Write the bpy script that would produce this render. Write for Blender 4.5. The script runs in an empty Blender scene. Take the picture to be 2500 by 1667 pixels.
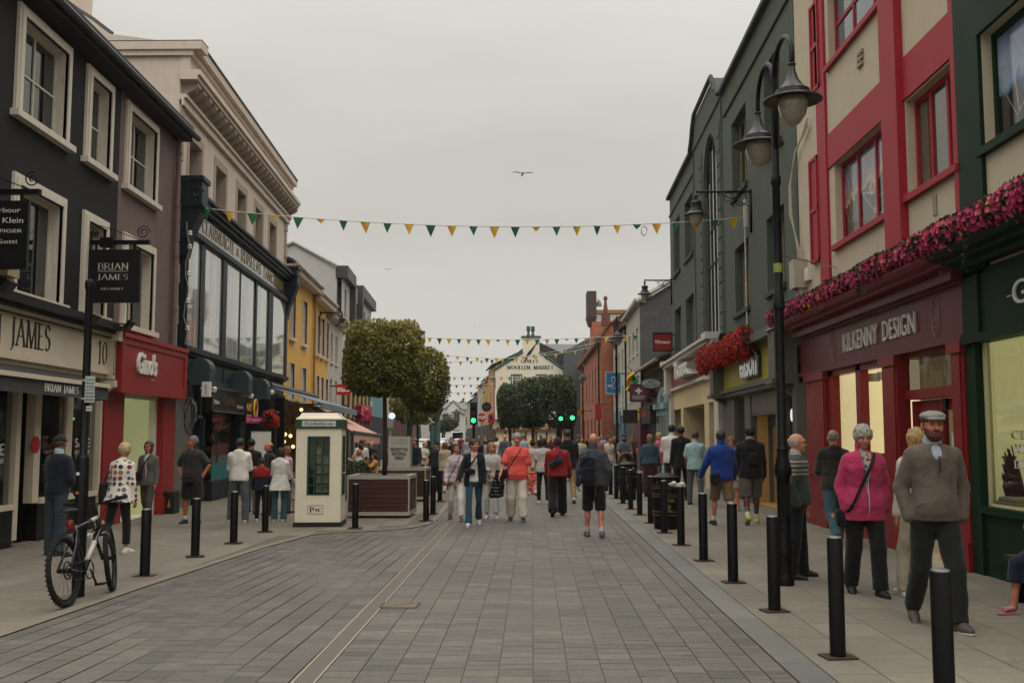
import bpy,bmesh,math,random
import numpy as np
from mathutils import Vector,Matrix,noise as mnoise
SC=bpy.context.scene
COL=SC.collection
PI=math.pi
# camera
F_PX=2500.0
CAM_H=1.6
PITCH=math.atan((1066-833.5)/F_PX)
YAW=math.atan(50/F_PX*math.cos(PITCH))
cam=bpy.data.cameras.new('camera')
cam.lens=36.0;cam.sensor_width=36.0;cam.clip_start=0.1;cam.clip_end=3000
cam_o=bpy.data.objects.new('camera',cam);COL.objects.link(cam_o)
cam_o.location=(0,0,CAM_H)
cam_o.rotation_euler=(PI/2+PITCH,0,YAW)
SC.camera=cam_o
# world: overcast evening sky
wd=bpy.data.worlds.new('World');SC.world=wd;wd.use_nodes=True
nt=wd.node_tree;N=nt.nodes;L=nt.links
bg=N['Background']
sky=N.new('ShaderNodeTexSky');sky.sky_type='NISHITA';sky.sun_disc=False
sky.sun_elevation=math.radians(52);sky.sun_rotation=math.radians(200)
hs=N.new('ShaderNodeHueSaturation');hs.inputs['Saturation'].default_value=0.08
hs.inputs['Value'].default_value=0.12
L.new(sky.outputs[0],hs.inputs['Color'])
tc=N.new('ShaderNodeTexCoord');sep=N.new('ShaderNodeSeparateXYZ');L.new(tc.outputs['Generated'],sep.inputs[0])
ramp=N.new('ShaderNodeValToRGB');cr=ramp.color_ramp
SKYC=(1.0,0.978,0.89)
def stop(i,pos,v,t=0.0):
 e=cr.elements[i]if i<2 else cr.elements.new(pos)
 e.position=pos;e.color=(v*SKYC[0],v*(SKYC[1]+t),v*(SKYC[2]+2*t),1)
stop(0,0.0,.40);stop(1,1.0,1.0)
for pos,v,t in((0.04,.110,.0),(0.12,.103,.0),(0.2,.096,.0),(.27,.104,.001),(.36,.124,.003),(.44,.140,.005),(.6,.25,.01)):
 stop(2,pos,v,t)
cr.elements[0].color=(.105,.101,.090,1);cr.elements[-1].color=(.50,.485,.45,1)
L.new(sep.outputs['Z'],ramp.inputs[0])
mp=N.new('ShaderNodeMapping');mp.inputs['Scale'].default_value=(1.2,1.2,4.5);L.new(tc.outputs['Generated'],mp.inputs[0])
nz=N.new('ShaderNodeTexNoise');nz.inputs['Scale'].default_value=2.2;nz.inputs['Detail'].default_value=4
L.new(mp.outputs[0],nz.inputs['Vector'])
mr=N.new('ShaderNodeMapRange');mr.inputs['From Min'].default_value=.3;mr.inputs['From Max'].default_value=.7
mr.inputs['To Min'].default_value=.93;mr.inputs['To Max'].default_value=1.07
L.new(nz.outputs['Fac'],mr.inputs['Value'])
mul=N.new('ShaderNodeMix');mul.data_type='RGBA';mul.blend_type='MULTIPLY';mul.inputs['Factor'].default_value=1
L.new(ramp.outputs[0],mul.inputs[6]);L.new(mr.outputs[0],mul.inputs[7])
sc10=N.new('ShaderNodeVectorMath');sc10.operation='SCALE';sc10.inputs['Scale'].default_value=50.0
L.new(mul.outputs[2],sc10.inputs[0])
addn=N.new('ShaderNodeVectorMath');addn.operation='ADD'
L.new(sc10.outputs[0],addn.inputs[0]);L.new(hs.outputs[0],addn.inputs[1])
L.new(addn.outputs[0],bg.inputs['Color'])
bg.inputs['Strength'].default_value=0.1
sun=bpy.data.lights.new('sun','SUN');sun.energy=0.55;sun.angle=math.radians(35);sun.color=(1,.95,.87)
sun_o=bpy.data.objects.new('sun',sun);COL.objects.link(sun_o)
sun_o.rotation_euler=(math.radians(38),0,math.radians(20))
SC.view_settings.view_transform='Standard';SC.view_settings.look='None'
SC.view_settings.exposure=0.08;SC.view_settings.gamma=1.0
SC.cycles.max_bounces=6;SC.cycles.diffuse_bounces=3;SC.cycles.glossy_bounces=3
SC.cycles.transparent_max_bounces=12;SC.cycles.transmission_bounces=3
SC.cycles.caustics_reflective=False;SC.cycles.caustics_refractive=False
SC.cycles.use_denoising=True
# pixel measuring helpers (2500 x 1667 pixels of the photograph)
_cp,_sp,_cy,_sy=math.cos(PITCH),math.sin(PITCH),math.cos(YAW),math.sin(YAW)
_fw=Vector((-_sy*_cp,_cy*_cp,_sp));_rt=Vector((_cy,_sy,0));_up=_rt.cross(_fw)
_C=Vector((0,0,CAM_H))
def ray(px,py):return _fw+_rt*((px-1250)/F_PX)+_up*((833.5-py)/F_PX)
def ground(px,py,z=0.0):
 d=ray(px,py);return _C+d*((z-CAM_H)/d.z)
def aty(px,py,Y):
 d=ray(px,py);return _C+d*(Y/d.y)
def proj(x,y,z):
 v=Vector((x,y,z))-_C;dp=v.dot(_fw)
 return 1250+F_PX*v.dot(_rt)/dp,833.5-F_PX*v.dot(_up)/dp
# objects, tags, parents
def tag(o,label=None,cat=None,group=None,kind=None):
 if label:o['label']=label
 if cat:o['category']=cat
 if group:o['group']=group
 if kind:o['kind']=kind
 return o
ROOT={}
def thing(name,label,cat,loc=(0,0,0),rotz=0.0,group=None):
 o=bpy.data.objects.new(name,None);COL.objects.link(o)
 o.empty_display_size=.2
 o.location=loc;o.rotation_euler=(0,0,rotz)
 ROOT[o.name]=Matrix.Translation(Vector(loc))@Matrix.Rotation(rotz,4,'Z')
 return tag(o,label,cat,group)
def obj_from(name,me,mat=None,parent=None):
 o=bpy.data.objects.new(name,me);COL.objects.link(o)
 if mat is not None:
  if isinstance(mat,(list,tuple)):
   for m in mat:me.materials.append(m)
  elif len(me.materials)==0:me.materials.append(mat)
 if parent is not None:
  o.parent=parent
 ROOT[o.name]=ROOT.get(parent.name,Matrix.Identity(4))if parent is not None else Matrix.Identity(4)
 return o
def copy_thing(o,loc,rotz=0.0,label=None,parent=None):
 r=o.copy();COL.objects.link(r)
 if parent is None:
  r.location=loc;r.rotation_euler=(0,0,rotz)
  if label:r['label']=label
 else:r.parent=parent
 for ch in list(o.children):copy_thing(ch,None,parent=r)
 return r
SPLIT={'shop_frame':.003,'pilaster':.02,'console':.02,'lettering':.12,'rustic_block':.0,'gold_lettering':.15,'shutter':.02,'awning_lettering':.12,'window_lettering':.1,'small_lettering':.1,'quoin':.0,'red_bands':.002,'vent':.0,'shop_mullion':.0,'dark_column':.0,'yellow_panel':.0,'apron_panel':-.01,'arm':.02}
class MB:
 """collects shapes; build() links them as ONE mesh object"""
 def __init__(s):s.v=[];s.f=[];s.T=None;s.sh=[]
 def add(s,vs,fs):
  b=len(s.v);s.sh.append((b,b+len(vs),len(s.f),len(s.f)+len(fs)))
  if s.T is not None:vs=[s.T@Vector(v)for v in vs]
  s.v.extend([tuple(v)for v in vs]);s.f.extend([tuple(i+b for i in f)for f in fs])
 def box(s,x0,x1,y0,y1,z0,z1,taper=0.0):
  if x0>x1:x0,x1=x1,x0
  if y0>y1:y0,y1=y1,y0
  if z0>z1:z0,z1=z1,z0
  t=taper
  s.add([(x0,y0,z0),(x1,y0,z0),(x1,y1,z0),(x0,y1,z0),(x0+t,y0+t,z1),(x1-t,y0+t,z1),(x1-t,y1-t,z1),(x0+t,y1-t,z1)],[(3,2,1,0),(4,5,6,7),(0,1,5,4),(1,2,6,5),(2,3,7,6),(3,0,4,7)])
 def hexa(s,p):s.add(p,[(3,2,1,0),(4,5,6,7),(0,1,5,4),(1,2,6,5),(2,3,7,6),(3,0,4,7)])
 def tube(s,pts,r,n=8,caps=True):
  """tube along a polyline; r a number or a list"""
  pts=[Vector(p)for p in pts];k=len(pts)
  rs=r if isinstance(r,(list,tuple))else[r]*k
  vs=[];prev=None
  for i,p in enumerate(pts):
   d=(pts[min(i+1,k-1)]-pts[max(i-1,0)])
   d=d.normalized()if d.length>1e-9 else Vector((0,0,1))
   if prev is None:
    a=Vector((0,0,1))if abs(d.z)<.9 else Vector((1,0,0))
    e1=d.cross(a).normalized()
   else:
    e1=prev-d*prev.dot(d)
    e1=e1.normalized()if e1.length>1e-6 else d.orthogonal().normalized()
   prev=e1;e2=d.cross(e1)
   for j in range(n):
    t=2*PI*j/n
    vs.append(p+(e1*math.cos(t)+e2*math.sin(t))*rs[i])
  fs=[(i*n+j,i*n+(j+1)%n,(i+1)*n+(j+1)%n,(i+1)*n+j)for i in range(k-1)for j in range(n)]
  if caps:fs+=[tuple(reversed(range(n))),tuple(range((k-1)*n,k*n))]
  s.add(vs,fs)
 def lathe(s,prof,c=(0,0,0),n=20,axis=None):
  """prof: list of (radius, z)"""
  c=Vector(c);vs=[];k=len(prof)
  for r,z in prof:
   for j in range(n):
    t=2*PI*j/n;vs.append(c+Vector((r*math.cos(t),r*math.sin(t),z)))
  fs=[(i*n+j,i*n+(j+1)%n,(i+1)*n+(j+1)%n,(i+1)*n+j)for i in range(k-1)for j in range(n)]
  if prof[0][0]>1e-5:fs.append(tuple(reversed(range(n))))
  if prof[-1][0]>1e-5:fs.append(tuple(range((k-1)*n,k*n)))
  s.add(vs,fs)
 def prism(s,poly,a,b):
  """poly: list of 3D points (a face); extruded by vector b-a"""
  d=Vector(b)-Vector(a);n=len(poly)
  vs=[Vector(p)for p in poly]+[Vector(p)+d for p in poly]
  s.add(vs,[tuple(range(n))[::-1],tuple(range(n,2*n))]+[(i,(i+1)%n,n+(i+1)%n,n+i)for i in range(n)])
 def mesh(s,name,smooth=False,inv=None,fixn=True):
  me=bpy.data.meshes.new(name)
  vs=s.v
  if inv is not None:vs=[tuple(inv@Vector(v))for v in vs]
  me.from_pydata(vs,[],s.f)
  if fixn and len(s.f)<60000:
   bm=bmesh.new();bm.from_mesh(me);bmesh.ops.recalc_face_normals(bm,faces=bm.faces);bm.to_mesh(me);bm.free()
  if smooth:
   me.shade_smooth()
   if smooth!='all':
    try:me.set_sharp_from_angle(angle=math.radians(40))
    except Exception:pass
  return me
 def build(s,name,mat=None,parent=None,smooth=False,world=True,fixn=True,bevel=0):
  """world=True: the coordinates are world ones and are brought into the thing's own frame"""
  if name in SPLIT and parent is not None and len(s.sh)>1 and s.sh[-1][1]==len(s.v):
   tol=SPLIT[name];bb=[]
   for a,b_,_,_ in s.sh:
    q=np.array(s.v[a:b_]);bb.append((q.min(0)-tol,q.max(0)+tol))
   par=list(range(len(bb)))
   def find(i):
    while par[i]!=i:i=par[i]
    return i
   for i in range(len(bb)):
    for j in range(i):
     if(bb[i][0]<=bb[j][1]).all()and(bb[j][0]<=bb[i][1]).all():par[find(i)]=find(j)
   gr={}
   for i in range(len(bb)):gr.setdefault(find(i),[]).append(i)
   if len(gr)>1:
    o=None
    for g in gr.values():
     m=MB()
     for i in g:
      a,b_,c,d=s.sh[i];k=len(m.v)-a;m.v+=s.v[a:b_];m.f+=[tuple(x+k for x in f)for f in s.f[c:d]]
     o=m.build(name,mat,parent,smooth,world,fixn,bevel)
    return o
  inv=None
  if world and parent is not None:inv=ROOT[parent.name].inverted()
  me=s.mesh(name,smooth,inv,fixn)
  o=obj_from(name,me,mat,parent)
  if bevel:
   b=o.modifiers.new('bevel','BEVEL');b.width=bevel;b.segments=2;b.limit_method='ANGLE'
  return o
# materials
_M={}
def lin(c):
 if isinstance(c,str):
  c=c.lstrip('#');c=c if len(c)==6 else ''.join(x*2 for x in c);c=[int(c[i:i+2],16)/255 for i in(0,2,4)]
  return tuple((x/12.92 if x<=.04045 else((x+.055)/1.055)**2.4)for x in c)
 return tuple(c)
def M(col,rough=.75,var=.12,scale=2.5,bump=.08,bscale=70,metal=0.0,streak=0.0,emit=0.0,spec=.4,coat=0.0):
 key=('M',str(col),rough,var,scale,bump,bscale,metal,streak,emit,spec,coat)
 if key in _M:return _M[key]
 c=lin(col)
 m=bpy.data.materials.new('paint');m.use_nodes=True
 nt=m.node_tree;n=nt.nodes;l=nt.links;b=n['Principled BSDF']
 b.inputs['Roughness'].default_value=rough;b.inputs['Metallic'].default_value=metal
 b.inputs['Specular IOR Level'].default_value=spec
 if coat:b.inputs['Coat Weight'].default_value=coat;b.inputs['Coat Roughness'].default_value=.1
 t=n.new('ShaderNodeTexCoord')
 nz=n.new('ShaderNodeTexNoise');nz.inputs['Scale'].default_value=scale;nz.inputs['Detail'].default_value=6;nz.inputs['Roughness'].default_value=.65
 l.new(t.outputs['Object'],nz.inputs['Vector'])
 r=n.new('ShaderNodeMapRange');r.inputs['From Min'].default_value=.25;r.inputs['From Max'].default_value=.75
 r.inputs['To Min'].default_value=1-var;r.inputs['To Max'].default_value=1+var*.6
 l.new(nz.outputs['Fac'],r.inputs['Value'])
 mx=n.new('ShaderNodeMix');mx.data_type='RGBA';mx.blend_type='MULTIPLY';mx.inputs[0].default_value=1
 mx.inputs[6].default_value=(*c,1);l.new(r.outputs[0],mx.inputs[7])
 out=mx.outputs[2]
 if streak:
  mp=n.new('ShaderNodeMapping');mp.inputs['Scale'].default_value=(5,5,.35);l.new(t.outputs['Object'],mp.inputs[0])
  n2=n.new('ShaderNodeTexNoise');n2.inputs['Scale'].default_value=3;n2.inputs['Detail'].default_value=8;l.new(mp.outputs[0],n2.inputs['Vector'])
  r2=n.new('ShaderNodeMapRange');r2.inputs['From Min'].default_value=.5;r2.inputs['From Max'].default_value=.78
  r2.inputs['To Min'].default_value=0;r2.inputs['To Max'].default_value=streak;l.new(n2.outputs['Fac'],r2.inputs['Value'])
  m2=n.new('ShaderNodeMix');m2.data_type='RGBA';l.new(r2.outputs[0],m2.inputs[0]);l.new(out,m2.inputs[6])
  m2.inputs[7].default_value=(c[0]*.35,c[1]*.33,c[2]*.28,1);out=m2.outputs[2]
 l.new(out,b.inputs['Base Color'])
 rr=n.new('ShaderNodeMapRange');rr.inputs['To Min'].default_value=max(0,rough-.12);rr.inputs['To Max'].default_value=min(1,rough+.12)
 l.new(nz.outputs['Fac'],rr.inputs['Value']);l.new(rr.outputs[0],b.inputs['Roughness'])
 if bump:
  n3=n.new('ShaderNodeTexNoise');n3.inputs['Scale'].default_value=bscale;n3.inputs['Detail'].default_value=4
  l.new(t.outputs['Object'],n3.inputs['Vector'])
  bp=n.new('ShaderNodeBump');bp.inputs['Strength'].default_value=bump*3;bp.inputs['Distance'].default_value=.01
  l.new(n3.outputs['Fac'],bp.inputs['Height']);l.new(bp.outputs[0],b.inputs['Normal'])
 if emit:
  b.inputs['Emission Color'].default_value=(*c,1);b.inputs['Emission Strength'].default_value=emit
 _M[key]=m;return m
def glass_pane(tint='#20262a',see=.35,rough=.02):
 """window glass: partly see-through, partly mirroring"""
 key=('G',tint,see,rough)
 if key in _M:return _M[key]
 m=bpy.data.materials.new('window_glass');m.use_nodes=True
 nt=m.node_tree;n=nt.nodes;l=nt.links
 for x in list(n):
  if x.type=='BSDF_PRINCIPLED':n.remove(x)
 out=[x for x in n if x.type=='OUTPUT_MATERIAL'][0]
 tr=n.new('ShaderNodeBsdfTransparent');tr.inputs[0].default_value=(.88,.9,.88,1)
 df=n.new('ShaderNodeBsdfDiffuse');df.inputs[0].default_value=(*lin(tint),1)
 gl=n.new('ShaderNodeBsdfGlossy');gl.inputs['Roughness'].default_value=rough
 gl.inputs['Color'].default_value=(.95,.97,.95,1)
 t=n.new('ShaderNodeTexCoord');nz=n.new('ShaderNodeTexNoise');nz.inputs['Scale'].default_value=1.3
 l.new(t.outputs['Object'],nz.inputs['Vector'])
 bp=n.new('ShaderNodeBump');bp.inputs['Strength'].default_value=.06;bp.inputs['Distance'].default_value=.05
 l.new(nz.outputs['Fac'],bp.inputs['Height']);l.new(bp.outputs[0],gl.inputs['Normal'])
 m1=n.new('ShaderNodeMixShader');m1.inputs[0].default_value=1-see;l.new(tr.outputs[0],m1.inputs[1]);l.new(df.outputs[0],m1.inputs[2])
 fr=n.new('ShaderNodeFresnel');fr.inputs['IOR'].default_value=1.9 if see<.5 else 1.5
 ge=n.new('ShaderNodeNewGeometry');fm=n.new('ShaderNodeMath');fm.operation='MULTIPLY';inv_=n.new('ShaderNodeMath');inv_.operation='SUBTRACT';inv_.inputs[0].default_value=1
 l.new(ge.outputs['Backfacing'],inv_.inputs[1]);l.new(inv_.outputs[0],fm.inputs[0]);l.new(fr.outputs[0],fm.inputs[1])
 m2=n.new('ShaderNodeMixShader');l.new(fm.outputs[0],m2.inputs[0]);l.new(m1.outputs[0],m2.inputs[1]);l.new(gl.outputs[0],m2.inputs[2])
 l.new(m2.outputs[0],out.inputs[0])
 _M[key]=m;return m
def ramp_mat(build_key,fn):
 if build_key in _M:return _M[build_key]
 m=bpy.data.materials.new('surface');m.use_nodes=True
 fn(m.node_tree,m.node_tree.nodes,m.node_tree.links,m.node_tree.nodes['Principled BSDF'])
 _M[build_key]=m;return m
# lettering
def text_polys(s,font_scale=1.0,bold=0.0):
 c=bpy.data.curves.new('t','FONT');c.body=s;c.size=1.0;c.offset=bold;c.resolution_u=4
 c.align_x='LEFT'
 o=bpy.data.objects.new('t',c)
 me=o.to_mesh()
 vs=[tuple(v.co)for v in me.vertices];fs=[tuple(p.vertices)for p in me.polygons]
 o.to_mesh_clear();bpy.data.objects.remove(o);bpy.data.curves.remove(c)
 return vs,fs
def letters(mb,s,org,right,up,width=None,height=None,thick=.01,bold=0.0,center=True,serif=False,weight=.13,shear=0.0):
 """flat lettering s fitted to width x height, centred on org"""
 if serif:vs,fs=serif_text(s,weight)
 else:vs,fs=text_polys(s,bold=bold)
 if not vs:return
 x0=min(v[0]for v in vs);x1=max(v[0]for v in vs);y0=min(v[1]for v in vs);y1=max(v[1]for v in vs)
 sy=(height/(y1-y0))if height else width/(x1-x0)
 sx=(width/(x1-x0))if width else sy
 R=Vector(right).normalized();U=Vector(up).normalized();Nn=R.cross(U)
 o=Vector(org)
 pts=[]
 for v in vs:
  x=(v[0]-(x0+x1)/2 if center else v[0]-x0)*sx;y=(v[1]-(y0+y1)/2 if center else v[1]-y0)*sy
  pts.append(o+R*(x+shear*y)+U*y)
 n=len(pts)
 allv=[p+Nn*thick for p in pts]+pts
 allf=list(fs)+[tuple(i+n for i in reversed(f))for f in fs]
 cnt={}
 for f in fs:
  for i in range(len(f)):
   e=(f[i],f[(i+1)%len(f)]);cnt[e]=1
 for(a,b)in cnt:
  if(b,a)not in cnt:allf.append((b,a,a+n,b+n))
 mb.add(allv,allf)
_A=lambda cx,cy,rx,ry,a0,a1,n=10:[(cx+rx*math.cos(math.radians(a0+(a1-a0)*i/n)),cy+ry*math.sin(math.radians(a0+(a1-a0)*i/n)))for i in range(n+1)]
GL={'B':(.6,[[(.1,0),(.1,1)],[(.1,1)]+_A(.3,.76,.22,.24,90,-90)+[(.1,.52)],_A(.3,.26,.28,.26,90,-90)+[(.1,0)]],[(.1,0),(.1,1)]),'R':(.66,[[(.1,0),(.1,1)],[(.1,1)]+_A(.3,.74,.22,.26,90,-90)+[(.1,.48)],[(.3,.48),(.64,0)]],[(.1,0),(.1,1),(.62,0)]),'I':(.26,[[(.13,0),(.13,1)]],[(.13,0),(.13,1)]),'A':(.7,[[(.05,0),(.35,1)],[(.35,1),(.65,0)],[(.15,.35),(.55,.35)]],[(.05,0),(.65,0)]),'N':(.74,[[(.1,0),(.1,1)],[(.1,1),(.62,0)],[(.62,0),(.62,1)]],[(.1,0),(.1,1),(.62,1)]),'J':(.34,[[(.2,1),(.2,.05),(.14,-.14),(.02,-.24)]],[(.2,1)]),'M':(.86,[[(.08,0),(.14,1)],[(.14,1),(.43,0)],[(.43,0),(.72,1)],[(.72,1),(.78,0)]],[(.08,0),(.78,0),(.1,1),(.76,1)]),'E':(.52,[[(.1,0),(.1,1)],[(.1,1),(.46,1)],[(.1,.52),(.38,.52)],[(.1,0),(.5,0)]],[(.1,0),(.1,1)]),'S':(.5,[[(.42,.86)]+_A(.25,.76,.17,.24,60,270)+_A(.25,.26,.19,.26,90,-130)],[]),'K':(.64,[[(.1,0),(.1,1)],[(.56,1),(.1,.45)],[(.24,.6),(.6,0)]],[(.1,0),(.1,1),(.56,1),(.6,0)]),'L':(.52,[[(.1,0),(.1,1)],[(.1,0),(.48,0)]],[(.1,0),(.1,1)]),'Y':(.62,[[(.04,1),(.31,.5)],[(.58,1),(.31,.5)],[(.31,.5),(.31,0)]],[(.04,1),(.58,1),(.31,0)]),'Q':(.8,[_A(.4,.5,.34,.5,0,360,18),[(.45,.1),(.6,-.12),(.82,-.2)]],[]),'U':(.7,[[(.1,1),(.1,.3)]+_A(.34,.28,.24,.28,180,360)+[(.58,1)]],[(.1,1),(.58,1)]),'W':(1.0,[[(.03,1),(.27,0)],[(.27,0),(.5,1)],[(.5,1),(.73,0)],[(.73,0),(.97,1)]],[(.03,1),(.97,1)]),'O':(.78,[_A(.39,.5,.33,.5,0,360,18)],[]),'T':(.6,[[(.3,0),(.3,1)],[(.02,1),(.58,1)]],[(.3,0)]),'C':(.66,[_A(.38,.5,.32,.5,45,315,14)],[]),'G':(.7,[_A(.38,.5,.32,.5,45,330,14),[(.66,.4),(.66,.12)]],[]),'D':(.72,[[(.1,0),(.1,1)],[(.1,1)]+_A(.3,.5,.34,.5,90,-90)+[(.1,0)]],[(.1,0),(.1,1)]),'F':(.5,[[(.1,0),(.1,1)],[(.1,1),(.46,1)],[(.1,.52),(.38,.52)]],[(.1,0),(.1,1)]),'1':(.36,[[(.04,.82),(.2,1),(.2,0)]],[(.2,0)]),'0':(.5,[_A(.25,.5,.19,.5,0,360,16)],[]),' ':(.4,[],[]),'/':(.4,[[(.05,-.1),(.35,1.1)]],[]),'d0':(.66,[[(.06,1),(.12,.9),(.12,.04),(.04,0)],[(.02,1.0),(.3,.96)]+_A(.26,.46,.32,.47,70,-110)+[(.1,.05)]],[]),'e0':(.46,[_A(.24,.3,.19,.3,40,320,12),[(.06,.34),(.42,.36)]],[]),'f0':(.42,[[(.16,-.16),(.16,.62)],[(.08,.62),(.4,.58)],[(.1,.3),(.34,.3)]],[]),'i0':(.24,[[(.06,.58),(.13,.55),(.13,.03),(.2,0)]],[]),'b0':(.5,[[(.08,1),(.1,.3)]+_A(.27,.28,.18,.28,180,450,14)],[]),'r0':(.48,[[(.08,0),(.08,.58)],[(.08,.58)]+_A(.22,.44,.15,.14,90,-90,6)+[(.2,.3),(.46,.0)]],[]),'l0':(.24,[[(.06,.95),(.12,.9),(.12,.06),(.22,.02)]],[]),'a0':(.5,[[(.1,.6),(.36,.06),(.48,.0)],[(.24,.34),(.02,.06),(.2,.0),(.34,.14)]],[]),'t0':(.46,[[(.0,.56),(.46,.6)],[(.2,.56)]+_A(.24,.26,.18,.26,150,310,8)],[]),'o0':(.5,[_A(.25,.3,.2,.3,0,360,14)],[]),'g0':(.3,[[(.02,.5),(.26,.5),(.14,.0),(.05,-.1)]],[]),'p0':(.6,[[(.08,.85),(.16,.8),(.16,-.1),(.06,-.2)],[(.0,.8)]+_A(.26,.5,.26,.36,110,-110,10)],[]),}
def serif_text(s,weight=.13,nib=90):
 """thick-and-thin stroke lettering with serifs; s a string or a list of glyph keys"""
 vs=[];fs=[];x=0
 def quad(a,b,wa,wb):
  a=Vector((a[0],a[1]));b=Vector((b[0],b[1]));d=b-a
  if d.length<1e-6:return
  nn=Vector((-d.y,d.x)).normalized()
  i=len(vs)
  e=d.normalized()*min(wa,wb)*.25
  for q in(a-e+nn*wa/2,a-e-nn*wa/2,b+e-nn*wb/2,b+e+nn*wb/2):vs.append((q.x,q.y,0))
  fs.append((i,i+1,i+2,i+3))
 for ch in s:
  w,strokes,ser=GL.get(ch,GL[' '])
  for st in strokes:
   ws=[]
   for i in range(len(st)):
    a=st[max(i-1,0)];b=st[min(i+1,len(st)-1)]
    dx,dy=b[0]-a[0],b[1]-a[1];L_=math.hypot(dx,dy)or 1
    v=abs(dy)/L_;rise=(dx*dy)/(L_*L_)
    ws.append(weight*(.32+.68*max(0,v-max(0,rise)*1.4)))
   for i in range(len(st)-1):quad((st[i][0]+x,st[i][1]),(st[i+1][0]+x,st[i+1][1]),ws[i],ws[i+1])
  for(sx,sy)in ser:quad((x+sx-weight*.85,sy),(x+sx+weight*.85,sy),weight*.3,weight*.3)
  x+=w+.07
 out=[]
 for f in fs:
  p=[vs[i]for i in f];ar=sum(p[i][0]*p[(i+1)%4][1]-p[(i+1)%4][0]*p[i][1]for i in range(4))
  out.append(f if ar>0 else f[::-1])
 return vs,out
# facade frame
class Fac:
 """a street front: X = x0 + k (Y - y0); side +1 looks towards +X, -1 towards -X"""
 def __init__(s,x0,y0,k,side):s.x0,s.y0,s.k,s.side=x0,y0,k,side
 def X(s,Y):return s.x0+s.k*(Y-s.y0)
 def P(s,Y,z,w=0.0):return Vector((s.X(Y)+w*s.side,Y,z))
 def at(s,px,py,w=0.0):
  d=ray(px,py);x0=s.x0+w*s.side
  t=(x0-s.k*s.y0)/(d.x-s.k*d.y);p=_C+d*t
  return p.y,p.z
 def Y(s,px,z,w=0.0):
  lo,hi=2.0,400.0
  for _ in range(50):
   m=(lo+hi)/2;q=proj(s.X(m)+w*s.side,m,z)[0]
   if(q-px)*s.side<0:lo=m
   else:hi=m
  return m
 def box(s,mb,Y0,Y1,z0,z1,w0,w1):
  if Y0>Y1:Y0,Y1=Y1,Y0
  P=s.P
  mb.hexa([P(Y0,z0,w0),P(Y0,z0,w1),P(Y1,z0,w1),P(Y1,z0,w0),P(Y0,z1,w0),P(Y0,z1,w1),P(Y1,z1,w1),P(Y1,z1,w0)])
 def right(s):return Vector((-s.k,-1,0))if s.side<0 else Vector((s.k,1,0))
 def reading(s):
  """reading direction for someone who faces the wall from the street"""
  return Vector((-s.k,-1.0,0)).normalized()if s.side<0 else Vector((s.k,1.0,0)).normalized()
 def text(s,mb,st,Yc,zc,w,**kw):
  letters(mb,st,s.P(Yc,zc,w),s.reading(),(0,0,1),**kw)
def wall(mb,F,Y0,Y1,z0,z1,holes,depth=.2,w=0.0):
 """front skin with real openings and their reveals; holes: (Y0, Y1, z0, z1)"""
 ys=sorted({Y0,Y1,*[v for h in holes for v in h[:2]if Y0<v<Y1]});zs=sorted({z0,z1,*[v for h in holes for v in h[2:4]if z0<v<z1]})
 for i in range(len(ys)-1):
  for j in range(len(zs)-1):
   cy,cz=(ys[i]+ys[i+1])/2,(zs[j]+zs[j+1])/2
   if any(h[0]<cy<h[1]and h[2]<cz<h[3]for h in holes):continue
   mb.add([F.P(ys[i],zs[j],w),F.P(ys[i+1],zs[j],w),F.P(ys[i+1],zs[j+1],w),F.P(ys[i],zs[j+1],w)],[(0,1,2,3)])
 for a,b,c,d in[h[:4]for h in holes]:
  a=max(a,Y0);b=min(b,Y1)
  q=[(a,c),(b,c),(b,d),(a,d)]
  for i in range(4):
   (y1,z1_),(y2,z2_)=q[i],q[(i+1)%4]
   mb.add([F.P(y1,z1_,w),F.P(y2,z2_,w),F.P(y2,z2_,w-depth),F.P(y1,z1_,w-depth)],[(0,1,2,3)])
def recalc_off(mb,*a,**k):return mb.build(*a,fixn=False,**k)
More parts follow.
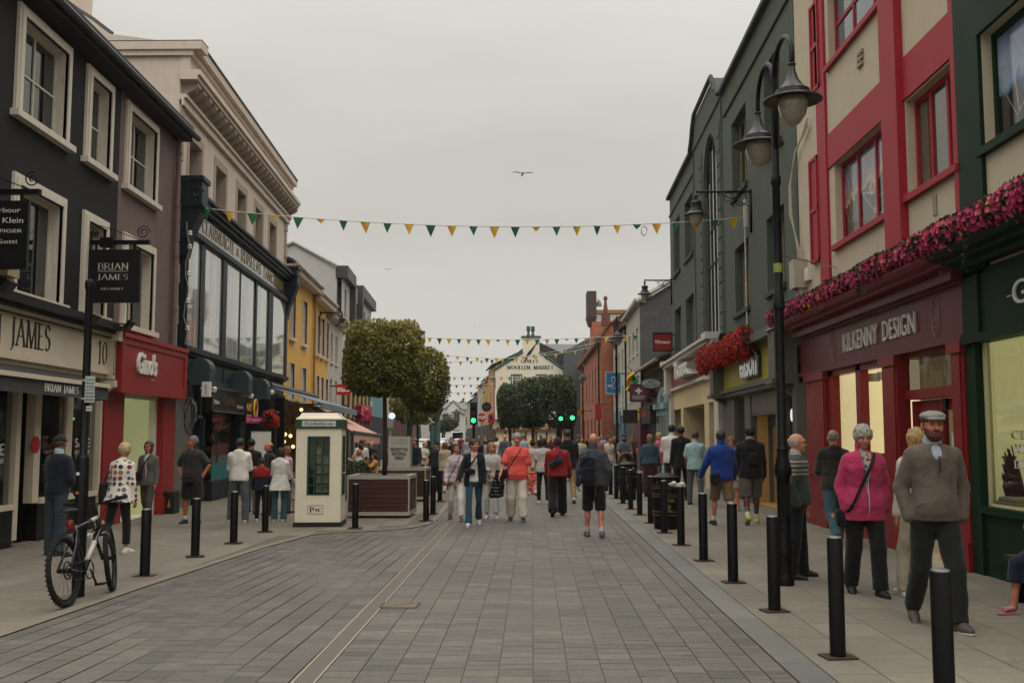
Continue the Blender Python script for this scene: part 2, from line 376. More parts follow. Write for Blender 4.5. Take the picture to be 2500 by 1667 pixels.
# implicit-surface modeller for people
class SDF:
 def __init__(s,lo,hi,h):
  s.h=h;s.ax=[np.arange(lo[i]-2*h,hi[i]+3*h,h,dtype=np.float32)for i in range(3)]
  s.D=np.full([len(a)for a in s.ax],.25,np.float32)
 def _sub(s,lo,hi):
  sl=[]
  for i in range(3):
   a=int(np.searchsorted(s.ax[i],lo[i]));b=int(np.searchsorted(s.ax[i],hi[i]))
   a=max(a,0);b=min(b,len(s.ax[i]))
   if b<=a:return None,None
   sl.append(slice(a,b))
  sl=tuple(sl)
  X=s.ax[0][sl[0]][:,None,None];Y=s.ax[1][sl[1]][None,:,None];Z=s.ax[2][sl[2]][None,None,:]
  return sl,(X,Y,Z)
 def _mix(s,sl,d,k,op):
  D=s.D[sl]
  if op=='u':
   if k>0:
    t=np.clip(.5+.5*(D-d)/k,0,1);D[...]=D*(1-t)+d*t-k*t*(1-t)
   else:np.minimum(D,d,out=D)
  elif op=='s':
   if k>0:
    t=np.clip(.5-.5*(D+d)/k,0,1);D[...]=D*(1-t)-d*t+k*t*(1-t)
   else:np.maximum(D,-d,out=D)
 def cap(s,a,b,ra,rb=None,k=.02,op='u'):
  rb=ra if rb is None else rb
  a=np.array(a,np.float32);b=np.array(b,np.float32);m=max(ra,rb)+k+2.5*s.h
  sl,P=s._sub(np.minimum(a,b)-m,np.maximum(a,b)+m)
  if sl is None:return s
  ab=b-a;q=float(ab@ab)+1e-9
  px,py,pz=P[0]-a[0],P[1]-a[1],P[2]-a[2]
  t=np.clip((px*ab[0]+py*ab[1]+pz*ab[2])/q,0,1)
  d=np.sqrt((px-t*ab[0])**2+(py-t*ab[1])**2+(pz-t*ab[2])**2)-(ra+t*(rb-ra))
  s._mix(sl,d,k,op);return s
 def ell(s,c,r,R=None,k=.02,op='u'):
  c=np.array(c,np.float32);m=max(r)+k+2.5*s.h
  sl,P=s._sub(c-m,c+m)
  if sl is None:return s
  x,y,z=P[0]-c[0],P[1]-c[1],P[2]-c[2]
  if R is not None:
   R=np.array(R)[:3,:3]
   x,y,z=(x*R[0][0]+y*R[1][0]+z*R[2][0],x*R[0][1]+y*R[1][1]+z*R[2][1],x*R[0][2]+y*R[1][2]+z*R[2][2])
  q=np.sqrt((x/r[0])**2+(y/r[1])**2+(z/r[2])**2)
  s._mix(sl,(q-1)*min(r),k,op);return s
 def loft(s,O,R,zs,a,b,cy=None,k=.02,e=2.0,op='u',lo=None,hi=None):
  """stack of ellipses along the local z of the frame (O, R)"""
  O=np.array(O,np.float32);R=np.array(R,np.float32)[:3,:3];zs=np.array(zs)
  mm=max(max(a),max(b))+k+3*s.h;p0=O+R[:,2]*zs[0];p1=O+R[:,2]*zs[-1]
  sl,P=s._sub(np.minimum(p0,p1)-mm,np.maximum(p0,p1)+mm)
  if sl is None:return s
  x,y,z=P[0]-O[0],P[1]-O[1],P[2]-O[2]
  x,y,z=(x*R[0][0]+y*R[1][0]+z*R[2][0],x*R[0][1]+y*R[1][1]+z*R[2][1],x*R[0][2]+y*R[1][2]+z*R[2][2])
  A=np.interp(z,zs,a).astype(np.float32);B=np.interp(z,zs,b).astype(np.float32)
  if cy is not None:y=y-np.interp(z,zs,cy).astype(np.float32)
  q=(np.abs(x/A)**e+np.abs(y/B)**e)**(1/e)
  d=(q-1)*np.minimum(A,B)
  d=np.maximum(d,np.maximum(zs[0]-z,z-zs[-1]))
  s._mix(sl,d,k,op);return s
 def cutf(s,fn):
  """keep only where fn < 0"""
  X=s.ax[0][:,None,None];Y=s.ax[1][None,:,None];Z=s.ax[2][None,None,:]
  np.maximum(s.D,fn(X,Y,Z),out=s.D);return s
 def mesh(s):
  D=s.D;I=D<0;n=np.array(D.shape)-1
  V8=[D[i:i+n[0],j:j+n[1],k:k+n[2]]for i in(0,1)for j in(0,1)for k in(0,1)]
  cnt=sum((v<0).astype(np.int8)for v in V8)
  act=(cnt>0)&(cnt<8);idx=np.argwhere(act)
  if len(idx)==0:return np.zeros((0,3)),np.zeros((0,4),int)
  vid=np.full(act.shape,-1,np.int64);vid[act]=np.arange(len(idx))
  c=[v[act]for v in V8];acc=np.zeros((len(idx),3));num=np.zeros(len(idx))
  cor=[(i,j,k)for i in(0,1)for j in(0,1)for k in(0,1)]
  for a in range(8):
   for b in range(a+1,8):
    if sum(abs(cor[a][q]-cor[b][q])for q in range(3))!=1:continue
    m=(c[a]<0)!=(c[b]<0)
    t=np.where(m,c[a]/(c[a]-c[b]+1e-12),0)
    for q in range(3):acc[:,q]+=np.where(m,cor[a][q]+t*(cor[b][q]-cor[a][q]),0)
    num+=m
  pos=(idx+acc/num[:,None])*s.h+np.array([a[0]for a in s.ax])
  F=[]
  for axn in range(3):
   o=[q for q in range(3)if q!=axn]
   sa=[slice(None)]*3;sb=[slice(None)]*3;sa[axn]=slice(0,-1);sb[axn]=slice(1,None)
   ch=I[tuple(sa)]!=I[tuple(sb)];up=I[tuple(sa)]
   e=np.argwhere(ch)
   ok=(e[:,o[0]]>0)&(e[:,o[1]]>0)&(e[:,o[0]]<D.shape[o[0]]-1)&(e[:,o[1]]<D.shape[o[1]]-1)
   e=e[ok]
   if len(e)==0:continue
   def g(d0,d1):
    q=e.copy();q[:,o[0]]+=d0;q[:,o[1]]+=d1;return vid[q[:,0],q[:,1],q[:,2]]
   quad=np.stack([g(-1,-1),g(0,-1),g(0,0),g(-1,0)],1)
   fl=up[e[:,0],e[:,1],e[:,2]]
   if axn==1:fl=~fl
   quad[~fl]=quad[~fl][:,::-1]
   F.append(quad)
  F=np.concatenate(F);F=F[(F>=0).all(1)]
  return pos,F
def wrinkle(V,F,amp,freq,seed,aniso=(1,1,1)):
 if amp<=0 or len(V)==0:return V
 rs=np.random.RandomState(seed)
 n=np.zeros_like(V);a=V[F[:,0]];b=V[F[:,1]];c=V[F[:,2]];fn=np.cross(b-a,c-a)
 for i in range(4):np.add.at(n,F[:,i],fn)
 n/=np.linalg.norm(n,axis=1)[:,None]+1e-9
 d=np.zeros(len(V))
 for _ in range(7):
  k=rs.normal(size=3)*freq*np.array(aniso);d+=np.sin(V@k+rs.rand()*6.28+1.5*np.sin(V@(rs.normal(size=3)*freq*.5)))
 return V+n*(d/7*amp*2.2)[:,None]
def np_obj(name,parts,mat,parent=None):
 """parts: list of (V, F); one mesh object"""
 parts=[p for p in parts if len(p[0])]
 if not parts:return None
 Vs=[];Fs=[];b=0
 for V,F in parts:Vs.append(V);Fs.append(F+b);b+=len(V)
 V=np.concatenate(Vs).astype(np.float32);F=np.concatenate(Fs).astype(np.int32)
 me=bpy.data.meshes.new(name)
 me.vertices.add(len(V));me.vertices.foreach_set('co',V.ravel())
 me.loops.add(F.size);me.loops.foreach_set('vertex_index',F.ravel())
 me.polygons.add(len(F));me.polygons.foreach_set('loop_start',np.arange(0,F.size,4,dtype=np.int32))
 me.polygons.foreach_set('loop_total',np.full(len(F),4,np.int32))
 me.update(calc_edges=True);me.shade_smooth()
 return obj_from(name,me,mat,parent)
# cloth, skin, hair materials
def cloth(col,kind='plain',col2=None,rough=.88,**kw):
 key=('C',str(col),kind,str(col2),rough,str(kw))
 if key in _M:return _M[key]
 c=lin(col);c2=lin(col2)if col2 else c
 m=bpy.data.materials.new('fabric');m.use_nodes=True
 nt=m.node_tree;n=nt.nodes;l=nt.links;b=n['Principled BSDF']
 b.inputs['Roughness'].default_value=rough;b.inputs['Specular IOR Level'].default_value=.25
 b.inputs['Sheen Weight'].default_value=.12
 t=n.new('ShaderNodeTexCoord')
 nz=n.new('ShaderNodeTexNoise');nz.inputs['Scale'].default_value=9;nz.inputs['Detail'].default_value=6;l.new(t.outputs['Object'],nz.inputs['Vector'])
 r=n.new('ShaderNodeMapRange');r.inputs['From Min'].default_value=.3;r.inputs['From Max'].default_value=.7;r.inputs['To Min'].default_value=.88;r.inputs['To Max'].default_value=1.07
 l.new(nz.outputs['Fac'],r.inputs['Value'])
 base=None
 if kind in('hstripe','chest','twotone'):
  sp=n.new('ShaderNodeSeparateXYZ');l.new(t.outputs['Object'],sp.inputs[0])
  rp=n.new('ShaderNodeValToRGB');rp.color_ramp.interpolation='CONSTANT';e=rp.color_ramp.elements
  if kind=='chest':
   e[0].position=0;e[0].color=(*c,1);e[1].position=kw['a'][0]/2;e[1].color=(*c2,1)
   for i,z in enumerate(kw['a'][1:]):
    q=e.new(z/2);q.color=(*(c if i%2==0 else c2),1)
   mm=n.new('ShaderNodeMath');mm.operation='MULTIPLY';mm.inputs[1].default_value=.5;l.new(sp.outputs['Z'],mm.inputs[0]);l.new(mm.outputs[0],rp.inputs[0])
  elif kind=='twotone':
   e[0].color=(*c2,1);e[1].position=kw['z']/2;e[1].color=(*c,1)
   mm=n.new('ShaderNodeMath');mm.operation='MULTIPLY';mm.inputs[1].default_value=.5;l.new(sp.outputs['Z'],mm.inputs[0]);l.new(mm.outputs[0],rp.inputs[0])
  else:
   e[0].color=(*c,1);e[1].position=.6;e[1].color=(*c2,1)
   mm=n.new('ShaderNodeMath');mm.operation='MULTIPLY';mm.inputs[1].default_value=kw.get('f',14);l.new(sp.outputs['Z'],mm.inputs[0])
   fr=n.new('ShaderNodeMath');fr.operation='FRACT';l.new(mm.outputs[0],fr.inputs[0]);l.new(fr.outputs[0],rp.inputs[0])
  base=rp.outputs[0]
 elif kind=='dots':
  vo=n.new('ShaderNodeTexVoronoi');vo.inputs['Scale'].default_value=11;vo.inputs['Randomness'].default_value=.25;l.new(t.outputs['Object'],vo.inputs['Vector'])
  lt=n.new('ShaderNodeMath');lt.operation='LESS_THAN';lt.inputs[1].default_value=.41;l.new(vo.outputs['Distance'],lt.inputs[0])
  rp=n.new('ShaderNodeValToRGB');rp.color_ramp.interpolation='CONSTANT';e=rp.color_ramp.elements
  cols=['#77343a','#3d4a68','#8f7048','#6a6a68','#2c3546','#8a3038','#7a6c60']
  e[0].color=(*lin(cols[0]),1);e[1].position=.15;e[1].color=(*lin(cols[1]),1)
  for i,q in enumerate(cols[2:]):
   x=e.new(.3+i*.14);x.color=(*lin(q),1)
  sc_=n.new('ShaderNodeSeparateColor');l.new(vo.outputs['Color'],sc_.inputs[0]);l.new(sc_.outputs[0],rp.inputs[0])
  mx=n.new('ShaderNodeMix');mx.data_type='RGBA';l.new(lt.outputs[0],mx.inputs[0]);mx.inputs[6].default_value=(*c,1);l.new(rp.outputs[0],mx.inputs[7]);base=mx.outputs[2]
 elif kind=='tiedye':
  n2=n.new('ShaderNodeTexNoise');n2.inputs['Scale'].default_value=kw.get('s',6);l.new(t.outputs['Object'],n2.inputs['Vector'])
  rp=n.new('ShaderNodeValToRGB');e=rp.color_ramp.elements;e[0].position=.38;e[0].color=(*c,1);e[1].position=.62;e[1].color=(*c2,1)
  q=e.new(.5);q.color=(*lin(kw.get('c3','#b0a9a0')),1)
  l.new(n2.outputs['Fac'],rp.inputs[0]);base=rp.outputs[0]
 mx=n.new('ShaderNodeMix');mx.data_type='RGBA';mx.blend_type='MULTIPLY';mx.inputs[0].default_value=1
 if base is None:mx.inputs[6].default_value=(*c,1)
 else:l.new(base,mx.inputs[6])
 l.new(r.outputs[0],mx.inputs[7]);l.new(mx.outputs[2],b.inputs['Base Color'])
 n3=n.new('ShaderNodeTexNoise');n3.inputs['Scale'].default_value=260 if kind!='knit' else 120;l.new(t.outputs['Object'],n3.inputs['Vector'])
 n4=n.new('ShaderNodeTexNoise');n4.inputs['Scale'].default_value=14;n4.inputs['Detail'].default_value=3;n4.inputs['Distortion'].default_value=.8;l.new(t.outputs['Object'],n4.inputs['Vector'])
 ad=n.new('ShaderNodeMath');ad.operation='MULTIPLY_ADD';ad.inputs[1].default_value=.12;l.new(n3.outputs['Fac'],ad.inputs[0]);l.new(n4.outputs['Fac'],ad.inputs[2])
 bp=n.new('ShaderNodeBump');bp.inputs['Strength'].default_value=.6;bp.inputs['Distance'].default_value=.02
 l.new(ad.outputs[0],bp.inputs['Height']);l.new(bp.outputs[0],b.inputs['Normal'])
 _M[key]=m;return m
def skin_mat(col='#b98468'):
 key=('S',col)
 if key in _M:return _M[key]
 m=bpy.data.materials.new('skin');m.use_nodes=True;nt=m.node_tree;n=nt.nodes;l=nt.links;b=n['Principled BSDF']
 c=lin(col);t=n.new('ShaderNodeTexCoord');nz=n.new('ShaderNodeTexNoise');nz.inputs['Scale'].default_value=16;nz.inputs['Detail'].default_value=4;l.new(t.outputs['Object'],nz.inputs['Vector'])
 rp=n.new('ShaderNodeValToRGB');e=rp.color_ramp.elements;e[0].position=.35;e[0].color=(c[0]*.92,c[1]*.72,c[2]*.68,1);e[1].position=.65;e[1].color=(min(1,c[0]*1.05),c[1]*1.04,c[2],1)
 l.new(nz.outputs['Fac'],rp.inputs[0]);l.new(rp.outputs[0],b.inputs['Base Color']);b.inputs['Roughness'].default_value=.5
 b.inputs['Subsurface Weight'].default_value=.08;b.inputs['Subsurface Radius'].default_value=(.02,.008,.004);b.inputs['Subsurface Scale'].default_value=.3
 _M[key]=m;return m
def hair_mat(col):
 key=('H',col)
 if key in _M:return _M[key]
 m=bpy.data.materials.new('hair');m.use_nodes=True;nt=m.node_tree;n=nt.nodes;l=nt.links;b=n['Principled BSDF']
 c=lin(col);t=n.new('ShaderNodeTexCoord');mp=n.new('ShaderNodeMapping');mp.inputs['Scale'].default_value=(120,120,18);l.new(t.outputs['Object'],mp.inputs[0])
 nz=n.new('ShaderNodeTexNoise');nz.inputs['Scale'].default_value=1;nz.inputs['Detail'].default_value=4;l.new(mp.outputs[0],nz.inputs['Vector'])
 rp=n.new('ShaderNodeValToRGB');e=rp.color_ramp.elements;e[0].position=.3;e[0].color=(*[x*.7 for x in c],1);e[1].position=.7;e[1].color=(*[min(1,x*1.2)for x in c],1)
 l.new(nz.outputs['Fac'],rp.inputs[0]);l.new(rp.outputs[0],b.inputs['Base Color']);b.inputs['Roughness'].default_value=.55
 bp=n.new('ShaderNodeBump');bp.inputs['Strength'].default_value=.8;bp.inputs['Distance'].default_value=.01;l.new(nz.outputs['Fac'],bp.inputs['Height']);l.new(bp.outputs[0],b.inputs['Normal'])
 _M[key]=m;return m
def rotm(ax,deg):return Matrix.Rotation(math.radians(deg),3,ax)
def vec(a):return np.array(a,np.float64)
TZ=[-.12,-.06,.0,.09,.18,.28,.38,.45,.50,.54,.565]
TA={'m':[.10,.155,.168,.160,.150,.158,.174,.170,.132,.088,.064],'f':[.10,.160,.176,.160,.132,.140,.153,.150,.122,.082,.056]}
TB={'m':[.08,.11,.12,.112,.105,.112,.12,.115,.095,.075,.06],'f':[.08,.115,.125,.108,.094,.104,.118,.108,.088,.068,.054]}
ARM={'hang':(4,8,14,4),'swingf':(22,8,42,2),'swingb':(-22,9,-4,6),'pocket':(-12,16,18,-8),'pocketw':(-12,30,20,-22),'front':(18,8,92,-32),'phone':(30,10,115,-20),'bag':(6,14,24,4),'out':(14,22,30,16),'push':(30,10,55,-6),'back':(-25,12,-18,-14),'up':(60,30,150,-10),'eat':(50,14,140,-28),'lean':(45,12,60,0)}
LEG={'stand':((2,3,0,0),(-1,3,-3,0)),'wide':((4,8,2,0),(-3,8,-6,0)),'walk':((20,2,6,-4),(-10,2,-34,30)),'walk2':((-12,2,-38,34),(18,2,8,-2)),'step':((12,2,4,0),(-6,2,-20,12)),'kick':((-14,3,-66,60),(8,2,0,0)),'sit':((80,6,0,0),(76,6,-6,0))}
PEOPLE=[]
def person(label,px,feet,head,face=0.0,sex='m',build=1.0,belly=0.0,skin='#b98468',hair=('short','#2a2019'),top=None,bottom=None,shoes='#1a1a1a',arms=('hang','hang'),legs='stand',lean=2.0,hyaw=0.0,hpitch=0.0,extras=(),group=None,h=None,seed=None,sole=None,cat='person',Y=None,z0=0.0,beard=None,glasses=False,hat=None,hatcol='#222',lod=None,socks=None):
 """face: heading in degrees, 0 looks at the camera, 180 away, 90 to the right of the picture.
    feet/head: picture rows of the ground contact and of the top of the head"""
 sd=seed if seed is not None else int(px*7+feet)
 px-=(1250-px)*(feet-head)/53760
 if Y is None:g=ground(px,feet,z0)
 else:
  g=aty(px,feet,Y);g.z=z0
 hp=aty(px,head,g.y);H=max(.6,hp.z-z0);H=h or H;sc=H/1.75
 near=g.y
 if lod is None:lod=.0105 if near<13.5 else .0135 if near<23 else .019 if near<36 else .027
 hh=lod/sc
 B=build
 ta=[a*B for a in TA[sex]];tb=[b*(B*.7+.3)for b in TB[sex]]
 O=vec((0,0,.93));RT=np.array(rotm('X',lean))
 Rt4=RT
 sw=(.172 if sex=='m' else .148)*(B*.5+.5)
 lw=.84 if(bottom and bottom.get('kind','trousers')=='trousers')else 1.0
 def tp(x,y,z):return O+RT@vec((x,y,z))
 lg=LEG[legs]if isinstance(legs,str)else legs
 J={}
 for si,(f_,ab,f2,fp)in((1,lg[0]),(-1,lg[1])):
  r=math.radians
  hip=vec((si*.088*(B*.6+.4),0,.90))
  d1=vec((si*math.sin(r(ab)),-math.sin(r(f_))*math.cos(r(ab)),-math.cos(r(f_))*math.cos(r(ab))))
  knee=hip+d1*.43
  d2=vec((si*math.sin(r(ab*.3)),-math.sin(r(f2)),-math.cos(r(f2))))
  ank=knee+d2*.405
  fd=vec((si*.12,-math.cos(r(fp)),-math.sin(r(fp))));fd/=np.linalg.norm(fd)
  J[si]=(hip,knee,ank,fd)
 low=min(min((J[s][2]-vec((0,0,.075)))[2],(J[s][2]+J[s][3]*.16)[2]-.045)for s in(1,-1))
 ofs=vec((0,0,-low))
 O=O+ofs
 for s in(1,-1):J[s]=(J[s][0]+ofs,J[s][1]+ofs,J[s][2]+ofs,J[s][3])
 am=[ARM[a]if isinstance(a,str)else a for a in arms]
 A={}
 for si,(f_,ab,f2,ab2)in((1,am[0]),(-1,am[1])):
  r=math.radians
  sh=tp(si*sw,.0,.452)
  d1=RT@vec((si*math.sin(r(ab)),-math.sin(r(f_))*math.cos(r(ab)),-math.cos(r(f_))*math.cos(r(ab))))
  el=sh+d1*.275
  d2=vec((si*math.sin(r(ab2)),-math.sin(r(f2))*math.cos(r(ab2)),-math.cos(r(f2))*math.cos(r(ab2))))
  wr=el+d2*.245
  A[si]=(sh,el,wr,d2)
 RH=RT@np.array(rotm('Z',hyaw))@np.array(rotm('X',hpitch))
 RH=np.array(rotm('Z',hyaw))@np.array(rotm('X',lean*.3+hpitch))
 nb=tp(0,.012,.55);hc=tp(0,-.012,.70)
 def hl(x,y,z):return hc+RH@vec((x,y,z))
 root=thing('person',label,cat,(g.x,g.y,z0),math.radians(face),group)
 root.scale=(sc,sc,sc)
 allp=[J[s][i]for s in(1,-1)for i in range(3)]+[A[s][i]for s in(1,-1)for i in range(3)]+[hc]
 allp+=[J[s][2]+J[s][3]*.2 for s in(1,-1)]
 lo=np.min(allp,axis=0)-.2;hi=np.max(allp,axis=0)+.2
 lo[2]=-.02
 hi[2]=hc[2]+.15
 bd=SDF(lo,vec((hi[0],hi[1],nb[2]+.06)),hh)
 bd.loft(O,RT,TZ,[a*.93 for a in ta],[b*.93 for b in tb],k=.01)
 al=(B*.4+.6)
 for s in(1,-1):
  sh,el,wr,d2=A[s]
  bd.cap(sh,el,.046*al,.040*al,.04).cap(el,wr,.040*al,.027*al,.02)
  hip,kn,an,fd=J[s]
  bd.cap(hip,kn,.082*al*lw,.056*al*lw,.04).cap(kn,an,.052*al*lw,.034,.02)
  mid=kn+(an-kn)*.3+vec((0,.014,0));bd.ell(mid,(.05*al*lw,.055*al*lw,.11),k=.02)
  bd.cap(nb-vec((0,0,.03)),sh+vec((-s*.03,0,.0)),.04,.036,.02)
  dn0=np.cross(np.cross(fd,vec((0,0,-1))),fd);dn0/=np.linalg.norm(dn0)
  if dn0[2]>0:dn0=-dn0
  bd.cap(an+dn0*.02,an+fd*.10+dn0*.045,.030,.020,.015)
 bd.cap(nb-vec((0,0,.03)),hl(0,.02,-.06),.062 if sex=='m' else .052,.055 if sex=='m' else .047,.02)
 parts=[bd.mesh()]
 hh2=hh*(.6 if near<30 else .8)
 hd=SDF(hc-.17,hc+.15,hh2)
 hd.ell(hl(0,.012,.022),(.077,.096,.092),RH,0.0).ell(hl(0,-.024,-.028),(.063,.070,.086),RH,.02)
 hd.ell(hl(0,-.058,-.088),(.034,.032,.026),RH,.02)
 hd.cap(hl(0,-.09,.012),hl(0,-.113,-.026),.008,.0145,.012)
 hd.ell(hl(0,-.082,.032),(.05,.014,.012),RH,.02)
 for s in(1,-1):
  hd.ell(hl(s*.08,.012,-.012),(.010,.020,.033),RH,.006)
  hd.ell(hl(s*.031,-.104,.008),(.019,.016,.012),RH,.012,'s')
  hd.ell(hl(s*.036,-.076,-.03),(.022,.018,.02),RH,.02)
 hd.ell(hl(0,-.094,-.055),(.025,.010,.010),RH,.008)
 hd.cap(hl(0,.02,-.05),nb-vec((0,0,.02)),.055 if sex=='m' else .047,.060 if sex=='m' else .052,.02)
 parts.append(hd.mesh())
 for s in(1,-1):
  an_=arms[0]if s==1 else arms[1]
  if isinstance(an_,str)and an_.startswith('pocket'):continue
  sh,el,wr,d2=A[s]
  if near>34:
   hs_=SDF(wr-.14,wr+.14,hh);hs_.cap(wr,wr+d2*.12,.03,.024);parts.append(hs_.mesh());continue
  inw=vec((-s,0,0));pn=inw-d2*(inw@d2);pn/=np.linalg.norm(pn)+1e-9
  sd_=np.cross(d2,pn);sd_/=np.linalg.norm(sd_)
  if sd_[1]>0:sd_=-sd_
  hg=SDF(wr-.2,wr+.2,min(hh*.62,.0085))
  R3=np.stack([sd_,pn,d2],1)
  hg.cap(wr-d2*.02,wr+d2*.02,.026,.026,0).ell(wr+d2*.055,(.040,.016,.052),R3,.012)
  curl=28 if an_ in('hang','swingf','swingb','out')else 55
  for i,(off,ln)in enumerate(((.029,.072),(.010,.080),(-.009,.075),(-.027,.060))):
   p=wr+d2*.092+sd_*off;dd=d2
   for seg,fr in enumerate((.45,.32,.23)):
    a=math.radians(curl*(.5+.5*seg)+i*4)
    v=d2*math.cos(a)+pn*math.sin(a);q=p+v*ln*fr
    hg.cap(p,q,.0098-.0008*seg,.0092-.0008*seg,.003);p=q
  p=wr+d2*.03+sd_*.030;q=p+(d2*.6+sd_*.65+pn*.35)*.035;r_=q+(d2*.9+pn*.4+sd_*.1)*.032
  hg.cap(p,q,.014,.0105,.006).cap(q,r_,.0105,.0085,.003)
  parts.append(hg.mesh())
 sk=skin_mat(skin)
 body=np_obj('body',parts,sk,root)
 if near<30:
  for s in(1,-1):
   ef=SDF(hl(s*.031,-.09,.008)-.03,hl(s*.031,-.09,.008)+.03,min(hh2,.006));ef.ell(hl(s*.031,-.0905,.008),(.0135,.008,.0055),RH,0)
   np_obj('eye',[ef.mesh()],M('#17120f',.25,0,bump=0),body)
   ef=SDF(hl(s*.03,-.09,.028)-.04,hl(s*.03,-.09,.028)+.04,min(hh2,.006));ef.cap(hl(s*.014,-.0975,.026),hl(s*.046,-.086,.028),.0052,.004,0)
   np_obj('eyebrow',[ef.mesh()],hair_mat(hair[1]if hair[0]!='none' else '#4a3a30'),body)
  ef=SDF(hl(0,-.09,-.056)-.04,hl(0,-.09,-.056)+.04,min(hh2,.006))
  ef.cap(hl(-.019,-.0985,-.056),hl(.019,-.0985,-.056),.0062,.0062,0)
  np_obj('lips',[ef.mesh()],M('#7d4238',.5,0,bump=0),body)
 if glasses and near<30:
  g_=MB()
  for s in(1,-1):
   c=hl(s*.033,-.112,.004)
   pts=[c+RH@vec((.026*math.cos(t),0,.019*math.sin(t)))for t in np.linspace(0,2*PI,13)]
   g_.tube([Vector(p)for p in pts],.0028,6)
   g_.tube([Vector(hl(s*.058,-.11,.006)),Vector(hl(s*.084,.0,.006))],.0028,5)
  g_.tube([Vector(hl(-.008,-.113,.006)),Vector(hl(.008,-.113,.006))],.0026,5)
  g_.build('glasses',M('#141210',.3,0,bump=0),body,world=False,smooth='all')
 if beard and near<40:
  ef=SDF(hc-.17,hc+.15,hh2)
  ef.ell(hl(0,-.046,-.078),(.062,.06,.052),RH,.0).ell(hl(0,-.02,-.04),(.071,.062,.06),RH,.02)
  ef.ell(hl(0,-.10,-.04),(.03,.014,.009),RH,.008)
  ef.ell(hl(0,-.105,.012),(.055,.05,.050),RH,.004,'s');ef.ell(hl(0,-.112,-.0585),(.018,.016,.0065),RH,.002,'s')
  ef.cutf(lambda X,Y_,Z:(Y_-hc[1])*(-RH[1][1])*-1-.012)
  V,F=ef.mesh();np_obj('beard',[(wrinkle(V,F,.004,260,sd),F)],hair_mat(beard),body)
 hs_,hcol=hair
 if hs_!='none':
  hg=SDF(hc-vec((.2,.2,.42)),hc+vec((.2,.2,.22)),hh2)
  def loc(X,Y_,Z):
   x,y,z=X-hc[0],Y_-hc[1],Z-hc[2]
   return(x*RH[0][0]+y*RH[1][0]+z*RH[2][0],x*RH[0][1]+y*RH[1][1]+z*RH[2][1],x*RH[0][2]+y*RH[1][2]+z*RH[2][2])
  th={'short':.010,'crop':.005,'ring':.006,'long':.014,'bob':.015,'bun':.012,'fluffy':.019,'tuft':.02}[hs_]
  hg.ell(hl(0,.014,.026),(.077+th,.096+th,.092+th),RH,0)
  def keep(X,Y_,Z):
   x,y,z=loc(X,Y_,Z)
   t0={'ring':-.02,'long':-.055,'bob':-.065,'fluffy':-.03,'tuft':-.02}.get(hs_,-.012)
   d=-(y*.643+z*.766-t0)
   if hs_ in('long','bob'):d=np.maximum(-(y+.03+np.maximum(0,z-.02)*1.2),-(z+.2))if hs_=='long' else np.maximum(-(y+.034+np.maximum(0,z-.02)*1.2),-(z+.11))
   if hs_=='ring':d=np.maximum(d,z-.045);d=np.maximum(d,-(y+.0))
   return d
  if hs_=='bob':
   hg.loft(hc,RH,[-.10,-.06,0,.04],[.074,.084,.087,.086],[.07,.09,.098,.10],cy=[.02,.015,.012,.01],k=.02)
  if hs_=='long':
   hg.loft(hc,RH,[-.06,0,.04],[.084,.089,.087],[.08,.10,.10],cy=[.03,.015,.01],k=.02)
  hg.cutf(keep)
  if hs_=='long':
   hg.loft(hc,RH,[-.27,-.2,-.1,0],[.06,.088,.095,.085],[.02,.03,.045,.06],cy=[.07,.062,.05,.04],k=.03)
  if hs_=='bun':hg.ell(hl(0,.06,.13),(.045,.045,.04),RH,.01)
  if hs_=='tuft':hg.ell(hl(0,-.03,.105),(.055,.05,.03),RH,.02)
  V,F=hg.mesh();np_obj('hair',[(wrinkle(V,F,{'fluffy':.007,'bob':.006,'long':.007}.get(hs_,.004),75,sd,(1.5,1.5,.5)),F)],hair_mat(hcol),body)
 if hat:
  hg=SDF(hc-.25,hc+.25,hh2)
  if hat=='cap':
   hg.ell(hl(0,.01,.035),(.092,.108,.098),RH,0);hg.cutf(lambda X,Y_,Z:-(((Z-hc[2])*RH[2][2]+(Y_-hc[1])*RH[1][2])-.038))
   hg.ell(hl(0,-.125,.045),(.062,.065,.010),RH,.006)
  elif hat=='flat':
   hg.ell(hl(0,-.008,.075),(.098,.122,.044),RH,0).ell(hl(0,-.108,.050),(.068,.045,.010),RH,.012)
  else:
   hg.ell(hl(0,.016,.036),(.09,.108,.102),RH,0);hg.cutf(lambda X,Y_,Z:-(((Z-hc[2])*RH[2][2]+(Y_-hc[1])*RH[1][2])+.0))
   hg.loft(hc,RH,[-.005,.03],[.092,.092],[.108,.108],cy=[.016,.016],k=.006)
  V,F=hg.mesh();np_obj('hat',[(wrinkle(V,F,.002,60,sd),F)],cloth(hatcol),body)
 def torso(sdf,off,hem,e=2.08,up=.545,k=.01,flare=0.0):
  zs=[z for z in TZ if z>hem];zs=[hem]+zs
  za=np.interp(zs,TZ,ta)+off;zb=np.interp(zs,TZ,tb)+off
  cy=[0.0]*len(zs)
  for i,z in enumerate(zs):
   bl=belly*math.exp(-((z-.08)/.16)**2);zb[i]+=bl*.6;cy[i]=-bl*.45
   if sex=='f':bu=.024*math.exp(-((z-.34)/.07)**2);zb[i]+=bu*.5;cy[i]-=bu*.5
   if z<.02:za[i]=max(za[i],ta[2]+off*.9+flare*(-z+.02));zb[i]=max(zb[i],tb[2]+off*.9+flare*(-z+.02))
   if z>up:za[i]=zb[i]=.012
  sdf.loft(O,RT,zs,list(za),list(zb),cy,k=k,e=e)
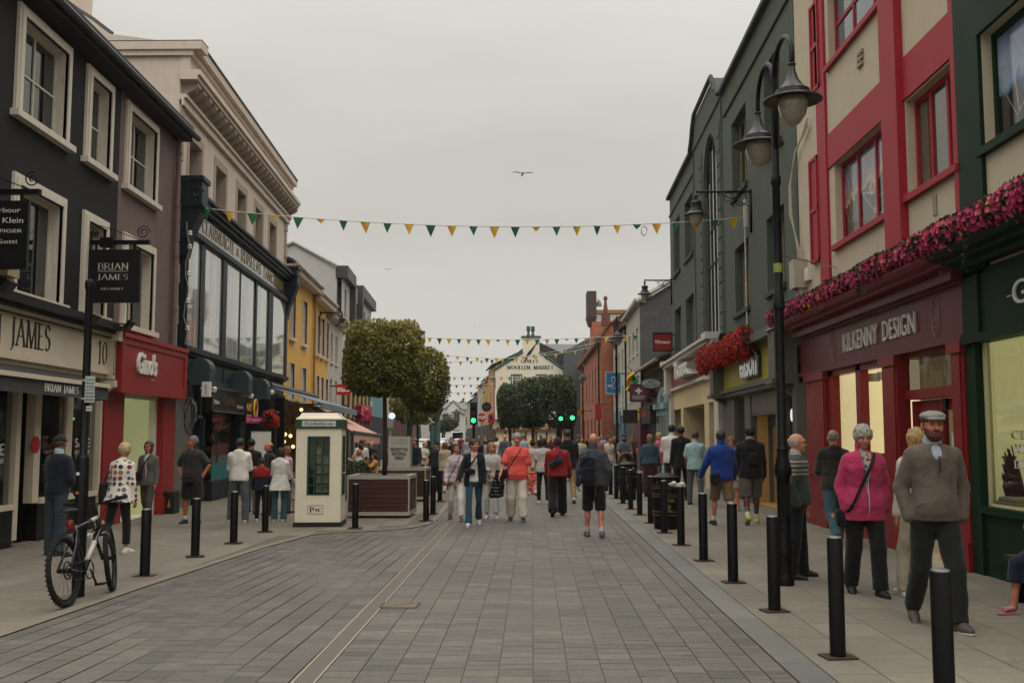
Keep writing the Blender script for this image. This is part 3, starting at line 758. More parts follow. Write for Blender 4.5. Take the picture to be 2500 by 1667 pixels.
 def make_top(t,name):
  off=t.get('off',.018);hem=t.get('hem',-.08);sl=t.get('sleeve',1.0)
  s_=SDF(lo,vec((hi[0],hi[1],hc[2]+(.02 if not t.get('hood')=='up' else .16))),hh)
  torso(s_,off,hem,flare=t.get('flare',0))
  ar=.054*al+off*.55
  for s in(1,-1):
   sh,el,wr,d2=A[s]
   s_.ell(sh+vec((-s*.02,0,-.008)),(ar*.98,ar*1.05,ar*.98),k=.05)
   s_.cap(nb+vec((0,0,-.045)),sh+vec((-s*.03,0,.004)),.045+off*.8,.040+off*.8,.03)
   if sl>0:
    if sl>=.55:
     s_.cap(sh,el,ar,ar*.88,.03)
     e2=el+(wr-el)*min(1,(sl-.5)*2);s_.cap(el,e2,ar*.88,ar*.80 if sl<1 else .036*al+off*.5,.015)
     if sl>=1 and t.get('cuff',True):s_.cap(e2-d2*.03,e2+d2*.005,.036+off*.45,.034+off*.4,.006)
    else:
     e1=sh+(el-sh)*(sl*2-.12);s_.cap(sh,e1,ar*1.0,ar*1.12,.03)
  cl=t.get('collar','crew')
  if cl=='stand':
   s_.cap(nb+vec((0,0,-.02)),nb+(hl(0,.02,-.06)-nb)*.75,.075,.072,.015)
  elif cl=='shirt':
   s_.cap(nb+vec((0,-.004,-.02)),nb+(hl(0,.02,-.06)-nb)*.4,.072,.070,.01)
  elif cl=='crew':s_.cap(nb+vec((0,.0,-.035)),nb+vec((0,0,-.01)),.078,.066,.02)
  if t.get('hood')=='down':
   s_.ell(tp(0,.085,.50),(.105,.055,.085),RT,.03).ell(tp(0,.07,.55),(.09,.05,.03),RT,.03)
  if t.get('vneck'):
   s_.ell(tp(0,-.15,.50),(.045,.12,t['vneck']),RT,.01,'s')
  if t.get('open'):
   w0,w1=t['open']
   def cutfn(X,Y_,Z):
    z=Z-O[2];w=w1+(w0-w1)*np.clip(z/.5,0,1)
    return np.where(Y_<O[1]+.0,(w-np.abs(X-t.get('ox',0)))*.9,-1.0)
   s_.cutf(cutfn)
  V,F=s_.mesh()
  V=wrinkle(V,F,t.get('wr',.006)*.5,t.get('wf',22),sd+3,(1,1,1.0))
  if t.get('rib'):
   pass
  np_obj(name,[(V,F)],t['mat']if 'mat' in t else cloth(t['col']),body)
 if top:
  tops=top if isinstance(top,list)else[top]
  for i,t in enumerate(tops):
   if i==0 and len(tops)>1:t.setdefault('hem',.02)
   make_top(t,t.get('name','shirt' if i==0 else 'jacket'))
 if bottom:
  bt=bottom;off=bt.get('off',.014);kind=bt.get('kind','trousers');mt=bt.get('mat')or cloth(bt['col'])
  s_=SDF(vec((lo[0],lo[1],-.02)),vec((hi[0],hi[1],O[2]+.25)),hh)
  zz=[-.12,-.06,0,.06,.11];oo=[off*.8,off*.8,off*.6,off*.25,off*.1]
  s_.loft(O,np.eye(3),zz,[x+o_ for x,o_ in zip(np.interp(zz,TZ,ta),oo)],[x+o_ for x,o_ in zip(np.interp(zz,TZ,tb),oo)],k=.01)
  if kind=='skirt':
   L0=bt.get('len',.62);zz=[-L0,-L0*.6,-.06,.1]
   s_.loft(O,np.eye(3),zz,[ta[2]*1.02+.05,ta[2]+.03,ta[2]+.01,ta[3]+.01],[tb[2]+.08,tb[2]+.04,tb[2]+.015,tb[3]+.01],k=.02)
  else:
   for s in(1,-1):
    hip,kn,an,fd=J[s]
    rt,rk,ra=bt.get('r',(.098,.072,.062))
    rt*=al;rk*=al;ra*=al
    s_.cap(hip,kn,rt,rk,.03)
    if kind=='shorts':
     v=(kn-hip)/np.linalg.norm(kn-hip);a=kn-v*bt.get('short',.03)
     s_.cap(hip,kn,rt+.008,rk+.022,.03)
     s_.cutf(lambda X,Y_,Z,a=a,v=v,s=s:np.where(X*s>-.004,(X-a[0])*v[0]+(Y_-a[1])*v[1]+(Z-a[2])*v[2],-1.0))
    else:
     en=kn+(an-kn)*bt.get('len',1.0)
     s_.cap(kn,en,rk,ra,.012)
     v=(an-kn)/np.linalg.norm(an-kn);a=en+v*.01
     c_=en
     s_.cutf(lambda X,Y_,Z,a=a,v=v,s=s,c_=c_:np.where(((X-c_[0])**2+(Y_-c_[1])**2+(Z-c_[2])**2)<.16**2,(X-a[0])*v[0]+(Y_-a[1])*v[1]+(Z-a[2])*v[2],-1.0))
  V,F=s_.mesh();V=wrinkle(V,F,bt.get('wr',.0045)*.7,17,sd+9,(1.1,1.1,1.0))
  np_obj({'trousers':'trousers','shorts':'shorts','skirt':'skirt'}[kind],[(V,F)],mt,body)
 if shoes:
  sand=shoes=='sandal'
  for s in(1,-1):
   hip,kn,an,fd=J[s]
   s_=SDF(an-.24,an+.24,hh*.8);so=SDF(an-.24,an+.24,hh*.8)
   dn=np.cross(np.cross(fd,vec((0,0,-1))),fd);dn/=np.linalg.norm(dn)
   if np.dot(dn,vec((0,0,-1)))<0:dn=-dn
   hl_=an+dn*.050-fd*.035;toe=an+fd*.165+dn*.056;bl_=an+fd*.09+dn*.048
   if not sand:
    s_.cap(an+dn*.0,hl_,.043,.042,.01).cap(hl_,bl_,.042,.042,.02).cap(bl_,toe,.042,.030,.02)
    s_.cap(an+dn*.005,bl_,.040,.034,.02)
   else:
    s_.cap(bl_-dn*.02-vec((.03,0,0)),bl_-dn*.02+vec((.03,0,0)),.018,.018,.01).cap(an+dn*.02+fd*.03-vec((.03,0,0)),an+dn*.02+fd*.03+vec((.03,0,0)),.018,.018,.01)
   q=dn*.022
   so.cap(hl_+q,bl_+q,.036,.044,0).cap(bl_+q,toe+q*.6,.044,.034,.01)
   a0=hl_+dn*.016
   so.cutf(lambda X,Y_,Z,a=a0,v=dn:-((X-a[0])*v[0]+(Y_-a[1])*v[1]+(Z-a[2])*v[2]))
   so.cutf(lambda X,Y_,Z,a=a0+dn*.026,v=dn:(X-a[0])*v[0]+(Y_-a[1])*v[1]+(Z-a[2])*v[2])
   np_obj('shoe',[s_.mesh()],M((sole or '#241a15')if sand else shoes,.6,.1,30,.05,200),body)
   np_obj('sole',[so.mesh()],M(sole or '#b9b4a8',.8,.1,bump=0),body)
 if socks:
  for s in(1,-1):
   hip,kn,an,fd=J[s];u=(kn-an)/np.linalg.norm(kn-an)
   s_=SDF(an-.1,an+.15,hh);s_.cap(an,an+u*.07,.042,.045,0);np_obj('sock',[s_.mesh()],cloth(socks),body)
 info=dict(root=root,g=g,sc=sc,O=O,RT=RT,ta=ta,tb=tb,tp=tp,A=A,J=J,hc=hc,body=body,belly=belly,nb=nb,face=face,z0=z0,hh=hh)
 PEOPLE.append(info)
 return info
def carry(info,name,label,cat):
 """a separate thing carried by a person: same place and heading"""
 r=info['root']
 t=thing(name,label,cat,tuple(r.location),r.rotation_euler[2]);t.scale=r.scale
 return t
def surf(info,x,z,back=False,off=.03):
 a=float(np.interp(z,TZ,info['ta']))+off;b=float(np.interp(z,TZ,info['tb']))+off
 b+=info['belly']*.6*math.exp(-((z-.08)/.16)**2)
 q=max(0,1-(x/a)**2);y=b*math.sqrt(q)*(1 if back else-1)
 if not back:y-=info['belly']*.45*math.exp(-((z-.08)/.16)**2)
 return Vector(info['tp'](x,y,z))
def strap(info,parent,side=1,z1=.0,mat=None,w=.03,off=.034,parts='fb',x1=.17):
 """cross-body strap from the shoulder on -side to the hip on +side"""
 mb=MB()
 for bk in parts:
  pts=[]
  for i in range(15):
   t=i/14;x=-side*.085+side*(x1+.085)*t;z=.535+(z1-.535)*t
   pts.append(surf(info,x,z,bk=='b',off+(.0 if i else-.005)))
  for i in range(14):
   d=(pts[i+1]-pts[i]).normalized();nrm=Vector((0,1 if bk=='b' else-1,0));sdv=d.cross(nrm).normalized()*w/2
   q=[pts[i]-sdv,pts[i]+sdv,pts[i+1]+sdv,pts[i+1]-sdv]
   mb.hexa([p for p in q]+[p+nrm*.006 for p in q])
 return mb.build('strap',mat or M('#121212',.6),parent,world=False)
def blob_bag(info,parent,c,r,mat,name='pouch',R=None,k=0.0,wr=.006,flat=None):
 s_=SDF(vec(c)-max(r)*1.4,vec(c)+max(r)*1.4,info['hh'])
 R=np.eye(3)if R is None else np.array(R)
 zs=np.linspace(-r[2],r[2],9);f=(1-np.abs(zs/r[2])**5)**.2*.98+.02
 s_.loft(c,R,list(zs),[r[0]*q for q in f],[r[1]*q for q in f],e=4.0,k=0)
 V,F=s_.mesh();V=wrinkle(V,F,wr,30,int(abs(c[0])*999))
 return np_obj(name,[(V,F)],mat,parent)
# numpy mesh with a random value per face
def attr_mesh(name,V,F,vals,mat,parent=None,n=4,smooth=False):
 V=np.asarray(V,np.float32).reshape(-1,3)
 if parent is not None:V=(np.array(ROOT[parent.name].inverted())[:3,:3]@V.T).T.astype(np.float32)+np.array(ROOT[parent.name].inverted())[:3,3].astype(np.float32)
 F=np.asarray(F,np.int32).reshape(-1,n)
 me=bpy.data.meshes.new(name)
 me.vertices.add(len(V));me.vertices.foreach_set('co',np.ascontiguousarray(V).ravel())
 me.loops.add(F.size);me.loops.foreach_set('vertex_index',F.ravel())
 me.polygons.add(len(F));me.polygons.foreach_set('loop_start',np.arange(0,F.size,n,dtype=np.int32));me.polygons.foreach_set('loop_total',np.full(len(F),n,np.int32))
 me.update(calc_edges=True)
 a=me.attributes.new('rnd','FLOAT','FACE');a.data.foreach_set('value',np.asarray(vals,np.float32))
 if smooth:me.shade_smooth()
 return obj_from(name,me,mat,parent)
def rnd_mat(key,stops,rough=.8,bump=.15,bscale=40,noise=.18,nscale=3,trans=0.0,big=0.0,interp='LINEAR',spec=.35):
 k=('R',key)
 if k in _M:return _M[k]
 m=bpy.data.materials.new(key);m.use_nodes=True;nt=m.node_tree;n=nt.nodes;l=nt.links;b=n['Principled BSDF']
 at=n.new('ShaderNodeAttribute');at.attribute_name='rnd'
 rp=n.new('ShaderNodeValToRGB');e=rp.color_ramp.elements;rp.color_ramp.interpolation=interp
 for i,(p,c)in enumerate(stops):
  q=e[i]if i<2 else e.new(p)
  q.position=p;q.color=(*lin(c),1)
 l.new(at.outputs['Fac'],rp.inputs[0])
 t=n.new('ShaderNodeTexCoord');nz=n.new('ShaderNodeTexNoise');nz.inputs['Scale'].default_value=nscale;nz.inputs['Detail'].default_value=8;nz.inputs['Roughness'].default_value=.7
 l.new(t.outputs['Object'],nz.inputs['Vector'])
 r=n.new('ShaderNodeMapRange');r.inputs['From Min'].default_value=.25;r.inputs['From Max'].default_value=.75;r.inputs['To Min'].default_value=1-noise;r.inputs['To Max'].default_value=1+noise
 l.new(nz.outputs['Fac'],r.inputs['Value'])
 mx=n.new('ShaderNodeMix');mx.data_type='RGBA';mx.blend_type='MULTIPLY';mx.inputs[0].default_value=1;l.new(rp.outputs[0],mx.inputs[6]);l.new(r.outputs[0],mx.inputs[7])
 out=mx.outputs[2]
 if big:
  n2=n.new('ShaderNodeTexNoise');n2.inputs['Scale'].default_value=.45;n2.inputs['Detail'].default_value=5;l.new(t.outputs['Object'],n2.inputs['Vector'])
  r2=n.new('ShaderNodeMapRange');r2.inputs['From Min'].default_value=.3;r2.inputs['From Max'].default_value=.7;r2.inputs['To Min'].default_value=1-big;r2.inputs['To Max'].default_value=1+big;l.new(n2.outputs['Fac'],r2.inputs['Value'])
  m2=n.new('ShaderNodeMix');m2.data_type='RGBA';m2.blend_type='MULTIPLY';m2.inputs[0].default_value=1;l.new(out,m2.inputs[6]);l.new(r2.outputs[0],m2.inputs[7]);out=m2.outputs[2]
  vo=n.new('ShaderNodeTexVoronoi');vo.inputs['Scale'].default_value=2.3;l.new(t.outputs['Object'],vo.inputs['Vector'])
  lt=n.new('ShaderNodeMath');lt.operation='LESS_THAN';lt.inputs[1].default_value=.045;l.new(vo.outputs['Distance'],lt.inputs[0])
  m3=n.new('ShaderNodeMix');m3.data_type='RGBA';ml=n.new('ShaderNodeMath');ml.operation='MULTIPLY';ml.inputs[1].default_value=.45;l.new(lt.outputs[0],ml.inputs[0])
  l.new(ml.outputs[0],m3.inputs[0]);l.new(out,m3.inputs[6]);m3.inputs[7].default_value=(.05,.045,.04,1);out=m3.outputs[2]
 l.new(out,b.inputs['Base Color']);b.inputs['Roughness'].default_value=rough;b.inputs['Specular IOR Level'].default_value=spec
 if bump:
  n3=n.new('ShaderNodeTexNoise');n3.inputs['Scale'].default_value=bscale;n3.inputs['Detail'].default_value=6;l.new(t.outputs['Object'],n3.inputs['Vector'])
  bp=n.new('ShaderNodeBump');bp.inputs['Strength'].default_value=bump;bp.inputs['Distance'].default_value=.02;l.new(n3.outputs['Fac'],bp.inputs['Height']);l.new(bp.outputs[0],b.inputs['Normal'])
 if trans:
  tb=n.new('ShaderNodeBsdfTranslucent');l.new(out,tb.inputs[0]);ms=n.new('ShaderNodeMixShader');ms.inputs[0].default_value=trans
  o=[x for x in n if x.type=='OUTPUT_MATERIAL'][0];l.new(b.outputs[0],ms.inputs[1]);l.new(tb.outputs[0],ms.inputs[2]);l.new(ms.outputs[0],o.inputs[0])
 _M[k]=m;return m
# ground, road, pavements
rg=random.Random(7)
def sheet(name,pts,z,mat):
 mb=MB();mb.add([(p[0],p[1],z)for p in pts],[tuple(range(len(pts)))]);return tag(mb.build(name,mat,fixn=False),kind='structure')
sheet('ground',[(-300,-20),(300,-20),(300,900),(-300,900)],-.03,M('#6f6b66',.9,.2,.5))
sheet('road_bed',[(-7.5,2),(2.05,2),(2.05,104),(-7.5,104)],-.010,M('#6c6354',.95,.25,6,.2))
sheet('far_road',[(-14,100),(4,100),(-14,300),(-34,300)],-.02,M('#77736d',.9,.15,.5))
V=[];Fq=[];R=[]
def quad(a,b,c,d,z,r,jit=.0015):
 i=len(V);zz=[z+rg.uniform(0,jit)for _ in range(4)]
 for p,q in zip((a,b,c,d),zz):V.append((p[0],p[1],q))
 Fq.append((i,i+1,i+2,i+3));R.append(r)
g2=.004
# right-hand lane: long courses running up the street
x=-1.42
while x<1.42:
 w=.237;y=3.0-rg.random()*.3
 while y<104:
  l_=rg.uniform(.13,.25)
  if y>45:l_*=2
  quad((x+g2,y+.003),(x+w-g2,y+.003),(x+w-g2,y+l_-.003),(x+g2,y+l_-.003),0,min(1,max(0,rg.gauss(.5,.2))));y+=l_
 x+=w
for k,(xa,xb)in enumerate(((1.425,1.575),(1.58,1.735))):
 y=3.0
 while y<104:
  l_=rg.uniform(.09,.16)*(2 if y>45 else 1)
  quad((xa+.004,y+.003),(xb-.004,y+.003),(xb-.004,y+l_-.003),(xa+.004,y+l_-.003),0,min(1,max(0,rg.gauss(.42,.18))));y+=l_
# left-hand part: courses fanning between the drain and the pavement edge
def left_edge(y):return-4.45+.055*(y-6)
nc=13
for c in range(nc):
 y=3.0-rg.random()*.3
 while y<26:
  l_=rg.uniform(.14,.27);q=[]
  for yy in(y+.003,y+l_-.003):
   xl=left_edge(yy);xr=-1.59;wv=.010*math.sin(yy*1.3+c*.7)
   q.append((xl+(xr-xl)*c/nc+g2+wv,yy));q.append((xl+(xr-xl)*(c+1)/nc-g2+wv,yy))
  quad(q[0],q[1],q[3],q[2],0,min(1,max(0,rg.gauss(.42,.2))));y+=l_
for c in range(3):
 y=24
 while y<104:
  l_=rg.uniform(.3,.5);xa=-1.95+c*.12
  quad((xa+g2,y),(xa+.12-g2,y),(xa+.12-g2,y+l_-.006),(xa+g2,y+l_-.006),0,rg.random());y+=l_
MAT_SETT=rnd_mat('slate_setts',[(0,'#504e49'),(.35,'#595650'),(.6,'#5f5b55'),(1,'#68635a')],.62,.4,28,.18,9,big=.16)
tag(attr_mesh('road',V,Fq,R,MAT_SETT),kind='structure')
# kerb course on the right, flush with the paving but of long dark stones
V=[];Fq=[];R=[];y=3.0
while y<104:
 quad((1.745,y+.002),(1.99,y+.002),(1.99,y+.9-.002),(1.745,y+.9-.002),.004,rg.random());y+=.9
tag(attr_mesh('kerb',V,Fq,R,rnd_mat('kerb_stone',[(0,'#5b5b58'),(1,'#6c6a65')],.6,.2,60,.12,5,big=.08)),kind='structure')
# right pavement
MAT_SLAB=rnd_mat('granite_slabs',[(0,'#696359'),(.5,'#706a5f'),(1,'#787165')],.75,.25,130,.15,6,big=.18)
sheet('pavement_bed',[(2.0,2),(9.5,2),(9.5,104),(2.0,104)],-.004,M('#4a453e',.95,.2,6))
V=[];Fq=[];R=[];xs=[2.0,2.36,2.86,3.36,3.86,4.36,4.86,5.36,5.86,6.4,7.2]
for c in range(len(xs)-1):
 y=3-rg.random()*.6
 while y<104:
  l_=.62 if y<50 else 1.24
  quad((xs[c]+.003,y+.003),(xs[c+1]-.003,y+.003),(xs[c+1]-.003,y+l_-.003),(xs[c]+.003,y+l_-.003),.001,min(1,max(0,rg.gauss(.5,.2))),.001);y+=l_
tag(attr_mesh('pavement',V,Fq,R,MAT_SLAB),kind='structure')
# left pavement with its curved nose round the kiosk and the planters
edge=[(-4.52,2.5),(-4.42,6),(-4.28,8.3),(-4.16,11),(-3.9,14.9),(-3.62,16.9),(-3.3,17.25),(-2.9,17.45),(-2.5,17.75),(-2.15,18.2),(-1.93,18.9),(-1.84,19.9),(-1.9,22),(-1.97,24.5),(-1.97,104)]
poly=edge+[(-16,104),(-9.8,22),(-9.8,2.5)]
sheet('pavement_left_bed',poly,.004,M('#5f584d',.9,.15,4,.1))
def inside(x,y):
 c=False;n=len(poly)
 for i in range(n):
  x1,y1=poly[i];x2,y2=poly[(i+1)%n]
  if(y1>y)!=(y2>y)and x<(x2-x1)*(y-y1)/(y2-y1)+x1:c=not c
 return c
V=[];Fq=[];R=[]
th=math.radians(4.2);ca,sa=math.cos(th),math.sin(th)
u=-9
while u<9:
 v=-2-rg.random()*.6
 while v<105:
  l_=.62 if v<50 else 1.24;q=[]
  for du,dv in((.003,.003),(.447,.003),(.447,l_-.003),(.003,l_-.003)):
   X_,Y_=u+du,v+dv
   k=max(0,1-v/24)
   q.append((-6+X_+sa*k*(Y_-12)*.9,Y_))
  if all(inside(*p)for p in q):quad(*q,.008,min(1,max(0,rg.gauss(.5,.2))),.001)
  v+=l_
 u+=.45
tag(attr_mesh('pavement_left',V,Fq,R,MAT_SLAB),kind='structure')
mb=MB()
for i in range(len(edge)-1):
 a,b=Vector((*edge[i],0)),Vector((*edge[i+1],0));d=(b-a).normalized();n_=Vector((d.y,-d.x,0))*.11
 mb.add([(a.x-n_.x,a.y-n_.y,.0125),(a.x+n_.x*.2,a.y+n_.y*.2,.0125),(b.x+n_.x*.2,b.y+n_.y*.2,.0125),(b.x-n_.x,b.y-n_.y,.0125)],[(0,1,2,3)])
tag(mb.build('kerb_left',M('#756d61',.8,.15,8,.1)),kind='structure')
# drain channel and the hinged access cover beside it
def grate_mat():
 def f(nt,n,l,b):
  t=n.new('ShaderNodeTexCoord');br=n.new('ShaderNodeTexBrick');br.inputs['Scale'].default_value=1;br.offset=0
  br.inputs['Brick Width'].default_value=.018;br.inputs['Row Height'].default_value=.02;br.inputs['Mortar Size'].default_value=.005
  br.inputs['Color1'].default_value=(.02,.018,.016,1);br.inputs['Color2'].default_value=(.025,.02,.018,1);br.inputs['Mortar'].default_value=(.14,.12,.10,1)
  l.new(t.outputs['Object'],br.inputs[0]);l.new(br.outputs[0],b.inputs['Base Color']);b.inputs['Roughness'].default_value=.6;b.inputs['Metallic'].default_value=.3
 return ramp_mat('grate',f)
mb=MB();mb.box(-1.57,-1.44,3,20.2,-.02,.0015);dr=mb.build('drain_channel',grate_mat());tag(dr,kind='structure')
mb=MB();mb.box(-1.585,-1.571,3,20.2,-.02,.003);mb.box(-1.439,-1.425,3,20.2,-.02,.003)
tag(mb.build('drain_edging',M('#93897a',.7,.2,9)),kind='structure')
c=[ground(925,1484),ground(985,1486),ground(1004,1467),ground(950,1467)]
t=thing('access_cover','small steel access cover split in two triangles beside the drain','manhole cover',(c[0].x,c[0].y,0))
x0,x1,y0,y1=c[0].x,c[0].x+.36,c[0].y,c[0].y+.33
mb=MB();mb.prism([(x0,y0,.001),(x1,y0,.001),(x1,y1,.001),(x0,y1,.001)],(0,0,0),(0,0,.003));mb.build('frame',M('#3a332c',.5,.2,metal=.5),t)
for nm,tri in(('lid',[(x0+.02,y0+.015),(x1-.02,y0+.015),(x1-.02,y1-.03)]),('lid',[(x0+.02,y0+.03),(x1-.03,y1-.015),(x0+.02,y1-.015)])):
 mb=MB();mb.prism([(*p,.004)for p in tri],(0,0,0),(0,0,.003));mb.build(nm,M('#6b5f52',.6,.3,30,.2,90,.2),t)
# generic street-front pieces
TRIM=M('#cdc4b6',.6,.08,4,.04,40,streak=.25)
WHITE=M('#d8d2c8',.5,.08,4,.03)
DARKIN=M('#0d0d0e',.9,.3,2)
GLD=glass_pane('#14181a',.0,.02)
GLS=glass_pane('#1a1e20',.55,.02)
GLC=glass_pane('#20242a',.86,.02)
LEAD=M('#3c3e40',.7,.2,3)
def hips(n):return n
def bars(F,mb,Y0,Y1,z0,z1,w,fr=.05,cols=1,rows=1,bar=.03,t=.04):
 """sash: outer frame plus glazing bars, front face at w"""
 F.box(mb,Y0,Y0+fr,z0,z1,w-t,w);F.box(mb,Y1-fr,Y1,z0,z1,w-t,w)
 F.box(mb,Y0+fr,Y1-fr,z0,z0+fr,w-t,w-.002);F.box(mb,Y0+fr,Y1-fr,z1-fr,z1,w-t,w-.002)
 for i in range(1,cols):
  y=Y0+(Y1-Y0)*i/cols;F.box(mb,y-bar/2,y+bar/2,z0+fr,z1-fr,w-t,w-.004)
 for i in range(1,rows):
  z=z0+(z1-z0)*i/rows;F.box(mb,Y0+fr,Y1-fr,z-bar/2,z+bar/2,w-t,w-.006)
def pane(F,parent,Y0,Y1,z0,z1,w,mat,name='pane'):
 mb=MB();F.box(mb,Y0,Y1,z0,z1,w-.008,w);return mb.build(name,mat,parent)
def window(F,b,Y0,Y1,z0,z1,d=.18,frame=None,glass=None,cols=1,rows=2,sill=.08,sur=0,surm=None,name='window',fr=.055,bar=.03,hood=False):
 """window set in an opening of depth d; optional projecting surround of width sur"""
 frame=frame or WHITE
 mb=MB();bars(F,mb,Y0,Y1,z0,z1,-d+.08,fr,cols,rows,bar)
 o=mb.build(name,frame,b)
 pane(F,o,Y0+.01,Y1-.01,z0+.01,z1-.01,-d+.05,glass or GLD)
 if sill:
  m2=MB();F.box(m2,Y0-.08-sur,Y1+.08+sur,z0-sill,z0-.001,-d+.082,.08+(.05 if sur else 0));m2.build('sill',surm or frame,o)
 if sur:
  m2=MB()
  for wd,pj in((sur,.05),(sur*.62,.075)):
   F.box(m2,Y0-wd,Y0-.001,z0,z1+wd,.0,pj);F.box(m2,Y1+.001,Y1+wd,z0,z1+wd,.0,pj)
   F.box(m2,Y0-.001,Y1+.001,z1+.001,z1+wd,.0,pj-.002)
  if hood:F.box(m2,Y0-sur-.05,Y1+sur+.05,z1+sur,z1+sur+.07,0,.15)
  F.box(m2,Y0-.001,Y0+.02,z0,z1,-d+.082,-.001);F.box(m2,Y1-.02,Y1+.001,z0,z1,-d+.082,-.001);F.box(m2,Y0+.021,Y1-.021,z1-.02,z1,-d+.082,-.001)
  m2.build('surround',surm or frame,o)
 return o
def body(F,mb,Y0,Y1,z0,z1,d=.25,back=9.0):
 F.box(mb,Y0+.004,Y1-.004,z0,z1,-back,-d)
def gutter(F,b,Y0,Y1,z,w=.12,r=.06,mat=None):
 mb=MB();mb.tube([F.P(Y0,z,w),F.P(Y1,z,w)],r,8);return mb.build('gutter',mat or M('#1b1b1c',.5,.1),b)
def pipe(F,b,Y,z0,z1,w=.08,r=.045,mat=None,rings=4):
 mb=MB();mb.tube([F.P(Y,z0,w),F.P(Y,z1,w)],r,10)
 for i in range(rings):
  z=z0+(z1-z0)*(i+.7)/rings;mb.tube([F.P(Y,z,w),F.P(Y,z+.05,w)],r*1.35,10)
 return mb.build('downpipe',mat or M('#6a5653',.6),b)
def roof_slope(F,b,Y0,Y1,z,back=4.5,rise=2.6,over=.2,mat=None,thick=.12):
 mb=MB();P=F.P
 mb.hexa([P(Y0,z,over),P(Y1,z,over),P(Y1,z+rise,-back),P(Y0,z+rise,-back),P(Y0,z+thick,over),P(Y1,z+thick,over),P(Y1,z+rise+thick,-back),P(Y0,z+rise+thick,-back)])
 mb.hexa([P(Y0,z+rise,-back),P(Y1,z+rise,-back),P(Y1,z,-back*2),P(Y0,z,-back*2),P(Y0,z+rise+thick,-back),P(Y1,z+rise+thick,-back),P(Y1,z+thick,-back*2),P(Y0,z+thick,-back*2)])
 for yy in(Y0+.02,Y1-.22):
  mb.prism([P(yy,z-.02,0),P(yy,z+rise,-back),P(yy,z-.02,-back*2)],P(yy,0,0),P(yy+.2,0,0))
 return mb.build('roof',mat or M('#3c3d40',.75,.3,6,.2,30),b)
def lettering(F,parent,s,Yc,zc,w,mat,name='lettering',**kw):
 mb=MB();F.text(mb,s,Yc,zc,w,**kw);return mb.build(name,mat,parent,fixn=False)
# LEFT SIDE
F1=Fac(-7.85,22.2,-.034,1)
F2=Fac(-7.85,22.2,-.054,1)
def room(F,b,Y0,Y1,z0,z1,dep,mat,d0=.12,name='interior',floor=None):  # lit rooms get an emitting wall material in place of lamps
 """open-fronted shallow room behind a shop window"""
 mb=MB();e=.02
 F.box(mb,Y0,Y1,z0,z1,-dep-e,-dep);F.box(mb,Y0-e,Y0,z0,z1,-dep,-d0);F.box(mb,Y1,Y1+e,z0,z1,-dep,-d0)
 F.box(mb,Y0,Y1,z1,z1+e,-dep,-d0);F.box(mb,Y0,Y1,z0-e,z0,-dep,-d0)
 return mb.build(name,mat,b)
def goods(F,b,Y0,Y1,zs,dep,seed,cols,name='display_goods',sz=(.08,.3),shelf=None):
 """rows of small boxes, garments and packets on display"""
 r=random.Random(seed)
 V=[];Fq=[];R=[]
 for z in zs:
  y=Y0+.05
  while y<Y1-.1:
   w_=r.uniform(.06,.2);h_=r.uniform(*sz);w0=-dep+r.uniform(0,.15)
   P=F.P;i=len(V)
   V+=[P(y,z,w0),P(y+w_,z,w0),P(y+w_,z+h_,w0),P(y,z+h_,w0),P(y,z,w0-.1),P(y+w_,z,w0-.1),P(y+w_,z+h_,w0-.1),P(y,z+h_,w0-.1)]
   Fq+=[(i,i+1,i+2,i+3),(i,i+4,i+5,i+1),(i+3,i+2,i+6,i+7),(i,i+3,i+7,i+4),(i+1,i+5,i+6,i+2)];q=r.random();R+=[q]*5
   y+=w_+r.uniform(.01,.06)
 o=attr_mesh(name,[tuple(v)for v in V],Fq,R,rnd_mat('goods'+str(cols),[(i/max(1,len(cols)-1),c)for i,c in enumerate(cols)],.6,0,interp='CONSTANT'),b)
 if shelf:
  mb=MB()
  for z in zs:F.box(mb,Y0,Y1,z-.03,z,-dep-.12,-dep+.2)
  mb.build('shelves',shelf,b)
 return o
# charcoal house with the tailor's shop
Ys=F1.Y(283,5.0)
b=thing('house','charcoal rendered house with white sash windows over the black and cream tailor shop','house',(F1.X(14),14,0))
CH=M('#262627',.85,.18,2,.15,90,streak=.3,spec=.2)
wins=[]
for pl,pr,z0,z1,co,ro in((-120,-20,6.36,7.84,1,2),(47,178,6.36,7.84,2,2),(215,281,6.36,7.84,1,2),(33,163,3.72,5.3,1,1),(205,267,3.72,5.3,1,1)):
 Y0=F1.Y(pl,(z0+z1)/2,.07)+.17;Y1=F1.Y(pr,(z0+z1)/2,.07)-.17
 wins.append((Y0,Y1,z0,z1,co,ro))
mb=MB();wall(mb,F1,8.0,Ys,3.45,8.3,[w[:4]for w in wins],.25);body(F1,mb,8.0,Ys,3.45,8.3)
mb.build('wall',CH,b,fixn=False)
for w in wins:window(F1,b,*w[:4],d=.22,cols=w[4],rows=w[5],sur=.16,surm=TRIM,frame=TRIM,sill=.1)
roof_slope(F1,b,8.0,Ys,8.3,4.5,2.0,.35)
gutter(F1,b,8.0,Ys,8.24,.38,.065)
mb=MB();F1.box(mb,8,Ys,8.1,8.28,0,.32);mb.build('soffit',M('#151516',.8),b)
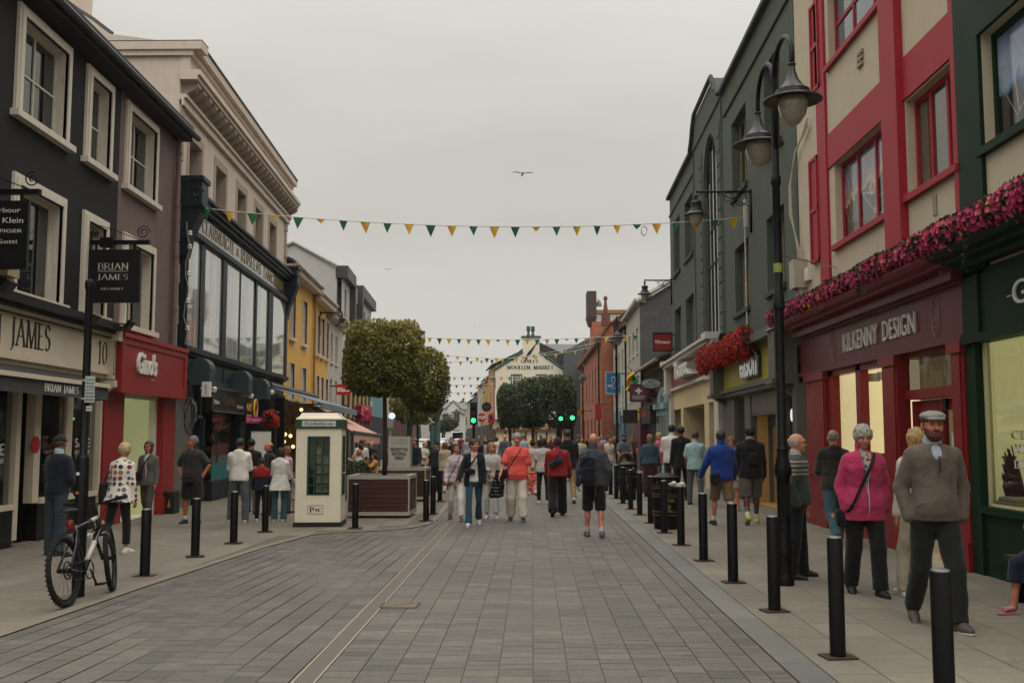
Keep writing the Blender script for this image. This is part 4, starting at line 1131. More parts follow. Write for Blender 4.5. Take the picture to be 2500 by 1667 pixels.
# shopfront
CRM=M('#c9bda9',.5,.06,3,.03,streak=.12);BLK=M('#0b0b0c',.4,.15,5,.02,spec=.25)
Yf=F1.Y(268,3.0,.2);Yc1=F1.Y(286,3.0,.28)
mb=MB();F1.box(mb,8,Yf,2.78,3.42,-.2,.16);F1.box(mb,8,Yf,2.70,2.78,-.2,.2);F1.box(mb,8,Yf,3.36,3.42,.16,.22);F1.box(mb,8,Yf+.02,2.63,2.70,-.2,.13)
mb.build('fascia',CRM,b)
mb=MB();F1.box(mb,8,Yf+.05,3.42,3.47,-.2,.30);F1.box(mb,8,Yf+.05,3.47,3.56,-.2,.40);F1.box(mb,8,Yf+.05,3.56,3.62,-.2,.34);F1.box(mb,8,Yf,3.345,3.36,.16,.235)
mb.build('cornice',BLK,b)
mb=MB();F1.box(mb,Yf,Yc1,2.62,3.30,-.2,.26);F1.box(mb,Yf-.02,Yc1+.02,3.30,3.52,-.2,.36);F1.box(mb,Yf,Yc1,2.48,2.60,-.2,.30)
mb.hexa([F1.P(Yf+.02,2.35,0),F1.P(Yf+.02,2.35,.1),F1.P(Yc1-.02,2.35,.1),F1.P(Yc1-.02,2.35,0),F1.P(Yf,2.48,0),F1.P(Yf,2.48,.28),F1.P(Yc1,2.48,.28),F1.P(Yc1,2.48,0)])
mb.build('console',CRM,b)
mb=MB()
for a0,a1,c0,c1 in((Yf+.1,Yc1-.1,2.7,3.22),):
 for q in((a0,a1,c0,c0+.015),(a0,a1,c1-.015,c1),(a0,a0+.02,c0,c1),(a1-.02,a1,c0,c1)):F1.box(mb,q[0],q[1],q[2],q[3],.26,.263)
mb.build('panel_line',BLK,b)
ya,yb=F1.Y(27,3.1,.165),F1.Y(124,3.1,.165)
INK=M('#101010',.4,0,bump=0)
lettering(F1,b,'JAMES',(ya+yb)/2,3.07,.162,INK,width=yb-ya,height=.5,serif=True,thick=.004,weight=.15)
wN=(yb-ya)/5.1
lettering(F1,b,'BRIAN',F1.Y(4,3.1,.165)-(yb-ya)*.5,3.09,.162,INK,width=yb-ya,height=.44,serif=True,thick=.004,weight=.15)
ya,yb=F1.Y(240,3.1,.165),F1.Y(262,3.1,.165)
lettering(F1,b,'10',(ya+yb)/2,3.07,.162,INK,width=yb-ya,height=.42,serif=True,thick=.004,weight=.12)
# canvas blind
Yv=F1.Y(266,2.3,.62)
mb=MB()
P=F1.P
mb.hexa([P(8,2.60,.14),P(8,2.40,.60),P(Yv,2.40,.60),P(Yv,2.60,.14),P(8,2.62,.14),P(8,2.42,.61),P(Yv,2.42,.61),P(Yv,2.62,.14)])
F1.box(mb,8,Yv,2.20,2.405,.595,.605);F1.box(mb,Yv-.012,Yv,2.20,2.42,.2,.6)
aw=mb.build('awning',cloth('#232423'),b)
mb=MB();F1.box(mb,8,Yv+.01,2.405,2.47,.57,.64);mb.build('awning_rail',CRM,b)
ya,yb=F1.Y(109,2.3,.61),F1.Y(192,2.3,.61)
lettering(F1,b,'BRIAN JAMES',(ya+yb)/2,2.30,.607,M('#d8d4cc',.6,0,bump=0),name='awning_lettering',width=yb-ya,height=.14,serif=True,thick=.003,weight=.17)
# windows, door recess, risers
yp=[F1.Y(p,1.4,.02)for p in(-400,32,43,80,95,160,175,240)]
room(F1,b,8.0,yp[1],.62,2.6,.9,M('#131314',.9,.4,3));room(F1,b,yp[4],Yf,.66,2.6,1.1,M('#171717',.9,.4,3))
mb=MB();F1.box(mb,8.0,yp[1],.55,.62,-.1,.10);F1.box(mb,yp[1],yp[2],.1,2.62,-.1,.06);F1.box(mb,yp[3],yp[4],.6,2.62,-.1,.04);F1.box(mb,yp[5],yp[6],.66,2.62,-.1,.02)
F1.box(mb,yp[4],Yf,.58,.66,-.1,.08)
mb.build('shop_frame',CRM,b)
mb=MB()
for i in range(6):
 y=yp[7]+(Yf-yp[7])*i/6;F1.box(mb,y,y+(Yf-yp[7])/9,.66,2.62,-.1,.07)
F1.box(mb,yp[7]-.02,Yf+.02,.0,.66,-.1,.10);F1.box(mb,yp[7],Yf,.66,2.62,-.1,.03)
mb.build('fluted_pilaster',CRM,b)
mb=MB();F1.box(mb,8,yp[1],0,.55,-.5,.05);F1.box(mb,yp[4],yp[7]-.02,0,.58,-.5,.03);mb.build('stall_riser',BLK,b)
pane(F1,b,8.0,yp[1],.62,2.6,-.02,GLC,'shop_window');pane(F1,b,yp[4],yp[7],.66,2.6,-.02,GLC,'shop_window')
mb=MB();F1.box(mb,yp[2],yp[3],0,2.6,-1.7,-1.6);F1.box(mb,yp[2]-.03,yp[2],0,2.6,-1.6,-.1);F1.box(mb,yp[3],yp[3]+.03,0,2.6,-1.6,-.1);F1.box(mb,yp[2],yp[3],2.6,2.63,-1.6,0)
mb.build('door_recess',BLK,b)
def tile_mat():
 def f(nt,n,l,bs):
  t=n.new('ShaderNodeTexCoord');ck=n.new('ShaderNodeTexChecker');ck.inputs['Scale'].default_value=9;ck.inputs[1].default_value=(.30,.26,.2,1);ck.inputs[2].default_value=(.12,.03,.02,1)
  l.new(t.outputs['Object'],ck.inputs[0]);l.new(ck.outputs[0],bs.inputs['Base Color'])
 return ramp_mat('mosaic',f)
mb=MB();F1.box(mb,yp[2],yp[3]+.2,.0,.016,-1.6,.12);mb.build('mosaic_threshold',tile_mat(),b)
WHL=M('#cfccc4',.5,0,bump=0)
ya,yb=F1.Y(186,1.6,0),F1.Y(221,1.6,0)
lettering(F1,b,'SALE',(ya+yb)/2,1.50,-.012,WHL,name='window_lettering',width=yb-ya,height=.15,thick=.002)
lettering(F1,b,'UP TO 50% OFF',(ya+yb)/2,1.34,-.012,WHL,name='window_lettering',width=yb-ya,height=.07,thick=.002)
ya,yb=F1.Y(-42,1.5,0),F1.Y(13,1.5,0)
lettering(F1,b,'SALE',(ya+yb)/2,1.42,-.012,WHL,name='window_lettering',width=yb-ya,height=.17,thick=.002)
lettering(F1,b,'UP TO 50% OFF',(ya+yb)/2,1.25,-.012,WHL,name='window_lettering',width=yb-ya,height=.08,thick=.002)
mb=MB();c=F1.at(87,1085,.05);mb.lathe([(.0,0),(.13,0),(.13,.01),(0,.01)],(0,0,0),20)
mb.v=[tuple(F1.P(c[0],c[1],.045)+Vector((v[2],v[0],v[1])))for v in mb.v];mb.build('sale_sticker',M('#a31c22',.5,0,bump=0),b)
mb=MB();c=F1.at(183,1022,-.4);mb.lathe([(.0,-.03),(.05,-.02),(.05,.02),(0,.03)],F1.P(c[0],c[1],-.4),12);mb.build('green_lamp',M('#35d060',.4,0,bump=0,emit=2.2),b)
goods(F1,b,yp[4]+.1,Yf-.2,(.7,1.25,1.8),.85,3,['#1a1a1c','#26221e','#151b24','#30312e','#3a2a22'],sz=(.25,.45))
goods(F1,b,12,yp[1]-.1,(.66,1.2,1.8),.7,4,['#1a1a1c','#26221e','#14233a','#30312e','#3a1a1a'],sz=(.25,.45))
# mauve house over the red cafe
Ye=22.05
m_=thing('house','narrow mauve rendered house with white sash windows above a red takeaway front','house',(F1.X(20),20.5,0))
MV=M('#705d5a',.85,.16,3,.12,90,streak=.25)
wins=[]
for pl,pr,z0,z1,co in((312,390,6.36,7.84,2),(303,382,3.72,5.3,2)):
 wins.append((F1.Y(pl,(z0+z1)/2,.07)+.17,F1.Y(pr,(z0+z1)/2,.07)-.17,z0,z1,co,2))
mb=MB();wall(mb,F1,Ys,Ye,3.45,8.3,[w[:4]for w in wins],.25);body(F1,mb,Ys,Ye,3.45,8.3);mb.build('wall',MV,m_,fixn=False)
for w in wins:window(F1,m_,*w[:4],d=.22,cols=w[4],rows=w[5],sur=.16,surm=TRIM,frame=TRIM,sill=.1)
roof_slope(F1,m_,Ys,Ye,8.3,4.5,2.0,.35);gutter(F1,m_,Ys,Ye+.25,8.24,.38,.065)
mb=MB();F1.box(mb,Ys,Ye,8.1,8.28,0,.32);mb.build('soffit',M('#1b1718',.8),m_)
pipe(F1,m_,Ye-.22,3.5,8.1,.1,.05,M('#6d5754',.6))
RED1=M('#8a1d1c',.5,.1,4,.03,streak=.2)
Yg=Yc1+.02
mb=MB();F1.box(mb,Yg,Ye-.05,2.40,3.46,-.2,.34)
F1.box(mb,Yg,Ye-.05,3.40,3.48,.34,.40);F1.box(mb,Yg,Yg+.12,2.40,3.40,.34,.37);F1.box(mb,Ye-.2,Ye-.05,2.40,3.40,.34,.37);F1.box(mb,Yg+.12,Ye-.2,2.40,2.62,.34,.365);F1.box(mb,Yg+.12,Ye-.2,3.28,3.40,.34,.365)
mb.build('fascia',RED1,m_)
ya,yb=F1.Y(335,3,.36),F1.Y(381,3,.36)
lettering(F1,m_,"Gino's",(ya+yb)/2,2.99,.345,M('#dcd8d0',.4,0,bump=0),width=yb-ya,height=.42,thick=.05,bold=.02,shear=.12)
lettering(F1,m_,'GELATO',yb-.18,2.70,.368,M('#c8a8a0',.4,0,bump=0),name='small_lettering',width=.22,height=.03,thick=.003)
yq=[F1.Y(p,1.2,.0)for p in(289,372,378,404)]
mb=MB();F1.box(mb,Yg,yq[0],0,2.4,-.1,.08);F1.box(mb,yq[2],yq[3]+.1,.0,2.4,-.1,.16);F1.box(mb,yq[3]+.1,Ye-.02,0,2.4,-.1,.05);F1.box(mb,yq[2]-.02,yq[3]+.12,0,.36,-.1,.2)
mb.build('pilaster',RED1,m_)
mb=MB();F1.box(mb,yq[1],yq[2],0,2.4,-.1,.02);F1.box(mb,yq[0],yq[1],2.34,2.4,-.1,.02);F1.box(mb,yq[0],yq[1],0.0,.03,-.5,.02);mb.build('door_frame',WHITE,m_)
def lime():
 def f(nt,n,l,bs):
  t=n.new('ShaderNodeTexCoord');sp_=n.new('ShaderNodeSeparateXYZ');l.new(t.outputs['Object'],sp_.inputs[0]);mp_=n.new('ShaderNodeCombineXYZ');l.new(sp_.outputs['Z'],mp_.inputs[0]);l.new(sp_.outputs['Y'],mp_.inputs[1])
  br=n.new('ShaderNodeTexBrick');br.offset=0;br.inputs['Scale'].default_value=1;br.inputs['Brick Width'].default_value=.3;br.inputs['Row Height'].default_value=.16;br.inputs['Mortar Size'].default_value=.012
  br.inputs['Color1'].default_value=(.56,.60,.40,1);br.inputs['Color2'].default_value=(.50,.55,.36,1);br.inputs['Mortar'].default_value=(.3,.32,.2,1)
  l.new(mp_.outputs[0],br.inputs[0]);l.new(br.outputs[0],bs.inputs['Base Color']);l.new(br.outputs[0],bs.inputs['Emission Color']);bs.inputs['Emission Strength'].default_value=.62;bs.inputs['Roughness'].default_value=.4
 return ramp_mat('lime',f)
mb=MB();F1.box(mb,yq[0]-.2,yq[1],.02,2.38,-1.25,-1.2);mb.build('lit_back_wall',lime(),m_)  # tile colour also emits, standing in for the takeaway's lighting
room(F1,m_,yq[0],yq[1],.02,2.38,1.19,M('#b4b88c',.5,.1,emit=.25),.1)
mb=MB();c=F1.at(292,1052,-.3);mb.lathe([(0,0),(.2,0),(.2,.02),(0,.02)],(0,0,0),22);mb.v=[tuple(F1.P(yq[0]+.1,1.72,-.25)+Vector((v[2],v[0],v[1])))for v in mb.v];mb.build('round_sign',M('#15211a',.5),m_)
lettering(F1,m_,'ES',yq[0]+.2,1.72,-.22,WHL,name='window_lettering',width=.16,height=.09,serif=True,thick=.003)
# cream building with a bracketed cornice, dark teal shopfront
cb=thing('building','tall cream building with bracketed cornice above the dark teal bay front','building',(F2.X(28),28,0))
Y0,Y1=22.05,34.9
CR=M('#cbbcae',.88,.10,2.5,.1,80,streak=.12);CRD=M('#a8978a',.85,.08,3,.08,streak=.2)
wins=[]
for px,pr in((459,487),(524,549),(577,597),(621,636),(656,669)):
 c0=F2.Y(px,7.4,0);c1=F2.Y(pr,7.4,0)
 wins.append((c0,c0+1.05,5.1,8.45))
mb=MB();wall(mb,F2,Y0,Y1,3.5,10.3,wins,.42);body(F2,mb,Y0,Y1,3.5,10.3,.42)
mb.build('wall',CR,cb,fixn=False)
for w in wins:
 o=window(F2,cb,*w,d=.42,cols=1,rows=2,sill=.08,surm=CRD)
 m2=MB();F2.box(m2,w[0]-.16,w[0],w[2],w[3]+.2,0,.02);F2.box(m2,w[1],w[1]+.16,w[2],w[3]+.2,0,.02);F2.box(m2,w[0],w[1],w[3],w[3]+.2,0,.018)
 F2.box(m2,w[1]-.01,w[1],w[2],w[3],-.36,-.001);F2.box(m2,w[0],w[0]+.01,w[2],w[3],-.36,-.001);m2.build('surround',CRD,o)
mb=MB()
F2.box(mb,Y0,Y1+.1,8.95,9.12,0,.10);F2.box(mb,Y0,Y1+.12,9.12,9.2,0,.16)
F2.box(mb,Y0-.05,Y1+.1,9.52,9.62,0,.40);F2.box(mb,Y0-.05,Y1+.14,9.62,9.74,0,.46);F2.box(mb,Y0-.02,Y1-.1,9.74,10.05,0,.22)
F2.box(mb,Y0+.01,Y1-.3,10.18,10.38,0,.40);F2.box(mb,Y0-.05,Y1-.4,10.05,10.18,0,.30)
mb.build('cornice',CR,cb)
mb=MB();F2.box(mb,Y0+.37,Y1-.28,10.381,10.42,-.2,.43);mb.build('lead_flashing',LEAD,cb)
n=26
for i in range(n):
 y=Y0+.15+(Y1-Y0-.3)*i/(n-1)
 mb=MB();P=F2.P
 mb.prism([P(y,9.2,.001),P(y,9.52,.001),P(y,9.52,.36),P(y,9.42,.37),P(y,9.34,.28),P(y,9.3,.18)],P(y,0,0),P(y+.24,0,0));mb.build('cornice_bracket',CRD,cb)
mb=MB()
for i in range(12):
 z=3.6+i*.46;F2.box(mb,Y1-.34,Y1+.02,z,z+.42,0,.05 if i%2 else .03)
 F2.box(mb,Y0,Y0+(.3 if i%2 else .2),z,z+.42,0,.04)
mb.build('quoin',CRD,cb)
# the gable end that faces the viewer, rising to a parapet with a swept shoulder
Xf=F2.X(Y0)
def gab(px,py):p=aty(px,py,Y0);return p
g_=[gab(*q)for q in((418,80),(268,83),(225,50),(190,28),(150,0))]
mb=MB();pts=[Vector((Xf,Y0,3.5)),Vector((Xf,Y0,10.36))]+[Vector((p.x,Y0,p.z))for p in g_[1:]]+[Vector((g_[-1].x-6,Y0,g_[-1].z+3)),Vector((g_[-1].x-6,Y0,3.5))]
mb.prism(pts,(0,Y0,0),(0,Y0+.35,0));mb.build('gable_wall',CR,cb)
mb=MB()
a,c_=g_[0],g_[1];mb.box(c_.x,Xf+.5,Y0-.1,Y0+.36,10.18,10.36);mb.box(c_.x+.02,Xf+.3,Y0-.05,Y0,10.06,10.18);mb.v=[(v[0],v[1]-.03,v[2]+.004)for v in mb.v];mb.build('gable_cornice',CR,cb)
mb=MB();mb.tube([Vector((p.x,Y0+.1,p.z+.03))for p in g_[1:]]+[Vector((g_[-1].x-6,Y0+.1,g_[-1].z+3.03))],.07,6);mb.box(c_.x,Xf+.5,Y0-.1,Y0+.36,10.365,10.40);mb.build('coping',LEAD,cb)
mb=MB();p=aty(170,-20,Y0);mb.box(p.x-1.4,p.x-.05,Y0+.4,Y0+1.3,9.5,14);mb.build('chimney',CR,cb)
# dark teal front
TEAL=M('#18222a',.5,.2,4,.05,60,streak=.3,spec=.25);TEAL2=M('#2f3c40',.5,.2,5,.05,streak=.35);GOLD=M('#a58a4a',.35,.2,20,.02,metal=.4)
sf=thing('shopfront','dark teal timber shopfront with tall upper bay windows and gold lettered fascia','shopfront',(F2.X(28)+.2,28.2,0))
w1=.14
Ya,Yb=22.35,34.6
mb=MB();F2.box(mb,Ya,Yb,6.15,6.24,0,w1+.1);F2.box(mb,Ya,Yb,6.24,6.30,0,w1+.06);F2.box(mb,Ya,Yb,6.86,6.95,0,w1+.12);F2.box(mb,Ya,Yb,6.95,7.05,0,w1+.20);F2.box(mb,Ya,Yb,7.05,7.12,0,w1+.28);F2.box(mb,Ya,Yb,6.3,6.86,0,w1-.02)
mb.build('entablature',TEAL,sf)
mb=MB();F2.box(mb,Ya+.35,Yb-.3,6.32,6.84,w1-.02,w1-.005);mb.build('glass_fascia',M('#2a3034',.12,.2,3,0,coat=.6),sf)
mb=MB();yy=Ya+.5;tot=Yb-.5-yy
for s_,a,c_ in(('MIC',0,.055),('CEARNUIGTE',.075,.36),('&',.385,.41),('RUISLEAS',.43,.66),('TANGNAIRE',.69,.99)):
 F2.text(mb,s_.upper()if s_!='&' else '&',yy+tot*(a+c_)/2,6.58,w1-.004,width=tot*(c_-a),height=.34 if s_ not in('Mac','&')else .22,serif=False if s_=='&' else True,thick=.01,weight=.12)
mb.build('gold_lettering',GOLD,sf,fixn=False)
for(ya,yb)in((Ya-.1,Ya+.35),(Yb-.25,Yb+.2)):
 mb=MB();P=F2.P
 mb.prism([P(ya,5.6,0),P(ya,5.6,w1+.02),P(ya,6.0,w1+.10),P(ya,6.5,w1+.30),P(ya,6.75,w1+.38),P(ya,6.75,0)],P(ya,0,0),P(yb,0,0))
 F2.box(mb,ya-.04,yb+.04,6.75,7.28,0,w1+.38);F2.box(mb,ya-.08,yb+.08,7.28,7.38,0,w1+.42);F2.box(mb,ya-.06,yb+.06,6.70,6.76,0,w1+.41)
 mb.tube([P(ya-.045,7.0+.1*math.sin(t),w1+.3+.12*math.cos(t))for t in np.linspace(0,5,14)],.025,6)
 mb.build('carved_console',TEAL,sf)
px_p=[(421,427),(487,497),(541,551),(584,587),(621,625),(653,664),(688,700)]
piers=[]
for a,c_ in px_p:piers.append((F2.Y(a,5,w1),F2.Y(c_,5,w1)))
piers[0]=(Ya,Ya+.22);piers[-1]=(Yb-.3,Yb)
mb=MB()
for i,(a,c_)in enumerate(piers):F2.box(mb,a,c_ if c_-a>.06 else a+.06,3.62,6.15,0,w1+(.03 if c_-a>.2 else .005))
F2.box(mb,Ya,Yb,3.50,3.62,0,w1+.10);F2.box(mb,Ya,Yb,3.44,3.5,0,w1+.02)
mb.build('bay_frame',TEAL,sf)
def upglass():  # uneven pale base colour stands in for the sky reflected in the panes
 def f(nt,n,l,bs):
  t=n.new('ShaderNodeTexCoord');nz_=n.new('ShaderNodeTexNoise');nz_.inputs['Scale'].default_value=1.2;mp_=n.new('ShaderNodeMapping');mp_.inputs['Scale'].default_value=(.5,2.5,.25);l.new(t.outputs['Object'],mp_.inputs[0]);l.new(mp_.outputs[0],nz_.inputs['Vector'])
  rp=n.new('ShaderNodeValToRGB');rp.color_ramp.elements[0].position=.4;rp.color_ramp.elements[0].color=(.20,.215,.20,1);rp.color_ramp.elements[1].position=.6;rp.color_ramp.elements[1].color=(.38,.39,.35,1)
  l.new(nz_.outputs['Fac'],rp.inputs[0]);l.new(rp.outputs[0],bs.inputs['Base Color']);bs.inputs['Roughness'].default_value=.05;bs.inputs['IOR'].default_value=1.7;bs.inputs['Coat Weight'].default_value=.8;bs.inputs['Coat Roughness'].default_value=.02
 return ramp_mat('sky_toned_glass',f)
for i in range(len(piers)-1):pane(F2,sf,piers[i][1],piers[i+1][0],3.62,6.15,w1-.008,upglass(),'bay_window')
mb=MB()
for i in range(6):
 a=Ya+(Yb-Ya)*i/6+.06;c_=Ya+(Yb-Ya)*(i+1)/6-.06
 F2.box(mb,a,c_,2.98,3.40,0,w1-.10);F2.box(mb,a-.03,c_+.03,2.86,2.98,0,w1-.0)
mb.build('apron_panel',TEAL2,sf)
mb=MB();F2.box(mb,Ya,Yb,2.82,3.44,-.01,w1-.13);F2.box(mb,Ya,F2.Y(505,2.6,w1),2.55,2.86,0,w1-.16);mb.build('beam',TEAL,sf)
# ground floor of the teal front
Yw=F2.Y(478,1.2,0)
mb=MB();F2.box(mb,22.1,Yw,0,2.85,-.6,-.05);mb.build('concrete_wall',M('#6c665e',.95,.3,5,.4,25,streak=.4),sf)
ps=[F2.Y(p,1.2,.25)for p in(480,500,512,538,594,604,660,676,700)]
mb=MB();F2.box(mb,Yw,ps[1],0,2.85,-.3,.12);F2.box(mb,ps[4],ps[5],0,2.85,-.2,.16);F2.box(mb,ps[6],ps[7],0,2.85,-.2,.16);F2.box(mb,ps[8]-.15,ps[8]+.1,0,2.85,-.2,.16);F2.box(mb,ps[3],ps[4],0,.5,-.1,.05)
mb.tube([F2.P(Yw-.5,2.05,.1),F2.P(Yw-.05,2.05,.1),F2.P(Yw+.02,2.0,.14),F2.P(Yw+.02,.1,.14)],.06,10)
mb.build('pilaster',TEAL,sf)
mb=MB();F2.box(mb,ps[1],ps[3],0,2.2,-.6,-.5);F2.box(mb,ps[7],ps[8],0,2.5,-1.2,-1.1);mb.build('door',M('#0c0c0d',.7),sf)
pane(F2,sf,ps[3],ps[4],.5,2.2,.02,GLC,'shop_window');room(F2,sf,ps[3],ps[4],.5,2.2,.7,M('#1c1d1c',.8,.3));goods(F2,sf,ps[3],ps[4],(.55,.85,1.15,1.5),.5,8,['#101314','#5a2a20','#2d6b6a','#8a8a3a','#3a3a30','#6a5a48','#8a2a3a'],sz=(.1,.24))
mb=MB();F2.box(mb,ps[3]+.04,ps[4]-.05,.52,.95,.025,.03);mb.build('window_poster',M('#1f6a6e',.5,.2),sf)
yc0,yc1=F2.Y(520,2.5,.3),F2.Y(597,2.5,.3)
mb=MB();F2.box(mb,yc0,yc1,2.22,2.8,0,.28);mb.build('sign_board',M('#151415',.35,.2),sf)
mb=MB();a,c_=yc0,yc1
for q in((a,c_,2.20,2.25),(a,c_,2.77,2.82),(a,a+.06,2.2,2.8),(c_-.06,c_,2.2,2.8)):F2.box(mb,*q,.28,.31)
mb.build('sign_frame',M('#4b4a48',.4),sf)
lettering(F2,sf,'Centra',(a+c_)/2,2.52,.284,M('#5c3318',.5,0,bump=0),width=(c_-a)*.38,height=.24,thick=.01,bold=.02)
lettering(F2,sf,"O'Shea's",a+(c_-a)*.12,2.45,.284,WHL,name='small_lettering',width=(c_-a)*.16,height=.1,thick=.004,bold=.02)
lettering(F2,sf,'Main Street',a+(c_-a)*.87,2.40,.284,WHL,name='small_lettering',width=(c_-a)*.2,height=.1,thick=.004,bold=.02)
# the deli sign, the pink payment sign, the blank screen
ya,yb=F2.Y(603,2.4,.3),F2.Y(634,2.4,.3)
mb=MB();F2.box(mb,ya,yb,2.02,2.72,0,.28);mb.build('sign_board',M('#101012',.3),sf)
YE=M('#c9a23c',.4,0,bump=0,emit=.15)
lettering(F2,sf,'NY',ya+.2*(yb-ya),2.42,.284,YE,width=.35*(yb-ya),height=.2,thick=.006);lettering(F2,sf,'SS',ya+.22*(yb-ya),2.14,.284,YE,width=.35*(yb-ya),height=.14,thick=.006)
mb=MB();P=F2.P;yy=ya+.68*(yb-ya);mb.tube([P(yy+.22*math.cos(t),2.42+.25*math.sin(t),.3)for t in np.linspace(0,2*PI,18)],.022,6);mb.build('swirl',YE,sf)
mb=MB();mb.tube([P(yy+.13*math.cos(t),2.40+.16*math.sin(t),.292)for t in np.linspace(0,2*PI,14)],.03,6);mb.build('swirl',M('#7c1d3a',.4,emit=.15),sf)
ps_=aty(620,1025,F2.Y(598,1.8,.3))
t=thing('sign','pink rectangular Payzone sign projecting over the convenience shop door','sign',(ps_.x,ps_.y,ps_.z))
a=aty(599,1033,ps_.y);c_=aty(643,1017,ps_.y)
mb=MB();mb.box(a.x,c_.x,a.y,a.y+.06,a.z,c_.z);mb.build('panel',M('#a8205a',.4,.05,bump=0,emit=.12),t)
mb=MB();letters(mb,'Payzone',(a.x+(c_.x-a.x)*.62,a.y-.001,(a.z+c_.z)/2),(1,0,0),(0,0,1),width=(c_.x-a.x)*.62,height=(c_.z-a.z)*.5,thick=.004,bold=.02);mb.tube([(a.x+(c_.x-a.x)*(.16+.06*math.cos(q)),a.y-.01,(a.z+c_.z)/2+.05*math.sin(q))for q in np.linspace(-1,4.4,9)],.012,5);mb.build('lettering',WHL,t,fixn=False)
mb=MB();mb.tube([(a.x-.25,a.y+.03,(a.z+c_.z)/2),(a.x,a.y+.03,(a.z+c_.z)/2)],.02);mb.build('bracket',BLK,t)
p0=aty(612,1118,26.3);p1=aty(663,1052,26.3)
t=thing('display_board','blank white upright panel in a black frame behind the shoppers','panel',((p0.x+p1.x)/2,26.3,0))
mb=MB();mb.box(p0.x,p1.x,26.3,26.36,.9,p1.z);mb.build('panel',M('#c9c4bc',.6,.04,emit=.05),t)
mb=MB();mb.box(p0.x-.12,p0.x,26.28,26.4,0,p1.z+.1);mb.box(p1.x,p1.x+.1,26.28,26.4,0,p1.z+.1);mb.box(p0.x,p1.x,26.28,26.4,p1.z,p1.z+.1);mb.build('frame',BLK,t)
# lit interior of the bar beyond, under the blue blind
ya,yb=F2.Y(664,1.8,0),35.2
# grey flood lamps, cameras and alarm on the teal front
for i,(px,py)in enumerate(((508,902),(603,928),(648,945))):
 q=aty(px+4,py,F2.Y(px,3,.5));t=thing('floodlight',['large grey curved flood lamp nearest on the teal front','middle grey curved flood lamp right of the convenience sign','grey curved flood lamp beside the blue blind'][i],'floodlight',tuple(q),group='curved flood lamps on the teal shopfront')
 mb=MB();P0=F2.P(q.y,q.z,.0)
 for k in range(8):
  a0=PI*k/8;a1=PI*(k+1)/8
  r=.26
  mb.prism([Vector((P0.x+.35+r*math.cos(a0),0,q.z+r*math.sin(a0)))+Vector((0,q.y-.2,0)),Vector((P0.x+.35+r*math.cos(a1),q.y-.2,q.z+r*math.sin(a1))),Vector((P0.x+.35,q.y-.2,q.z))],(0,0,0),(0,.4,0))
 mb.box(P0.x+.05,P0.x+.6,q.y-.2,q.y+.2,q.z-.35,q.z+.001);mb.build('housing',TEAL2,t)
for i,(px,py)in enumerate(((521,950),(612,966),(663,957))):
 q=aty(px,py,F2.Y(px-6,2.5,.5));t=thing('security_camera',['white dome camera at the edge of the black convenience sign','white dome camera above the NY sign','white dome camera under the blue blind'][i],'camera',tuple(q),group='white dome cameras on the teal shopfront')
 mb=MB();mb.lathe([(0,-.09),(.06,-.07),(.085,-.01),(.085,.03),(.05,.06),(0,.06)],q,14);mb.tube([q+Vector((-.3,0,.02)),q],.03);mb.build('housing',WHITE,t,smooth=True)
 mb=MB();mb.lathe([(0,-.115),(.04,-.1),(.05,-.07),(0,-.06)],q,10);mb.build('lens',M('#101010',.2),t,smooth=True)
q=aty(503,950,F2.Y(490,2.6,.4));t=thing('alarm_box','white shield shaped alarm box on the dark teal pier','alarm box',tuple(q))
mb=MB();mb.box(q.x-.1,q.x+.1,q.y,q.y+.08,q.z-.17,q.z+.17,.0);mb.box(q.x-.08,q.x+.08,q.y-.01,q.y,q.z-.15,q.z+.15);mb.build('case',WHITE,t)
mb=MB();letters(mb,'EUROCO',(q.x,q.y-.011,q.z),(0,0,-1),(1,0,0),width=.22,height=.045,thick=.003);mb.build('lettering',INK,t,fixn=False)
# tangled cables hanging from the cafe corner
t=thing('cable_coil','tangle of grey and black cables hanging beside the red fascia','cables',tuple(F1.P(22.1,2.0,.35)))
rr=random.Random(5)
for k in range(7):
 mb=MB();c0=F1.P(22.12,2.25,.42);pts=[]
 for i in range(16):
  a=2*PI*i/15+k;pts.append(c0+Vector((.13*math.cos(a)+rr.uniform(-.02,.02),rr.uniform(-.05,.05),-.1+.32*math.sin(a)-.1*k*.3+rr.uniform(-.03,.03))))
 mb.tube(pts,.012,5);mb.build('cable',M('#77736c' if k%2 else '#151515',.6),t,smooth='all')
mb=MB();mb.tube([F1.P(22.1,3.5,.3),F1.P(22.15,2.6,.42),F1.P(22.2,1.8,.45),F1.P(22.6,1.35,.4),F1.P(23.6,1.2,.2),F1.P(23.9,1.45,.1),F1.P(23.2,1.6,.1)],.012,5);mb.build('cable',M('#151515',.6),t,smooth='all')
# insulators and mast cables on the corner
t=thing('cable_mast','black cable mast with white insulators at the corner of the bay front','cable mast',tuple(F1.P(22.05,3.5,.12)))
mb=MB();mb.tube([F1.P(22.1,3.3,.25),F1.P(22.1,6.3,.25)],.035);mb.build('mast',BLK,t)
for k,z in enumerate((3.9,4.5,5.1,5.7,6.0)):
 mb=MB();mb.lathe([(.02,0),(.055,.02),(.03,.05),(.05,.08),(.02,.11)],F1.P(22.05,z,.33),10);mb.build('insulator',WHITE,t)
mb=MB();mb.tube([F1.P(22.0,3.6+.3*k,.3+.06*math.sin(k*2))for k in range(10)],.01,5);mb.build('wire',M('#8a857c',.6),t)
